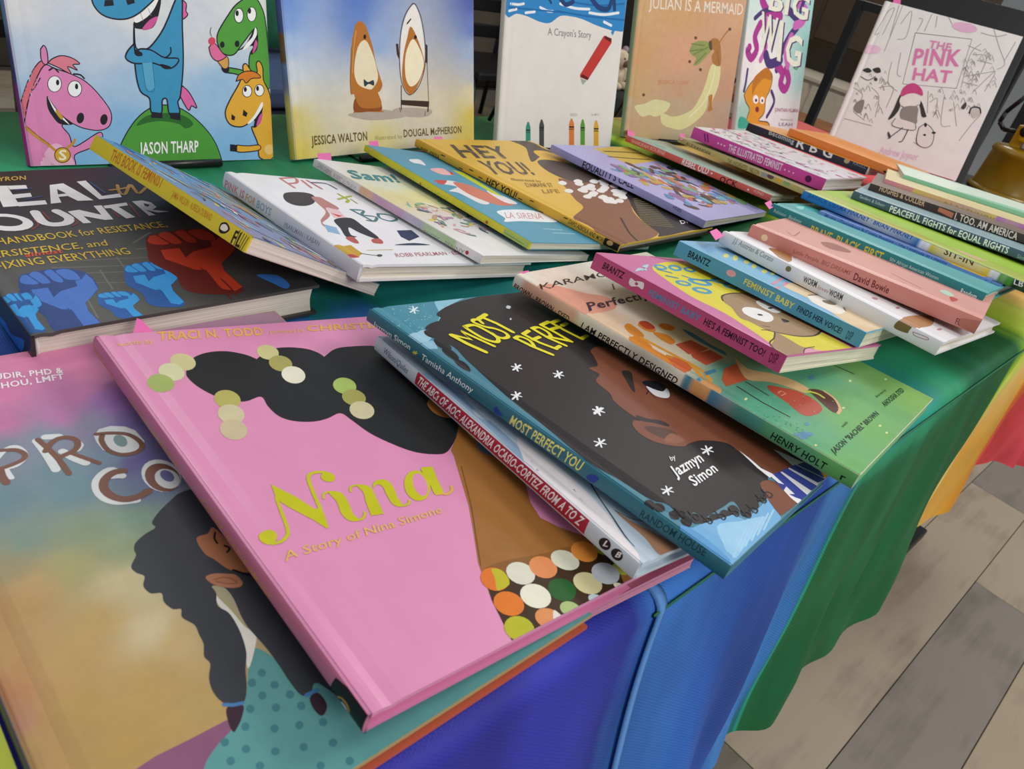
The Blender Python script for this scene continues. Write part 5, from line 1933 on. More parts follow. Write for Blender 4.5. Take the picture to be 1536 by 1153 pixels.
["K","c8603f",1113,[832,465,845,498,879,507]],
["K","c8c4d8",648,[727,1518,745,1545,774,1559]],
["K","b87a5a",761,[749,1040,782,1149,879,1209]],
["K","5a8ab8",661,[1238,433,1261,494,1305,542]],
["K","7aa86a",1272,[1139,867,1234,860,1276,775]],
["K","c0a050",1322,[1985,426,2038,481,2084,542]],
["K","3a3a44",1166,[992,413,1068,477,1122,561]],
["K","8f6a9a",1436,[517,1570,508,1601,510,1632]],
["K","6aa8b8",652,[1174,404,1219,460,1240,528]],
["K","5a3a30",943,[650,1362,710,1405,780,1426]],
["K","c8603f",1055,[1618,1241,1655,1155,1748,1143]],
["K","c8c4d8",1232,[1915,1377,2021,1341,2124,1386]],
["K","b87a5a",749,[1627,351,1702,390,1772,342]],
["K","5a8ab8",1316,[1081,1464,1182,1465,1267,1411]],
["K","7aa86a",702,[866,1085,922,1086,965,1050]],
["K","c0a050",1394,[1227,410,1286,477,1274,565]],
["K","3a3a44",946,[1423,1137,1518,1110,1590,1043]],
["K","8f6a9a",934,[388,1304,481,1298,571,1274]],
["K","6aa8b8",949,[1058,666,1140,725,1230,771]],
["K","5a3a30",1098,[1495,1566,1576,1581,1640,1529]],
["K","c8603f",695,[675,542,747,587,754,672]],
["K","c8c4d8",1131,[802,1016,858,1021,902,1056]],
["K","b87a5a",1297,[1666,787,1750,810,1822,858]],
["K","5a8ab8",1156,[253,643,297,652,313,694]],
["K","7aa86a",1373,[1260,1147,1244,1207,1281,1256]],
["K","c0a050",652,[1965,696,2026,619,2123,601]],
["K","3a3a44",820,[1552,1206,1567,1243,1597,1269]],
["K","8f6a9a",1189,[1146,1179,1200,1212,1262,1198]],
["K","6aa8b8",1184,[1748,366,1773,404,1780,450]],
["K","5a3a30",791,[1669,1131,1727,1176,1795,1206]],
["K","c8603f",607,[918,861,983,847,1035,807]],
["K","c8c4d8",1426,[861,1512,844,1553,866,1592]],
["K","b87a5a",689,[1386,576,1423,596,1462,612]],
["K","5a8ab8",1345,[955,484,969,545,1022,578]],
["K","7aa86a",654,[531,1250,536,1305,578,1342]],
["K","c0a050",1257,[826,1197,850,1300,889,1399]],
["K","3a3a44",1070,[1959,1515,2022,1543,2089,1528]],
["K","8f6a9a",625,[395,1482,439,1484,478,1503]],
["K","6aa8b8",1161,[1895,482,1961,394,2058,345]],
["K","5a3a30",1344,[912,741,930,829,913,918]],
["K","c8603f",1016,[1637,1427,1688,1477,1759,1469]],
["K","c8c4d8",1491,[904,1105,973,1146,981,1226]],
["K","b87a5a",970,[577,1060,612,1052,645,1067]],
["K","5a8ab8",884,[332,423,403,429,437,490]],
["K","7aa86a",1031,[655,1415,608,1515,657,1615]],
["K","c0a050",1125,[653,1120,750,1070,858,1089]],
["K","3a3a44",1088,[1358,429,1375,497,1421,550]],
["K","8f6a9a",962,[1655,444,1731,390,1821,417]],
["K","6aa8b8",878,[1530,481,1621,476,1695,530]],
["K","5a3a30",699,[1178,1409,1262,1460,1343,1515]],
["K","c8603f",602,[1860,868,1928,836,2001,813]],
["K","c8c4d8",642,[796,468,841,511,903,498]],
["K","b87a5a",769,[786,335,845,336,899,362]],
["K","5a8ab8",822,[814,1385,812,1457,823,1529]],
["K","7aa86a",1436,[1963,329,2024,366,2087,403]],
["K","c0a050",946,[1321,451,1372,378,1461,386]],
["K","3a3a44",680,[1652,905,1654,973,1630,1038]],
["K","8f6a9a",1028,[1061,845,1069,929,1137,979]],
["K","6aa8b8",1195,[1008,437,1034,487,1056,538]],
["K","5a3a30",1497,[1233,539,1242,585,1283,607]],
["K","c8603f",802,[2024,926,2094,962,2173,951]],
["K","c8c4d8",904,[1398,742,1431,759,1467,758]],
["K","b87a5a",1440,[1256,992,1243,1083,1282,1167]],
["K","5a8ab8",852,[1767,492,1819,586,1796,691]],
["K","7aa86a",1004,[1625,1452,1725,1440,1782,1357]],
["K","c0a050",833,[660,624,761,643,855,601]],
["K","3a3a44",658,[1590,1363,1692,1371,1793,1352]],
["K","8f6a9a",1454,[966,742,1043,717,1123,707]],
["K","6aa8b8",1414,[1060,1039,1069,1069,1064,1100]],
["K","5a3a30",884,[1428,1390,1495,1319,1589,1295]],
["K","c8603f",806,[889,985,887,1070,922,1148]],
["K","c8c4d8",953,[1510,790,1559,859,1547,943]],
   ],
  },
  'spine': {
   'title': [
["T","26262e","EQUALITY'S CALL",[1809,-92,-786,51,4,86],1],
["T","3a3a55","DIESEN",[446,-31,-112,-16,-3,55],0],
   ],
  },
 },
 'rebel': {
  'front_cover': {
   'illustration': [
["G","",[[40,2327,"8fb4a8"],[1749,2316,"9a9a88"],[2688,1863,"a88a78"],[3655,2424,"8aa89a"],[3191,1620,"a09080"],[3235,1020,"8fa498"]]],
["K","c8705a",555,[821,1197,916,1138]],
["K","6a8a80",555,[803,1225,897,1165]],
["K","c8b088",547,[353,1900,445,1844]],
["K","50605a",547,[334,1928,426,1873]],
["K","8fc0b0",557,[903,1075,998,1015]],
["K","c8705a",545,[213,2111,304,2056]],
["K","6a8a80",553,[668,1427,762,1369]],
["K","c8b088",557,[945,1011,1040,950]],
["K","50605a",547,[331,1933,423,1877]],
["K","8fc0b0",544,[144,2215,234,2161]],
["K","c8705a",561,[1147,707,1244,645]],
["K","6a8a80",558,[989,945,1085,884]],
["K","c8b088",556,[874,1117,969,1057]],
["K","50605a",557,[909,1066,1004,1005]],
["K","8fc0b0",558,[976,965,1071,904]],
["K","c8705a",552,[619,1500,713,1442]],
["K","6a8a80",560,[1089,795,1185,733]],
["K","c8b088",561,[1138,722,1234,659]],
["K","50605a",556,[865,1131,960,1071]],
["K","8fc0b0",557,[894,1087,989,1027]],
["K","c8705a",544,[173,2172,263,2117]],
["K","6a8a80",546,[305,1972,396,1917]],
["K","c8b088",553,[700,1379,794,1321]],
["K","50605a",557,[949,1005,1045,944]],
["K","8fc0b0",544,[154,2199,244,2145]],
["K","c8705a",560,[1068,827,1164,765]],
   ],
   'tabs': [
["TAB","ef8fc0",[1491,3040,1902,3100,381,2377,52,2341]],
   ],
  },
  'spine': {
   'title': [
["T","e8b8ac","SHAKIRAH BOURNE",[2238,-75,-567,14,1,50],0],
["T","ece6e0","REBEL OLD",[1377,-81,-424,7,5,84],1],
["T","4a1c18","QCK",[765,-99,-265,12,4,78],1],
["E","ecd0c0",[907,-37,-14,5,-6,-13]],
["E","ecd0c0",[331,-50,-13,5,-6,-13]],
["T","e8b8ac","POND",[245,-52,-141,2,4,34],0],
   ],
  },
 },
 'block': {
  'spine': {
   'lettering': [
["E","c9b46a",[1517,-55,-62,-2,3,-36]],
["E","9a9a9e",[673,-30,-57,-2,1,-34]],
["E","6a4a50",[568,-23,-56,-2,1,-34]],
["E","e0b040",[425,-24,-56,-2,1,-34]],
["E","8fb070",[293,-19,-55,-2,1,-33]],
["E","c9b46a",[160,-28,-54,-2,0,-33]],
["T","6a5a3a","THE UNDEFEATED · NELSON",[1327,-80,-571,11,7,61],0],
["T","6a4a30","ALEXANDER",[2140,-75,-500,-9,-3,47],0],
   ],
  },
  'front_cover': {
   'illustration': [
["P","c9cf4a",[1440,162,2679,412,1710,20,1050,-166]],
   ],
   'tabs': [
["TAB","ef8fc0",[481,2646,718,2722,71,2217,-173,2144]],
   ],
  },
 },
 'illus': {
  'front_cover': {
   'illustration': [
["G","",[[409,2257,"d8d4d2"],[1243,1892,"c8c4c6"],[1187,1105,"cfc8c8"],[894,284,"d0ccd2"],[1895,-4,"c8c4c8"],[1258,2097,"cfccc8"]]],
["K","8a8a90",291,[1685,128,1751,187,1783,271]],
["K","5a6070",232,[381,954,388,1017,394,1080]],
["K","c4708f",383,[1283,1119,1356,1131,1428,1123]],
["K","a8a4a0",180,[600,443,648,426,694,406]],
["K","b0b8c0",220,[387,1005,443,968,450,901]],
["K","ecebea",200,[1111,1485,1176,1570,1244,1652]],
["K","d84fa0",220,[1372,343,1407,336,1439,353]],
["K","8a8a90",222,[1141,1942,1195,1848,1283,1784]],
["K","5a6070",283,[116,681,159,637,176,578]],
["K","c4708f",246,[487,2102,520,2178,510,2259]],
["K","a8a4a0",268,[193,1634,246,1703,320,1747]],
["K","b0b8c0",291,[954,827,990,822,1024,809]],
["K","ecebea",274,[1699,964,1695,999,1689,1035]],
["K","d84fa0",394,[1113,1910,1168,1982,1258,1994]],
["K","8a8a90",174,[274,1805,359,1842,448,1814]],
["K","5a6070",282,[154,1950,259,1952,328,2031]],
["K","c4708f",189,[1065,251,1097,291,1139,320]],
["K","a8a4a0",151,[1296,1265,1315,1349,1382,1403]],
["K","b0b8c0",235,[230,902,298,917,368,915]],
["K","ecebea",201,[578,649,652,675,717,631]],
["K","d84fa0",362,[1486,1518,1561,1544,1640,1540]],
["K","8a8a90",219,[164,1260,211,1293,267,1280]],
["K","5a6070",202,[1249,1676,1256,1717,1272,1755]],
["K","c4708f",219,[1478,68,1583,22,1678,87]],
["K","a8a4a0",252,[1249,498,1246,551,1241,605]],
["K","b0b8c0",205,[1122,252,1202,261,1249,326]],
["K","ecebea",297,[142,1074,211,1057,274,1022]],
["K","d84fa0",151,[483,1268,567,1289,590,1372]],
["K","8a8a90",330,[578,1328,676,1343,751,1278]],
["K","5a6070",293,[210,1326,290,1409,268,1522]],
["K","c4708f",195,[493,1140,596,1101,692,1156]],
["K","a8a4a0",334,[1349,1765,1459,1754,1560,1710]],
["K","b0b8c0",216,[133,1589,172,1593,197,1624]],
["K","ecebea",268,[1837,679,1882,701,1923,732]],
["K","d84fa0",155,[91,151,132,168,168,193]],
["K","8a8a90",371,[1013,584,1044,682,1144,708]],
["K","5a6070",237,[1160,1410,1153,1480,1144,1549]],
["K","c4708f",208,[645,198,642,288,719,335]],
["K","a8a4a0",244,[502,639,546,639,586,625]],
["K","b0b8c0",374,[174,763,201,784,234,796]],
["K","ecebea",347,[1111,1640,1141,1621,1154,1587]],
["K","d84fa0",368,[366,541,435,489,521,485]],
["K","8a8a90",201,[1423,700,1521,721,1592,793]],
["K","5a6070",197,[1125,2173,1160,2103,1238,2099]],
["K","c4708f",309,[1517,2048,1560,2008,1618,2016]],
["K","a8a4a0",172,[796,1727,869,1737,932,1700]],
["K","b0b8c0",199,[499,1822,459,1931,515,2032]],
["K","ecebea",173,[527,702,573,641,638,599]],
["K","d84fa0",367,[1388,598,1454,611,1519,598]],
["K","8a8a90",254,[1747,870,1761,962,1797,1048]],
["K","5a6070",356,[105,889,69,937,92,993]],
["K","c4708f",341,[1471,2002,1559,2047,1654,2075]],
["K","a8a4a0",161,[187,203,214,234,230,271]],
["K","b0b8c0",241,[1706,1846,1699,1952,1694,2059]],
["K","ecebea",382,[567,1031,650,992,741,1005]],
["K","d84fa0",330,[1005,297,1049,294,1092,281]],
["K","8a8a90",225,[656,1755,691,1674,777,1659]],
["K","5a6070",296,[1181,1479,1273,1490,1360,1520]],
["K","c4708f",205,[268,1546,344,1546,421,1549]],
["K","a8a4a0",347,[1523,1321,1558,1313,1585,1337]],
["K","b0b8c0",202,[857,559,873,590,879,625]],
["K","ecebea",170,[1775,876,1800,904,1821,934]],
["K","d84fa0",296,[1086,1771,1124,1836,1193,1867]],
["K","8a8a90",395,[155,1443,189,1515,232,1582]],
["K","5a6070",170,[642,1770,707,1789,765,1824]],
["K","c4708f",263,[1286,1248,1276,1370,1379,1438]],
["K","a8a4a0",391,[591,229,613,308,675,362]],
["K","b0b8c0",198,[502,384,546,370,564,328]],
["K","ecebea",152,[623,1224,677,1163,711,1089]],
["K","d84fa0",178,[261,1143,292,1209,268,1278]],
["K","8a8a90",297,[320,475,394,420,427,335]],
["K","5a6070",248,[224,1428,282,1442,341,1432]],
["K","c4708f",361,[110,154,75,253,90,358]],
["K","a8a4a0",185,[1231,731,1300,740,1340,797]],
["K","b0b8c0",168,[1634,1114,1678,1142,1701,1189]],
["K","ecebea",270,[893,2020,869,2102,908,2177]],
["K","d84fa0",224,[1345,1330,1384,1346,1425,1358]],
["K","8a8a90",154,[1520,1765,1571,1804,1585,1866]],
["K","5a6070",163,[357,474,389,463,416,482]],
["K","c4708f",274,[922,1454,1017,1518,1011,1632]],
["K","a8a4a0",298,[963,1099,1005,1079,1025,1037]],
["K","b0b8c0",246,[523,1122,570,1182,567,1258]],
["K","ecebea",349,[1695,1892,1773,1911,1811,1982]],
["K","d84fa0",255,[488,1679,582,1702,664,1752]],
["K","8a8a90",382,[483,1373,558,1387,607,1446]],
["K","5a6070",342,[474,668,497,591,574,566]],
["K","c4708f",367,[284,1904,322,1965,393,1981]],
["K","a8a4a0",350,[416,921,457,911,475,873]],
["K","b0b8c0",368,[618,1966,668,2038,756,2045]],
["K","ecebea",361,[69,1562,80,1506,129,1474]],
["K","d84fa0",242,[269,2039,302,2019,317,1983]],
["K","8a8a90",309,[755,1044,744,1103,773,1155]],
["K","5a6070",382,[902,1851,951,1920,936,2004]],
["K","c4708f",326,[466,2087,545,2152,641,2186]],
["K","a8a4a0",395,[1517,1170,1622,1130,1711,1197]],
["K","b0b8c0",156,[629,1291,635,1257,662,1236]],
["K","ecebea",184,[1239,83,1285,141,1333,197]],
["K","d84fa0",319,[174,1051,240,1016,267,945]],
["K","8a8a90",354,[222,2015,252,2049,296,2039]],
["K","5a6070",267,[1565,908,1557,943,1571,977]],
["K","c4708f",394,[1539,1468,1591,1533,1588,1616]],
["K","a8a4a0",288,[400,1799,501,1817,600,1843]],
["K","b0b8c0",260,[1579,1677,1595,1749,1642,1808]],
["K","ecebea",162,[1745,556,1789,547,1827,570]],
["K","d84fa0",157,[779,263,808,287,844,280]],
["K","8a8a90",163,[485,178,521,239,589,259]],
["K","5a6070",347,[735,1012,781,1068,852,1061]],
["K","c4708f",330,[1566,193,1618,116,1711,108]],
["K","a8a4a0",160,[571,1634,638,1619,706,1609]],
["K","b0b8c0",326,[809,1473,862,1366,975,1331]],
["K","d84fa0",808,[1010,2173,1045,2096]],
["K","f0ecf0",707,[1039,2085,1100,2020]],
["K","d84fa0",761,[710,1603,744,1529]],
["K","f0ecf0",666,[739,1519,798,1456]],
["K","d84fa0",743,[649,1315,683,1243]],
["K","f0ecf0",651,[678,1233,735,1171]],
["K","d84fa0",710,[427,896,459,826]],
["K","f0ecf0",621,[455,817,510,756]],
["K","d84fa0",696,[416,615,448,546]],
["K","f0ecf0",610,[443,537,498,477]],
["K","d84fa0",688,[470,331,502,263]],
["K","f0ecf0",602,[497,255,552,194]],
["K","d84fa0",700,[793,113,825,44]],
["K","f0ecf0",613,[820,36,875,-25]],
["K","d84fa0",721,[1157,35,1190,-36]],
["K","f0ecf0",632,[1184,-44,1241,-106]],
["K","d84fa0",753,[1639,-14,1673,-87]],
["K","f0ecf0",659,[1667,-95,1726,-160]],
["K","d84fa0",793,[969,1917,1004,1841]],
["K","f0ecf0",694,[999,1830,1059,1766]],
   ],
  },
  'spine': {
   'title': [
["K","7a2470",227,[2004,-43,1947,-136]],
["K","7a2470",226,[1954,-39,1898,-129]],
["T","f0d8ec","THE ILLUSTRATED FEMINIST",[1545,-147,-895,21,12,98],1],
["E","f0c8e8",[1734,-95,-13,4,-5,-11]],
["E","f0c8e8",[1679,-95,-13,4,-5,-11]],
["E","f0c8e8",[1624,-95,-13,4,-5,-11]],
["E","f0c8e8",[606,-91,-11,4,-5,-11]],
["E","f0c8e8",[539,-90,-11,4,-5,-10]],
["E","f0c8e8",[472,-90,-11,4,-5,-10]],
["E","5a1450",[236,-88,-44,17,-22,-44]],
   ],
  },
 },
 'rbg': {
  'spine': {
   'lettering': [
["T","c0c0c8","Becoming",[1794,-66,-481,-4,12,76],1],
   ],
   'title': [
["T","ecebee","R B G",[1258,-102,-640,24,7,142],1],
["E","b8a88a",[362,-29,-43,16,-18,-36]],
["T","8a90a8","KRULL",[248,-44,-216,1,12,59],0],
   ],
  },
  'front_cover': {
   'illustration': [
["P","d8a02a",[2562,2263,3821,2270,1560,174,-50,-12]],
["S","c87a50",[1465,1151,1734,1068,753,540]],
   ],
  },
 },
 'logo': {
  'front_cover': {
   'illustration': [
["P","e08a30",[551,2031,1937,1349,125,-18,-627,-143,-615,666]],
   ],
  },
  'spine': {
   'emblem': [
["K","3a2018",290,[231,-97,118,-106,70,-64]],
["K","3a2018",290,[147,-153,57,-153]],
["K","3a2018",224,[119,-37,14,-101]],
   ],
  },
 },
 'uni': {
  'front_cover': {
   'illustration': [
["G","",[[9,1294,"dedddf"],[961,1389,"e6e4de"],[2253,1486,"e2e4dc"],[-15,888,"bccce0"],[763,1008,"c8d2e0"],[1597,1142,"d4d8de"],[120,540,"9fc0e0"],[883,712,"a8c4e0"],[1739,660,"9cc0e0"],[337,39,"7fb4e0"],[838,318,"86b6e0"],[1885,32,"7fb4e0"],[1497,-28,"80b4e0"]]],
["S","4f9a3c",[653,-27,735,126,834,286,947,415,1071,497,1192,523,1328,501,1463,420,1597,284,1680,144,1725,-17,1646,-51,1137,-26]],
["K","22202a",100,[653,-27,735,126,834,286,947,415,1071,497,1192,523,1328,501,1463,420,1597,284,1680,144,1725,-17]],
["S","2d6a2c",[921,335,978,399,1082,441,1253,451,1391,419,1457,352,1381,310,1314,352,1177,376,1041,367]],
["S","d9707f",[-10,494,53,639,136,785,200,852,230,818,173,715,103,612,47,509,-7,333]],
["K","22202a",85,[-10,494,53,639,136,785,200,852,230,818,173,715,103,612,47,509,-7,333,-10,494]],
["S","e087b8",[-9,319,45,495,108,641,216,817,297,799,433,755,543,692,648,567,710,444,681,334,583,295,449,318,351,364,289,334,337,257,354,164,416,179,588,279,605,224,502,146,358,86,329,-16,-20,-27]],
["K","22202a",90,[-9,319,45,495,108,641,216,817,297,799,433,755,543,692,648,567,710,444,681,334,583,295,449,318,351,364,289,334,337,257,354,164,416,179,588,279,605,224,502,146,358,86,329,-16,-20,-27,-9,319]],
["S","eeb4d0",[89,-8,111,92,195,182,266,166,326,71,329,-16]],
["S","e087b8",[210,944,239,976,257,933,250,840,218,831,203,873]],
["K","22202a",85,[210,944,239,976,257,933,250,840,218,831,203,873,210,944]],
["S","e07f8f",[250,840,294,878,368,904,451,887,501,846,444,836,475,793,399,819,420,761,326,808]],
["K","22202a",87,[250,840,294,878,368,904,451,887,501,846,444,836,475,793,399,819,420,761,326,808,250,840]],
["E","22202a",[279,675,57,2,-10,-67]],
["E","f6f6f6",[279,675,51,2,-9,-62]],
["E","22202a",[433,641,59,2,-9,-69]],
["E","f6f6f6",[433,641,53,2,-8,-63]],
["E","22202a",[304,688,13,0,-3,-23]],
["E","22202a",[450,661,13,0,-3,-24]],
["K","22202a",128,[253,783,290,803,321,772]],
["K","22202a",133,[442,762,492,757,521,729]],
["E","22202a",[446,400,29,-5,-14,-45]],
["E","22202a",[641,389,30,-5,-14,-46]],
["S","22202a",[206,578,242,513,301,424,379,349,276,349,227,409,198,483]],
["S","f3f0ee",[211,571,252,483,349,349,303,387,248,454]],
["S","c89a3a",[264,469,307,409,289,387,257,439]],
["K","c9902f",206,[5,319,77,244,152,183,215,120]],
["K","c9902f",212,[307,149,357,187,376,218]],
["K","7a5214",58,[19,326,92,251,167,182]],
["E","7a5214",[259,88,67,-2,-9,-68]],
["E","d8a83a",[259,88,59,-1,-8,-59]],
["T","f0ead0","S",[223,46,63,1,12,83],1],
["S","e06aa8",[1451,1438,1485,1411,1476,1349,1491,1320,1436,1277,1416,1344]],
["K","22202a",98,[1451,1438,1485,1411,1476,1349,1491,1320,1436,1277,1416,1344,1451,1438]],
["S","e06aa8",[1382,698,1446,635,1506,504,1454,520,1423,478,1369,568,1349,632]],
["K","22202a",103,[1382,698,1446,635,1506,504,1454,520,1423,478,1369,568,1349,632,1382,698]],
["S","3d94bf",[991,1172,988,1008,1059,997,1128,1032,1260,1194,1441,1512,1429,1207,1408,892,1356,616,1324,550,1332,452,1235,442,1223,572,1179,563,1159,450,1067,457,1063,577,988,638,964,793,974,1022]],
["K","22202a",137,[991,1172,988,1008,1059,997,1128,1032,1260,1194,1441,1512,1429,1207,1408,892,1356,616,1324,550,1332,452,1235,442,1223,572,1179,563,1159,450,1067,457,1063,577,988,638,964,793,974,1022,991,1172]],
["S","3d94bf",[662,1443,669,1332,733,1253,850,1227,977,1252,1113,1346,1259,1507,1044,1570,769,1538]],
["K","22202a",123,[662,1443,669,1332,733,1253,850,1227,977,1252,1113,1346,1259,1507,1044,1570,769,1538,662,1443]],
["S","22202a",[991,1172,1078,1164,1160,1186,1221,1296,1253,1448,1110,1316,1006,1233]],
["S","f4f2ef",[1000,1247,1094,1314,1236,1446,1194,1353,1121,1272,1019,1212]],
["K","8a8a8a",46,[1060,1297,1077,1231]],
["K","8a8a8a",47,[1132,1340,1151,1282]],
["S","d05a98",[1061,1163,1134,1244,1211,1280,1180,1218,1126,1168]],
["P","22202a",[770,1370,838,1377,840,1334,756,1319]],
["P","22202a",[946,1388,1017,1402,1022,1373,957,1348]],
["S","3d94bf",[976,1037,913,973,891,911,965,873,1112,885,1177,873,1275,846,1348,889,1361,937,1234,938,1124,993,1027,998,983,962,1038,950,982,947]],
["K","22202a",132,[976,1037,913,973,891,911,965,873,1112,885,1177,873,1275,846,1348,889,1361,937,1234,938,1124,993,1027,998,983,962,1038,950,982,947,976,1037]],
["K","22202a",130,[1027,998,1124,993,1234,938,1297,981,1302,1028]],
["S","22202a",[979,992,1040,965,1021,941,974,946]],
["S","22202a",[1195,881,1285,862,1257,837,1208,848]],
["P","5aa8cc",[1030,881,1121,893,1120,674,1070,640,1040,671]],
["K","2a6a90",49,[1030,881,1040,671,1078,638,1120,674,1121,893]],
["P","22202a",[1071,461,1168,450,1166,404,1058,408]],
["P","22202a",[1237,454,1338,455,1335,385,1240,401]],
["S","549f3f",[1756,1105,1771,1187,1864,1322,1985,1460,2141,1539,2233,1468,2281,1275,2290,712,2174,812,2080,876,2088,1011,2153,1116,2172,1266,2017,1107,1915,1001,1803,1011]],
["K","22202a",111,[1756,1105,1771,1187,1864,1322,1985,1460,2141,1539,2233,1468,2281,1275,2290,712,2174,812,2080,876,2088,1011,2153,1116,2172,1266,2017,1107,1915,1001,1803,1011,1756,1105]],
["E","22202a",[1996,1357,51,5,-5,-68]],
["E","f4f4f4",[1996,1357,43,4,-4,-61]],
["E","22202a",[2131,1380,52,5,-4,-68]],
["E","f4f4f4",[2131,1380,44,4,-4,-62]],
["E","22202a",[1979,1376,17,2,-2,-26]],
["E","22202a",[2110,1408,17,2,-2,-26]],
["E","22202a",[1807,1085,24,2,-2,-29]],
["E","22202a",[1960,1103,25,2,-2,-30]],
["S","22202a",[2162,1266,2187,1185,2170,1067,2098,1012,2123,1097,1955,1037,2056,1109]],
["S","f4f2ef",[2162,1266,2174,1200,2094,1095,2013,1049,2056,1109,2128,1180]],
["S","d05a98",[2155,1149,2177,1117,2150,1057,2119,1030]],
["S","549f3f",[1850,882,1963,871,2077,842,2055,798,1922,827,1828,839]],
["K","22202a",110,[1850,882,1963,871,2077,842,2055,798,1922,827,1828,839,1850,882]],
["S","22202a",[1784,879,1859,882,1846,832,1800,838]],
["S","d8a050",[1743,942,1848,981,1854,890,1802,871]],
["K","22202a",89,[1743,942,1848,981,1854,890,1802,871,1743,942]],
["S","e06f9a",[1670,1051,1728,1095,1803,1011,1838,980,1751,935,1690,972]],
["K","22202a",88,[1670,1051,1728,1095,1803,1011,1838,980,1751,935,1690,972,1670,1051]],
["E","d84a5f",[1705,1110,36,3,-3,-35]],
["K","22202a",51,[1705,1150,1694,1189,1708,1229]],
["S","e5ac3a",[2010,847,2008,906,2044,925,2098,860,2157,854,2152,931,2183,958,2220,900,2223,779,2286,641,2313,355,2295,22,2138,17,2125,155,2064,318,2106,336,2176,497,2047,372,1945,327,1830,353,1790,457,1846,578,1954,735]],
["K","22202a",117,[2010,847,2008,906,2044,925,2098,860,2157,854,2152,931,2183,958,2220,900,2223,779,2286,641,2313,355,2295,22,2138,17,2125,155,2064,318,2106,336,2176,497,2047,372,1945,327,1830,353,1790,457,1846,578,1954,735,2010,847]],
["S","d87f2a",[1926,759,1959,820,2039,857,2137,853,2194,804,2094,791,2032,746,1995,779]],
["K","22202a",93,[1926,759,1959,820,2039,857,2137,853,2194,804,2094,791,2032,746,1995,779,1926,759]],
["E","22202a",[2037,669,55,2,-4,-59]],
["E","f4f4f4",[2037,669,47,1,-3,-52]],
["E","22202a",[2171,682,56,2,-4,-59]],
["E","f4f4f4",[2171,682,48,1,-3,-52]],
["E","22202a",[2018,686,16,0,-2,-24]],
["E","22202a",[2152,699,16,1,-1,-24]],
["P","22202a",[1856,449,1893,423,1881,388,1849,397]],
["P","22202a",[1986,494,2029,460,2011,424,1972,438]],
["S","22202a",[2190,568,2196,498,2147,354,2084,318,2099,390,2006,354,2111,425]],
["S","f4f2ef",[2190,568,2193,515,2089,390,2017,357,2102,443]],
["S","d05a98",[2152,426,2194,462,2169,372,2116,336]],
["S","e5ac3a",[1894,149,2012,139,2135,146,2143,100,2009,80,1889,86]],
["K","22202a",97,[1894,149,2012,139,2135,146,2143,100,2009,80,1889,86,1894,149]],
["P","22202a",[1820,159,1894,149,1889,83,1815,92]],
["E","efc878",[2246,98,52,-1,-3,-52]],
   ],
   'author_lettering': [
["T","f2f2ee","JASON THARP",[918,81,567,10,8,104],1],
   ],
  },
  'spine': {
   'illustration': [
["G","",[[1293,33,"6a8aa8"],[801,48,"3a4a7a"],[538,-12,"8a3a8a"],[270,-15,"c82a90"],[1,-52,"c03088"]]],
   ],
  },
 },
 'ted': {
  'front_cover': {
   'illustration': [
["G","",[[-2,1533,"6f94d4"],[990,1590,"5f7fc4"],[2868,1699,"5566aa"],[18,1337,"7fa0d8"],[970,1357,"6a8ac8"],[2866,1388,"6a80bc"],[36,1120,"a8bfe0"],[1222,1181,"93acd4"],[2864,1112,"9cb0cc"],[28,863,"ccd4dc"],[1199,858,"c8ccd0"],[2862,852,"b4b8c0"],[27,652,"dcd8cc"],[1183,626,"e0d8c8"],[2860,587,"d8cca8"],[25,437,"d8c87a"],[889,361,"dcd2b8"],[2068,329,"d8cdb4"],[2858,316,"d4c05a"],[2,33,"e0c860"],[1146,106,"dccf8a"],[2855,-53,"dabf58"]]],
["S","b4a89a",[762,435,1284,464,1631,369,1163,349,891,381]],
["S","b4a89a",[1427,439,1577,474,2072,436,2004,353,1631,369]],
["S","b5722f",[914,1301,945,1356,999,1385,1074,1352,1097,1307,1165,1143,1206,954,1265,800,1287,722,1213,664,1261,545,1242,466,1282,434,950,453,829,442,873,498,858,633,807,644,819,785,862,1137]],
["S","8f4f22",[868,595,954,495,1229,486,1247,545,1255,455,1059,448,843,457]],
["S","e8dcbc",[951,1120,1062,1196,1148,1086,1205,935,1223,800,1147,704,1077,686,920,746,880,897]],
["E","1c1a1c",[1060,1229,21,1,-2,-24]],
["S","2c3f48",[1012,793,1069,763,1153,782,1157,724,1081,744,1017,716]],
["S","b5722f",[1146,695,1249,781,1287,722,1227,654,1144,666]],
["K","8f5a2a",110,[860,1118,815,804,813,653]],
["K","d89a50",109,[939,1284,894,1119,851,860]],
["K","4a3a34",126,[1814,1600,1691,1480,1608,1286,1572,1015,1593,757,1705,614,1861,693,1979,896,2005,1159,1956,1434,1872,1584,1814,1600]],
["S","eae6e0",[1813,1585,1705,1471,1622,1287,1587,1015,1608,767,1711,630,1850,705,1963,896,1987,1159,1940,1424,1866,1569]],
["S","b5722f",[1772,1359,1885,1216,1985,978,1929,815,1766,622,1648,676,1602,817,1639,1054,1707,1231]],
["S","f0e6c8",[1795,1224,1911,1118,1972,957,1881,774,1740,705,1661,817,1674,1055]],
["E","1c1a1c",[1844,1247,24,1,-1,-22]],
["K","2c2a30",167,[1715,1386,1776,1436]],
["P","3f2f26",[1567,560,2043,532,2034,462,1564,505]],
["L","3f2f26",148,[1585,717,1570,454]],
["L","4a3a30",104,[2028,958,2037,522]],
["L","3f2f26",209,[2037,522,2020,416]],
["P","3f2f26",[1523,1169,1564,1170,1571,995,1534,1053]],
["P","3f2f26",[2012,1179,2043,1160,2035,958,1992,978]],
["K","3f2f26",74,[1541,475,1559,423]],
["K","3f2f26",78,[1975,418,1967,365]],
["K","e8e4da",95,[1300,702,1306,583]],
   ],
   'author_lettering': [
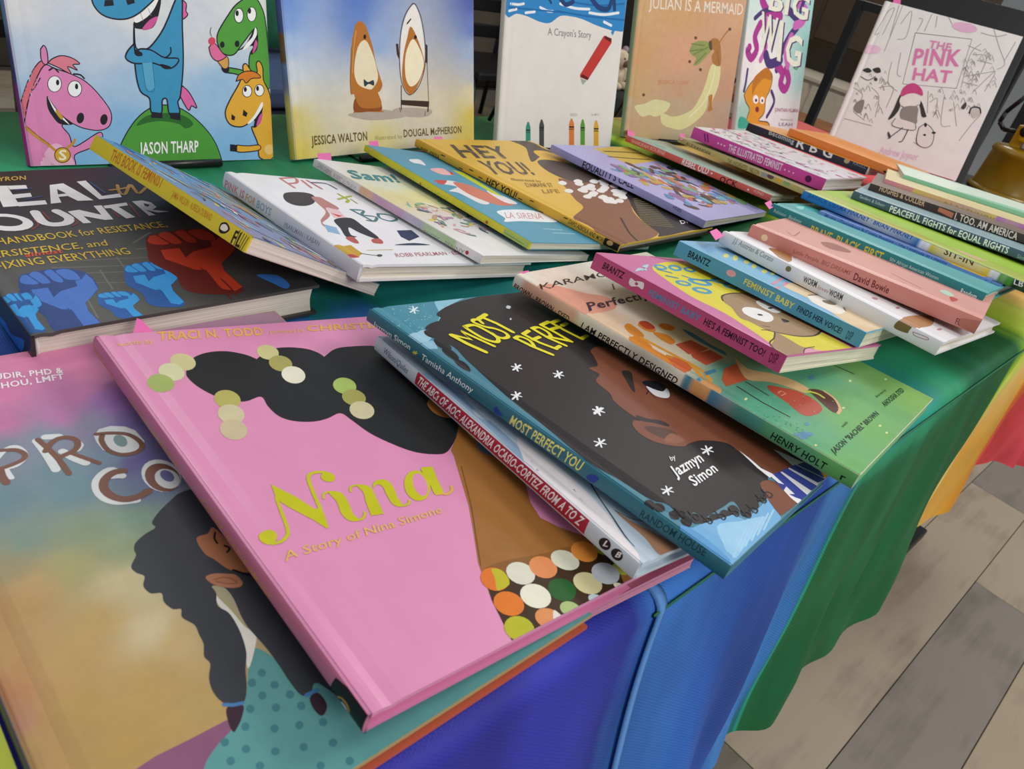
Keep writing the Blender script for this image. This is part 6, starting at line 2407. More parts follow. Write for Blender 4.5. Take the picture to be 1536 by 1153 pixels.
["T","6a5a30","JESSICA WALTON",[219,137,795,2,0,91],1],
["T","a8985a","illustrated by",[1133,132,439,-7,-5,47],0],
["T","6a5a30","DOUGAL McPHERSON",[1594,136,1039,-9,-1,84],1],
   ],
  },
  'spine': {
   'illustration': [
["G","",[[1533,-12,"4a5a94"],[1263,-35,"4a5a94"],[1202,-34,"7a5a3a"],[984,-37,"7a5a3a"],[921,-36,"6f86b4"],[404,-29,"c8c070"],[28,4,"c8b850"]]],
   ],
  },
 },
 'cra': {
  'front_cover': {
   'illustration': [
["S","2f86c4",[-30,1967,2119,2250,2216,1714,2020,1646,1852,1652,1630,1677,1340,1727,1132,1738,934,1721,765,1619,589,1611,363,1653,178,1664,25,1619]],
["K","e8ecee",304,[77,1770,197,1774,287,1795]],
["K","e8ecee",318,[569,1785,700,1757,797,1763]],
["K","e8ecee",331,[914,1870,1185,1846,1459,1867]],
["K","e8ecee",347,[1466,1822,1750,1830,2034,1886]],
["K","e8ecee",354,[1765,1738,1917,1707]],
["K","e8ecee",313,[328,1692,481,1721]],
["K","e8ecee",305,[55,1683,173,1717]],
["K","1f6aa8",209,[51,1725,541,1749,1060,1775]],
["K","1f6aa8",227,[1108,1916,1590,1928,2124,2015]],
["K","1f6aa8",227,[861,1775,1472,1776,2162,1805]],
["P","2f86c4",[1925,1617,1975,1689,2000,1655,1968,1580]],
["P","c03a34",[1793,1563,1952,1542,1962,1483,1561,950,1414,977,1401,1012]],
["P","5a1a1a",[1822,1566,1954,1530,1935,1487,1806,1528]],
["P","5a1a1a",[1442,1027,1586,981,1561,950,1419,989]],
["P","a0a8a0",[1415,969,1544,944,1471,880]],
["P","3a9478",[508,0,480,267,502,340,528,341,565,270,594,2]],
["P","2a2a26",[483,238,568,241,570,221,485,219]],
["P","2a2a26",[487,204,572,207,573,197,488,195]],
["P","4a4a48",[755,12,721,307,743,381,770,382,809,310,843,14]],
["P","2a2a26",[725,278,812,281,814,261,727,258]],
["P","2a2a26",[728,244,816,247,817,237,729,234]],
["P","d8803a",[1323,37,1282,340,1307,416,1335,417,1382,344,1424,39]],
["P","2a2a26",[1286,310,1386,313,1389,293,1288,290]],
["P","2a2a26",[1290,275,1391,278,1392,268,1292,265]],
["P","5a9a34",[1550,54,1510,336,1528,413,1557,414,1598,339,1639,56]],
["P","2a2a26",[1514,305,1602,308,1605,288,1517,285]],
["P","2a2a26",[1519,270,1607,273,1609,262,1521,260]],
["P","d8a434",[1825,47,1781,333,1803,411,1833,412,1879,336,1924,49]],
["P","2a2a26",[1786,302,1884,305,1887,284,1789,281]],
["P","2a2a26",[1791,266,1890,269,1891,259,1793,255]],
["T","b8a8b0","RED",[1292,450,143,6,-5,35],0],
["T","b8a8b0","by M.H.",[1714,474,160,7,-5,30],0],
   ],
   'title': [
["K","1f3f74",596,[906,1936,1014,1871,1141,1920]],
["K","1f3f74",694,[1473,2006,1629,1910,1810,1908,1866,2008]],
["L","1f3f74",585,[1908,2083,1946,1923]],
["K","1f3f74",318,[698,1910,752,1862]],
   ],
   'subtitle': [
["T","8a8a8c","A Crayon's Story",[741,1466,808,37,-11,89],0],
   ],
  },
 },
 'jul': {
  'front_cover': {
   'illustration': [
["G","",[[52,1931,"d0a878"],[929,2049,"cfa070"],[2239,2198,"d0a480"],[45,1263,"cfa070"],[1063,1372,"d4a080"],[2311,1507,"c99a78"],[63,658,"cba26c"],[1186,751,"c49a78"],[2310,904,"bf9478"],[35,586,"bfaa90"],[1209,635,"bca68c"],[2381,602,"b49a84"],[42,32,"bfa27c"],[1315,103,"b8a88a"]]],
["S","d8d2a0",[171,498,369,541,604,631,952,600,929,496,814,415,653,360,522,380,362,340,225,416]],
["S","d8d29a",[811,429,1080,389,1377,469,1577,603,1740,916,1812,1219,1884,1314,2064,1303,2094,1007,2009,758,1976,694,1880,808,1863,564,1672,368,1342,196,1027,207,843,255,779,368]],
["K","ece8c0",149,[1942,1261,1916,961,1752,647,1478,416]],
["S","b07a3c",[1886,778,1972,815,1989,635,2026,576,1916,538,1917,660]],
["S","a8743f",[1794,1711,1935,1699,2029,1535,2064,1303,1884,1314,1813,1424,1861,1517,1745,1562,1737,1662]],
["K","a8743f",254,[1948,1643,2036,1769,2160,1900]],
["K","8a5a30",148,[1929,1524,2021,1328]],
["S","8f9a5a",[1260,1479,1366,1604,1582,1644,1733,1618,1771,1507,1678,1410,1525,1277,1399,1236,1441,1355,1320,1400]],
["K","6f7a44",178,[1286,1567,1597,1574]],
["K","6f7a44",179,[1364,1405,1692,1556]],
["K","6f7a44",179,[1437,1269,1666,1466]],
["K","6f7a44",178,[1266,1451,1565,1513]],
["E","6a4a3c",[1367,1667,35,4,5,-25]],
["E","6a4a3c",[1299,1289,35,4,5,-25]],
["E","6a4a3c",[1584,1190,36,4,6,-26]],
["E","6a4a3c",[333,680,33,3,4,-25]],
["E","6a4a3c",[2169,1901,37,5,6,-25]],
["S","5a4a3a",[1695,1642,1759,1664,1799,1524,1730,1546]],
   ],
   'title': [
["T","e8ddcc","JULIAN IS A MERMAID",[224,1967,2215,194,-17,168],0],
   ],
   'author_lettering': [
["T","c8825a","JESSICA LOVE",[623,875,727,53,-11,61],0],
   ],
  },
 },
 'wig': {
  'front_cover': {
   'illustration': [
["G","",[[-63,2368,"cfe4e0"],[2182,2630,"9fd0cc"],[2334,1597,"8fc4bc"],[22,1416,"e8e4e6"],[719,1132,"ecebe8"],[2237,1158,"a8d0c8"],[880,446,"e8e6e8"],[2345,502,"dcdcdc"],[1668,36,"e6e4e4"],[336,252,"9fc8bc"],[-336,1388,"e0e4e4"],[2373,128,"dfe0dc"]]],
["K","a83a8f",1541,[451,2009,317,1768,430,1547,280,1370,129,1490,176,1559]],
["K","c46ab4",1203,[615,2123,628,1796,738,1606,601,1360]],
["K","4a3a74",1637,[1420,2341,1819,2146,1542,1880,1293,1515,1227,1234]],
["K","a83a8f",1794,[1127,1365,1447,1179,1432,967,1631,871,1724,1055,1566,1257]],
["K","a83a8f",1804,[417,2424,647,2257,1117,2209]],
["K","c46ab4",1758,[1720,2509,2030,2408,1948,2193,1692,2099]],
["K","4a3a74",1889,[769,1474,938,1317,1318,1414]],
["K","c46ab4",1644,[1609,1886,1477,1599,1616,1331]],
["K","4a3a74",895,[245,2085,523,2244,956,2324]],
["K","4a3a74",1157,[1906,2598,1824,2385]],
["S","d8952f",[177,692,273,833,432,978,655,1127,837,1191,1045,1153,1112,1018,1062,806,963,661,962,378,797,231,1139,205,1165,98,415,184,425,428,269,560]],
["K","22202a",193,[177,692,273,833,432,978,655,1127,837,1191,1045,1153,1112,1018,1062,806,963,661,962,378,797,231,1139,205,1165,98,415,184,425,428,269,560,177,692]],
["S","b8742a",[432,978,591,1123,857,1243,1045,1153,1078,1016,808,1034,581,884,460,706]],
["E","f2ecec",[601,627,97,4,19,-82]],
["E","f2ecec",[839,620,85,4,16,-69]],
["E","2a2a4a",[618,610,39,2,7,-31]],
["E","2a2a4a",[841,613,33,1,6,-28]],
["E","8a2a3a",[696,439,65,3,13,-56]],
["K","4a3a74",788,[1129,809,1281,604,1080,311]],
["K","4a3a74",639,[200,1165,189,929,163,759]],
["S","3fa890",[139,280,407,219,438,80,120,72]],
["K","5a9a5a",302,[1833,1311,1983,1286,2025,1395]],
   ],
   'title': [
["T","6a2a6a","BIG",[704,2289,1466,-66,16,411],1],
["T","e2e6d2","BIG",[663,2298,1458,-59,15,414],1],
["T","4a2a6a","W",[531,1606,608,-75,-26,604],1],
["T","e2e6d2","W",[478,1618,604,-68,-25,602],1],
["T","4a2a6a","I",[1225,1407,141,-17,-57,707],1],
["T","e2e6d2","I",[1181,1421,139,-14,-57,706],1],
["T","4a2a6a","G",[1513,1352,618,-27,-21,558],1],
["T","e2e6d2","G",[1467,1369,616,-27,-20,553],1],
   ],
   'author_lettering': [
["T","a85a7a","JONATHAN HILLMAN",[1347,421,911,19,-18,71],1],
["T","8a7a8a","illustrated by",[1612,256,487,7,-9,36],0],
["T","8a7a8a","LEAH",[1570,144,538,7,-16,65],1],
   ],
  },
 },
 'pin': {
  'front_cover': {
   'illustration': [
["L","6a6662",134,[768,2411,1792,2561,1908,1639,935,1452,768,2411]],
["K","a09c96",137,[336,2826,357,1943]],
["K","a09c96",136,[271,2810,344,2226]],
["K","a09c96",134,[916,2801,914,2485]],
["K","a09c96",137,[120,2238,61,2205,118,2664]],
["K","a09c96",135,[118,2664,218,2726,199,2224]],
["K","a09c96",135,[441,2501,538,2773,635,2304,495,2213]],
["K","a09c96",132,[1979,1677,1881,2288,1982,2525]],
["K","a09c96",130,[2084,2830,2315,2546,2533,2292,2454,2165]],
["K","a09c96",130,[2545,2712,2505,2354]],
["K","a09c96",131,[2225,1676,2437,2126,2410,1729]],
["K","a09c96",131,[1957,1885,2437,2126]],
["K","a09c96",137,[1441,1451,1596,1059]],
["K","a09c96",136,[1754,1469,1920,935,2091,950]],
["K","a09c96",135,[1968,1386,2201,983]],
["K","a09c96",138,[572,1785,661,1411,894,1294]],
["K","a09c96",137,[664,1991,753,1619,846,1572]],
["K","a09c96",142,[379,775,260,702,531,595]],
["K","a09c96",138,[540,1266,801,1341,827,943]],
["K","a09c96",134,[2353,1391,2520,1331,2451,1094,2363,739]],
["K","a09c96",139,[408,1228,610,1102,701,720]],
["K","a09c96",140,[76,1134,299,1049,284,822]],
["K","a09c96",135,[1558,1267,1656,1368,1739,1101]],
["K","a09c96",132,[1214,2844,1332,2735]],
["K","a09c96",133,[1025,2794,1077,2598]],
["K","a09c96",131,[1942,2305,2172,2333,2207,2026]],
["K","a09c96",131,[1780,2436,2038,2401]],
["K","a09c96",131,[2046,2228,2320,2233]],
["K","a09c96",132,[1968,1781,2244,1788]],
["K","a09c96",130,[1898,2711,2170,2715,2339,2794]],
["K","a09c96",138,[1585,464,1821,425,1905,562]],
["K","a09c96",141,[149,519,706,535]],
["K","a09c96",134,[721,2680,799,2666,786,2451]],
["K","8a8680",105,[73,1204,75,1238,107,1204]],
["K","b0aca6",100,[1986,1597,1988,1649,2037,1596]],
["K","b0aca6",101,[1883,1476,1885,1526,1932,1475]],
["K","8a8680",106,[333,701,339,782,413,701]],
["K","8a8680",102,[1513,1351,1516,1422,1582,1350]],
["K","b0aca6",100,[2338,1220,2340,1277,2394,1219]],
["K","b0aca6",101,[2043,1284,2046,1376,2132,1283]],
["K","8a8680",106,[508,623,514,719,603,622]],
["K","b0aca6",102,[1692,1079,1693,1123,1733,1079]],
["K","8a8680",104,[577,1246,582,1329,660,1245]],
["K","b0aca6",104,[574,1237,578,1308,645,1236]],
["K","8a8680",100,[1880,2000,1882,2049,1928,1999]],
["K","8a8680",105,[535,1043,539,1108,599,1042]],
["K","b0aca6",103,[526,1556,528,1592,562,1556]],
["K","8a8680",100,[2341,1393,2342,1441,2387,1392]],
["K","b0aca6",100,[2031,1855,2033,1907,2081,1854]],
["K","8a8680",100,[2011,1570,2012,1600,2039,1570]],
["K","8a8680",99,[2020,1918,2024,2012,2112,1917]],
["K","b0aca6",102,[1690,1191,1693,1256,1753,1190]],
["K","8a8680",104,[347,1282,350,1318,383,1282]],
["K","b0aca6",105,[86,1152,93,1250,183,1151]],
["K","8a8680",105,[470,810,476,915,573,810]],
["K","8a8680",105,[321,1153,327,1249,416,1152]],
["K","8a8680",102,[1728,1022,1732,1119,1822,1021]],
["K","8a8680",101,[1777,1391,1779,1425,1811,1391]],
["K","8a8680",100,[2251,1322,2254,1405,2332,1321]],
["K","b0aca6",100,[2092,1699,2093,1740,2132,1698]],
["K","8a8680",99,[2167,1938,2169,1988,2216,1937]],
["K","b0aca6",100,[2220,1633,2223,1715,2300,1631]],
["K","8a8680",105,[574,1053,577,1104,623,1053]],
["K","8a8680",100,[2097,1412,2101,1508,2190,1411]],
["K","b0aca6",101,[1643,1489,1646,1580,1732,1487]],
["K","8a8680",101,[1621,1489,1623,1537,1668,1489]],
["K","b0aca6",105,[208,1079,212,1142,271,1078]],
["K","b0aca6",99,[1821,2114,1824,2196,1901,2113]],
["K","8a8680",102,[1744,1064,1749,1167,1844,1063]],
["K","b0aca6",105,[636,593,640,658,700,593]],
["K","8a8680",104,[639,1366,642,1415,688,1366]],
["K","8a8680",106,[334,674,341,774,433,674]],
["K","8a8680",105,[439,806,442,846,479,806]],
["K","8a8680",105,[712,813,718,914,812,812]],
["K","b0aca6",100,[2196,1466,2199,1543,2271,1465]],
["K","8a8680",106,[198,874,202,933,256,874]],
["K","8a8680",99,[1890,1974,1893,2051,1966,1972]],
["K","8a8680",105,[247,1121,251,1181,306,1121]],
["K","b0aca6",104,[496,1397,501,1476,575,1396]],
["K","8a8680",99,[1905,2031,1907,2092,1965,2030]],
["K","b0aca6",101,[1988,1233,1989,1270,2024,1232]],
["K","b0aca6",100,[1977,1890,1979,1944,2030,1889]],
["K","b0aca6",101,[1882,1548,1883,1594,1927,1547]],
["K","8a8680",99,[2137,1973,2139,2043,2205,1971]],
["K","b0aca6",100,[2059,1574,2061,1634,2117,1573]],
["K","8a8680",101,[1963,1209,1964,1244,1997,1209]],
["K","b0aca6",104,[513,1342,519,1444,614,1341]],
["K","8a8680",104,[548,1352,553,1442,637,1351]],
["K","8a8680",106,[497,658,502,737,575,658]],
["K","8a8680",105,[177,1024,180,1057,211,1023]],
["K","b0aca6",100,[2400,1419,2403,1490,2469,1418]],
["K","8a8680",101,[1965,1446,1968,1519,2037,1445]],
["K","b0aca6",105,[620,910,626,1005,714,909]],
["K","b0aca6",106,[187,871,190,922,238,870]],
["K","8a8680",99,[2106,1870,2110,1968,2202,1868]],
["K","b0aca6",104,[274,1422,278,1475,327,1421]],
["K","8a8680",100,[2223,1479,2225,1556,2297,1478]],
["K","b0aca6",101,[1875,1418,1877,1473,1929,1418]],
["K","b0aca6",98,[2460,1911,2486,1960,2539,1905]],
["K","b0aca6",98,[2065,2276,2091,2325,2144,2270]],
["K","b0aca6",99,[1978,2110,2004,2160,2057,2104]],
["K","b0aca6",98,[2172,2300,2198,2349,2251,2294]],
["K","b0aca6",99,[1919,1956,1946,2006,1999,1950]],
["K","b0aca6",98,[2159,2359,2185,2408,2238,2352]],
["K","b0aca6",98,[2189,2295,2215,2344,2267,2289]],
["K","b0aca6",99,[1954,2037,1980,2086,2033,2030]],
["K","b0aca6",98,[2151,2348,2177,2397,2230,2342]],
["K","b0aca6",99,[2120,1846,2147,1896,2200,1840]],
["K","b0aca6",98,[2116,2213,2142,2263,2195,2207]],
["K","b0aca6",98,[2327,2138,2352,2187,2405,2132]],
["K","b0aca6",100,[2041,1742,2067,1792,2120,1736]],
["K","b0aca6",98,[2170,2307,2196,2356,2249,2301]],
["K","b0aca6",99,[1964,2150,1990,2199,2043,2143]],
["K","b0aca6",98,[2435,1978,2460,2027,2513,1972]],
["K","b0aca6",100,[2062,1816,2088,1866,2141,1810]],
["K","b0aca6",98,[2219,2339,2244,2388,2297,2332]],
["K","b0aca6",99,[1927,2299,1954,2349,2007,2293]],
["K","b0aca6",98,[2109,2370,2135,2419,2188,2364]],
["K","b0aca6",98,[2260,2288,2286,2337,2338,2281]],
["K","b0aca6",99,[2054,2220,2080,2269,2133,2213]],
["K","b0aca6",99,[2398,1823,2424,1873,2477,1817]],
["K","b0aca6",99,[2141,1869,2167,1919,2220,1863]],
["K","b0aca6",98,[2498,1864,2524,1913,2577,1858]],
["K","b0aca6",100,[2079,1755,2106,1806,2159,1749]],
["K","b0aca6",98,[2064,2410,2090,2459,2142,2404]],
["K","b0aca6",99,[1949,2146,1976,2196,2029,2140]],
["K","b0aca6",100,[1910,1911,1937,1961,1990,1905]],
["K","b0aca6",99,[1912,2174,1938,2224,1991,2168]],
["S","3a3836",[109,1493,190,1563,281,1523,229,1472]],
["S","3a3836",[284,1560,385,1625,453,1553,378,1513]],
["E","4a4846",[417,1396,33,9,14,-33]],
["K","6a6662",174,[125,1369,285,1341,389,1443]],
["S","8a8680",[256,888,374,960,407,708,246,736]],
["S","c9c5be",[2306,1341,2446,1418,2520,1331,2439,1199]],
["K","2c2a28",266,[2319,1272,2322,1382,2449,1411,2513,1330]],
["S","4a4440",[2136,1327,2171,1445,2215,1386,2197,1309]],
["S","3c3834",[988,1248,1071,1015,1028,818,952,739,971,949,967,1169]],
["S","3c3834",[1306,1267,1414,1225,1564,1050,1608,989,1529,966,1425,1119]],
["E","eae6e0",[1199,1181,187,54,64,-146]],
["K","5a5652",138,[1079,1054,1263,1034,1372,1158]],
["S","c94a84",[1002,1215,971,1353,1035,1473,1158,1522,1315,1451,1374,1341,1234,1348,1110,1301]],
["S","8f8b86",[1119,1029,1370,1121,1448,942,1474,802,1173,823]],
["S","e6e2dc",[1075,794,1474,802,1492,678,1084,648]],
["K","4a4642",175,[1277,669,1146,461,1102,392]],
["K","4a4642",174,[1388,665,1377,438,1324,392]],
["S","4a4642",[1045,524,1130,456,1135,402,1074,440]],
["K","4a4642",138,[1075,794,1084,648,1492,678,1474,802]],
["S","e4e0da",[1566,756,1666,859,1850,767,1919,529,1821,425,1649,484]],
["K","4a4642",137,[1566,756,1666,859,1858,751,1919,529,1821,425,1633,479,1566,756]],
["E","2c2a28",[1657,838,26,8,17,-39]],
["E","2c2a28",[1862,741,38,12,9,-20]],
["E","2c2a28",[1720,654,26,8,9,-20]],
["E","e8b8d8",[1578,2731,231,19,22,-83]],
["E","ecc8dc",[114,1913,165,45,33,-78]],
   ],
   'title': [
["T","e088b8","THE",[1106,2211,404,46,-18,137],1],
["T","e07fb2","PINK",[955,1837,826,204,-64,294],1],
["T","e07fb2","HAT",[1069,1577,687,126,-48,217],1],
   ],
   'author_lettering': [
["T","ecc0d8","Andrew Joyner",[1054,75,741,79,-18,146],0],
   ],
   'tabs': [
["TAB","ef8fc0",[112,2951,242,2984,296,2831,155,2821]],
   ],
  },
 },
}
BOOKS = [
    {'id': 'lime', 'name': 'picture_book', 'loc': [-0.1757, 0.0041, 0.741], 'rot': [-0.0, 0.0, -0.0098], 'w': 0.2, 'h': 0.2, 'T': 0.006, 'kind': 'hard', 'cover': 'b8c420', 'spine': 'a8b81c', 'label': 'lime green book peeking out at the bottom left corner'},
    {'id': 'pro', 'name': 'picture_book', 'loc': [0.0275, -0.0039, 0.7431], 'rot': [-0.0002, 0.0097, -0.0019], 'w': 0.2248, 'h': 0.3122, 'T': 0.011, 'kind': 'hard', 'pages': '8a8a94', 'cover': 'b89a60', 'spine': '2a2650', 'backc': 'c05a3a', 'label': 'picture book with painterly pink to gold cover and long black braid, under the pink book'},
    {'id': 'under', 'name': 'picture_book', 'loc': [0.2479, 0.0001, 0.742], 'rot': [0.0, -0.0, -0.0958], 'w': 0.09, 'h': 0.24, 'T': 0.008, 'kind': 'paper', 'cover': 'a0506a', 'spine': '6a3a58', 'backc': 'd8a0b0', 'pages': 'd890ac', 'label': 'thin mauve book sticking out under the right side of the pink sequin cover'},
    {'id': 'nina', 'name': 'picture_book', 'loc': [0.1201, -0.0002, 0.7667], 'rot': [0.0006, 0.1141, -0.0155], 'w': 0.2062, 'h': 0.2759, 'T': 0.01, 'kind': 'hard', 'cover': 'e08fb8', 'spine': 'c06a90', 'backc': 'd87aa8', 'gloss': 0.4, 'coat': 0.4, 'label': 'large bubblegum pink picture book with black hair puffs and round sequins on the cover'},
    {'id': 'aoc', 'name': 'picture_book', 'loc': [0.2716, -0.0079, 0.7692], 'rot': [-0.0266, 0.1657, -0.0357], 'w': 0.125, 'h': 0.2324, 'T': 0.01, 'kind': 'hard', 'cover': 'c4d4e2', 'spine': 'c9d4de', 'pages': 'd8e4e4', 'label': 'pale blue picture book with a crimson spine band, lying on the pink cover'},
    {'id': 'mpy', 'name': 'picture_book', 'loc': [0.3029, -0.0372, 0.7795], 'rot': [0.0138, 0.148, 0.1122], 'w': 0.1742, 'h': 0.2687, 'T': 0.009, 'kind': 'hard', 'cover': '3f7f94', 'spine': '1f6878', 'label': 'teal spined picture book with dark starry hair and a side face on the cover'},
    {'id': 'kar', 'name': 'picture_book', 'loc': [0.4491, -0.0388, 0.7784], 'rot': [-0.0057, 0.0737, 0.0965], 'w': 0.2049, 'h': 0.2851, 'T': 0.011, 'kind': 'hard', 'cover': 'e8e2d2', 'spine': 'e4dccb', 'backc': '6ab070', 'label': 'cream to green picture book with a family walking in grass, green foot corner'},
    {'id': 'fb1', 'name': 'board_book', 'loc': [0.4717, 0.0415, 0.8083], 'rot': [-0.0535, 0.1545, -0.0348], 'w': 0.179, 'h': 0.1765, 'T': 0.0135, 'kind': 'board', 'backc': 'd8d4bc', 'cover': 'd070a4', 'spine': 'c4487e', 'pages': 'e4dfc8', 'label': 'thick magenta board book with yellow circle and brown baby face'},
    {'id': 'fb2', 'name': 'board_book', 'loc': [0.5906, 0.0353, 0.8052], 'rot': [-0.0194, 0.1561, 0.0576], 'w': 0.178, 'h': 0.1749, 'T': 0.0133, 'kind': 'board', 'backc': 'd8d4bc', 'cover': '7ab8dc', 'spine': '4a9cc0', 'pages': 'dcd8c0', 'label': 'thick sky blue board book lying on the magenta board book'},
    {'id': 'worm', 'name': 'picture_book', 'loc': [0.6444, -0.0046, 0.8093], 'rot': [0.0015, 0.1375, 0.0262], 'w': 0.24, 'h': 0.2079, 'T': 0.012, 'kind': 'hard', 'cover': 'e8e8ea', 'spine': 'e4e6e8', 'label': 'white picture book with rounded spine and olive patch, beside the blue board book'},
    {'id': 'bowie', 'name': 'picture_book', 'loc': [0.7111, -0.0098, 0.818], 'rot': [-0.0196, 0.1005, 0.1705], 'w': 0.2, 'h': 0.209, 'T': 0.0135, 'kind': 'hard', 'cover': 'dc9c90', 'spine': 'cf8478', 'pages': 'eee8e0', 'label': 'salmon pink hardcover with dark red spine lettering, second row right'},
    {'id': 'brave', 'name': 'picture_book', 'loc': [0.7979, 0.0124, 0.8179], 'rot': [-0.0267, 0.0973, 0.0475], 'w': 0.19, 'h': 0.224, 'T': 0.012, 'kind': 'hard', 'cover': '3fa0a2', 'spine': '1f8488', 'label': 'teal hardcover with bold yellow capitals on the spine'},
    {'id': 'blue', 'name': 'picture_book', 'loc': [0.8714, 0.0173, 0.8173], 'rot': [-0.0127, 0.0992, 0.1285], 'w': 0.219, 'h': 0.1928, 'T': 0.008, 'kind': 'paper', 'cover': '5a78b4', 'spine': '6c92d4', 'label': 'thin periwinkle blue book lying between the teal and the blue yellow green spines'},
    {'id': 'sitin', 'name': 'picture_book', 'loc': [0.8891, -0.0317, 0.8234], 'rot': [-0.0064, 0.0989, 0.0828], 'w': 0.24, 'h': 0.2757, 'T': 0.009, 'kind': 'hard', 'cover': 'a8b83a', 'spine': '2f7fc0', 'label': 'lime covered picture book whose spine runs blue, yellow and green'},
    {'id': 'peace', 'name': 'picture_book', 'loc': [1.0406, -0.0428, 0.824], 'rot': [-0.0109, 0.1016, 0.2623], 'w': 0.22, 'h': 0.2796, 'T': 0.0097, 'kind': 'hard', 'cover': '7f9ea4', 'spine': '3f5a74', 'label': 'slate blue picture book with white capital spine lettering'},
    {'id': 'itoo', 'name': 'picture_book', 'loc': [1.1193, -0.0043, 0.8267], 'rot': [-0.0156, 0.1018, 0.3202], 'w': 0.2199, 'h': 0.2546, 'T': 0.0097, 'kind': 'paper', 'cover': '6a5a4a', 'spine': '3a2a24', 'label': 'dark brown thin book with cream spine lettering above the slate one'},
    {'id': 'yel', 'name': 'picture_book', 'loc': [1.1963, 0.0113, 0.8239], 'rot': [-0.014, 0.102, 0.3348], 'w': 0.22, 'h': 0.2506, 'T': 0.0103, 'kind': 'paper', 'cover': 'd8c890', 'spine': 'e5d06a', 'label': 'thin book with pink, yellow and violet spine near the far red edge'},
    {'id': 'mint', 'name': 'picture_book', 'loc': [1.3208, 0.0216, 0.8226], 'rot': [-0.0104, 0.1073, 0.3808], 'w': 0.25, 'h': 0.2597, 'T': 0.006, 'kind': 'paper', 'cover': 'cfe0d0', 'spine': '7fc0a0', 'label': 'mint green book nearest the far red end of the table'},
    {'id': 'heal', 'name': 'hardcover_book', 'loc': [0.1006, 0.3011, 0.7438], 'rot': [-0.0009, 0.0042, 0.0342], 'w': 0.1862, 'h': 0.2358, 'T': 0.024, 'kind': 'hard', 'cover': '4a4644', 'spine': '1f2026', 'backc': '3a3632', 'pages': 'e4dccc', 'label': 'thick charcoal hardcover with torn white capitals and raised red and blue fists'},
    {'id': 'fem', 'name': 'paperback_book', 'loc': [0.2194, 0.292, 0.8082], 'rot': [-0.0055, 0.471, 0.1444], 'w': 0.1347, 'h': 0.1851, 'T': 0.0118, 'kind': 'paper', 'cover': '6c8ab0', 'spine': 'e0c828', 'backc': 'b89a9a', 'taper': 0.12, 'pages': 'e8ddd0', 'label': 'thick paperback with bright yellow spine and swirling multicoloured cover, leaning off the fists book'},
    {'id': 'pink', 'name': 'picture_book', 'loc': [0.3082, 0.2922, 0.7741], 'rot': [-0.0127, 0.1543, 0.0644], 'w': 0.2007, 'h': 0.1851, 'T': 0.0138, 'kind': 'hard', 'cover': 'ecebee', 'spine': 'd8d8de', 'backc': 'e8e4e0', 'label': 'thick white picture book with a crouching dark haired child on the cover'},
    {'id': 'sam', 'name': 'picture_book', 'loc': [0.4295, 0.2932, 0.7719], 'rot': [-0.0023, 0.1739, 0.1145], 'w': 0.176, 'h': 0.2231, 'T': 0.0075, 'kind': 'paper', 'cover': 'e6e4e2', 'spine': 'dedad8', 'taper': 0.2, 'label': 'white paperback with pastel crowd scene and flowery white spine'},
    {'id': 'merm', 'name': 'picture_book', 'loc': [0.4979, 0.3036, 0.7718], 'rot': [-0.0055, 0.1419, 0.0414], 'w': 0.2089, 'h': 0.2488, 'T': 0.007, 'kind': 'paper', 'cover': '4a9ab4', 'spine': 'd8d02a', 'taper': 0.2, 'label': 'turquoise covered book with acid yellow spine and red fish drawing'},
    {'id': 'hey', 'name': 'picture_book', 'loc': [0.6112, 0.2872, 0.7632], 'rot': [0.0103, 0.0734, 0.1331], 'w': 0.2264, 'h': 0.2895, 'T': 0.0085, 'kind': 'hard', 'cover': 'e0b43a', 'spine': 'dca828', 'backc': '2a2220', 'label': 'mustard yellow picture book with a shouting brown face and black spine foot'},
    {'id': 'equal', 'name': 'picture_book', 'loc': [0.8031, 0.3121, 0.7596], 'rot': [0.03, 0.0878, 0.1414], 'w': 0.2146, 'h': 0.2345, 'T': 0.009, 'kind': 'paper', 'cover': 'a8a4d4', 'spine': '9c9ad0', 'taper': 0.3, 'label': 'lilac picture book with a crowd of marchers, right of the mustard one'},
    {'id': 'rebel', 'name': 'picture_book', 'loc': [1.011, 0.3434, 0.765], 'rot': [0.0085, 0.1492, 0.1984], 'w': 0.1623, 'h': 0.2343, 'T': 0.0088, 'kind': 'hard', 'cover': '8f9a88', 'spine': 'c8584a', 'label': 'coral red spined book with muted green cover'},
    {'id': 'block', 'name': 'picture_book', 'loc': [1.066, 0.326, 0.7786], 'rot': [-0.0354, 0.0917, -0.0487], 'w': 0.22, 'h': 0.2301, 'T': 0.008, 'kind': 'paper', 'cover': 'b8b48a', 'spine': 'c4b070', 'label': 'beige book with little colour blocks along the spine, under the thick magenta one'},
    {'id': 'illus', 'name': 'hardcover_book', 'loc': [1.0976, 0.3166, 0.786], 'rot': [-0.0119, 0.0706, 0.0867], 'w': 0.1951, 'h': 0.2209, 'T': 0.0175, 'kind': 'hard', 'cover': 'cfc8cc', 'spine': 'cc3f9c', 'pages': 'e0dcd6', 'label': 'thick magenta spined hardcover with grey and white patterned cover, back row'},
    {'id': 'rbg', 'name': 'paperback_book', 'loc': [1.3326, 0.3536, 0.7842], 'rot': [-0.0133, 0.0999, 0.1142], 'w': 0.17, 'h': 0.2218, 'T': 0.0135, 'kind': 'paper', 'cover': 'd8902a', 'spine': '1f1f34', 'pages': 'dcd8cc', 'label': 'navy black spined paperback with big white capitals, at the back before the pink hat book'},
    {'id': 'logo', 'name': 'paperback_book', 'loc': [1.3481, 0.3091, 0.7957], 'rot': [-0.0056, 0.0804, 0.0501], 'w': 0.18, 'h': 0.2027, 'T': 0.0123, 'kind': 'paper', 'cover': 'dc8c2c', 'spine': 'e08434', 'label': 'orange book with a small black emblem on its spine foot'},
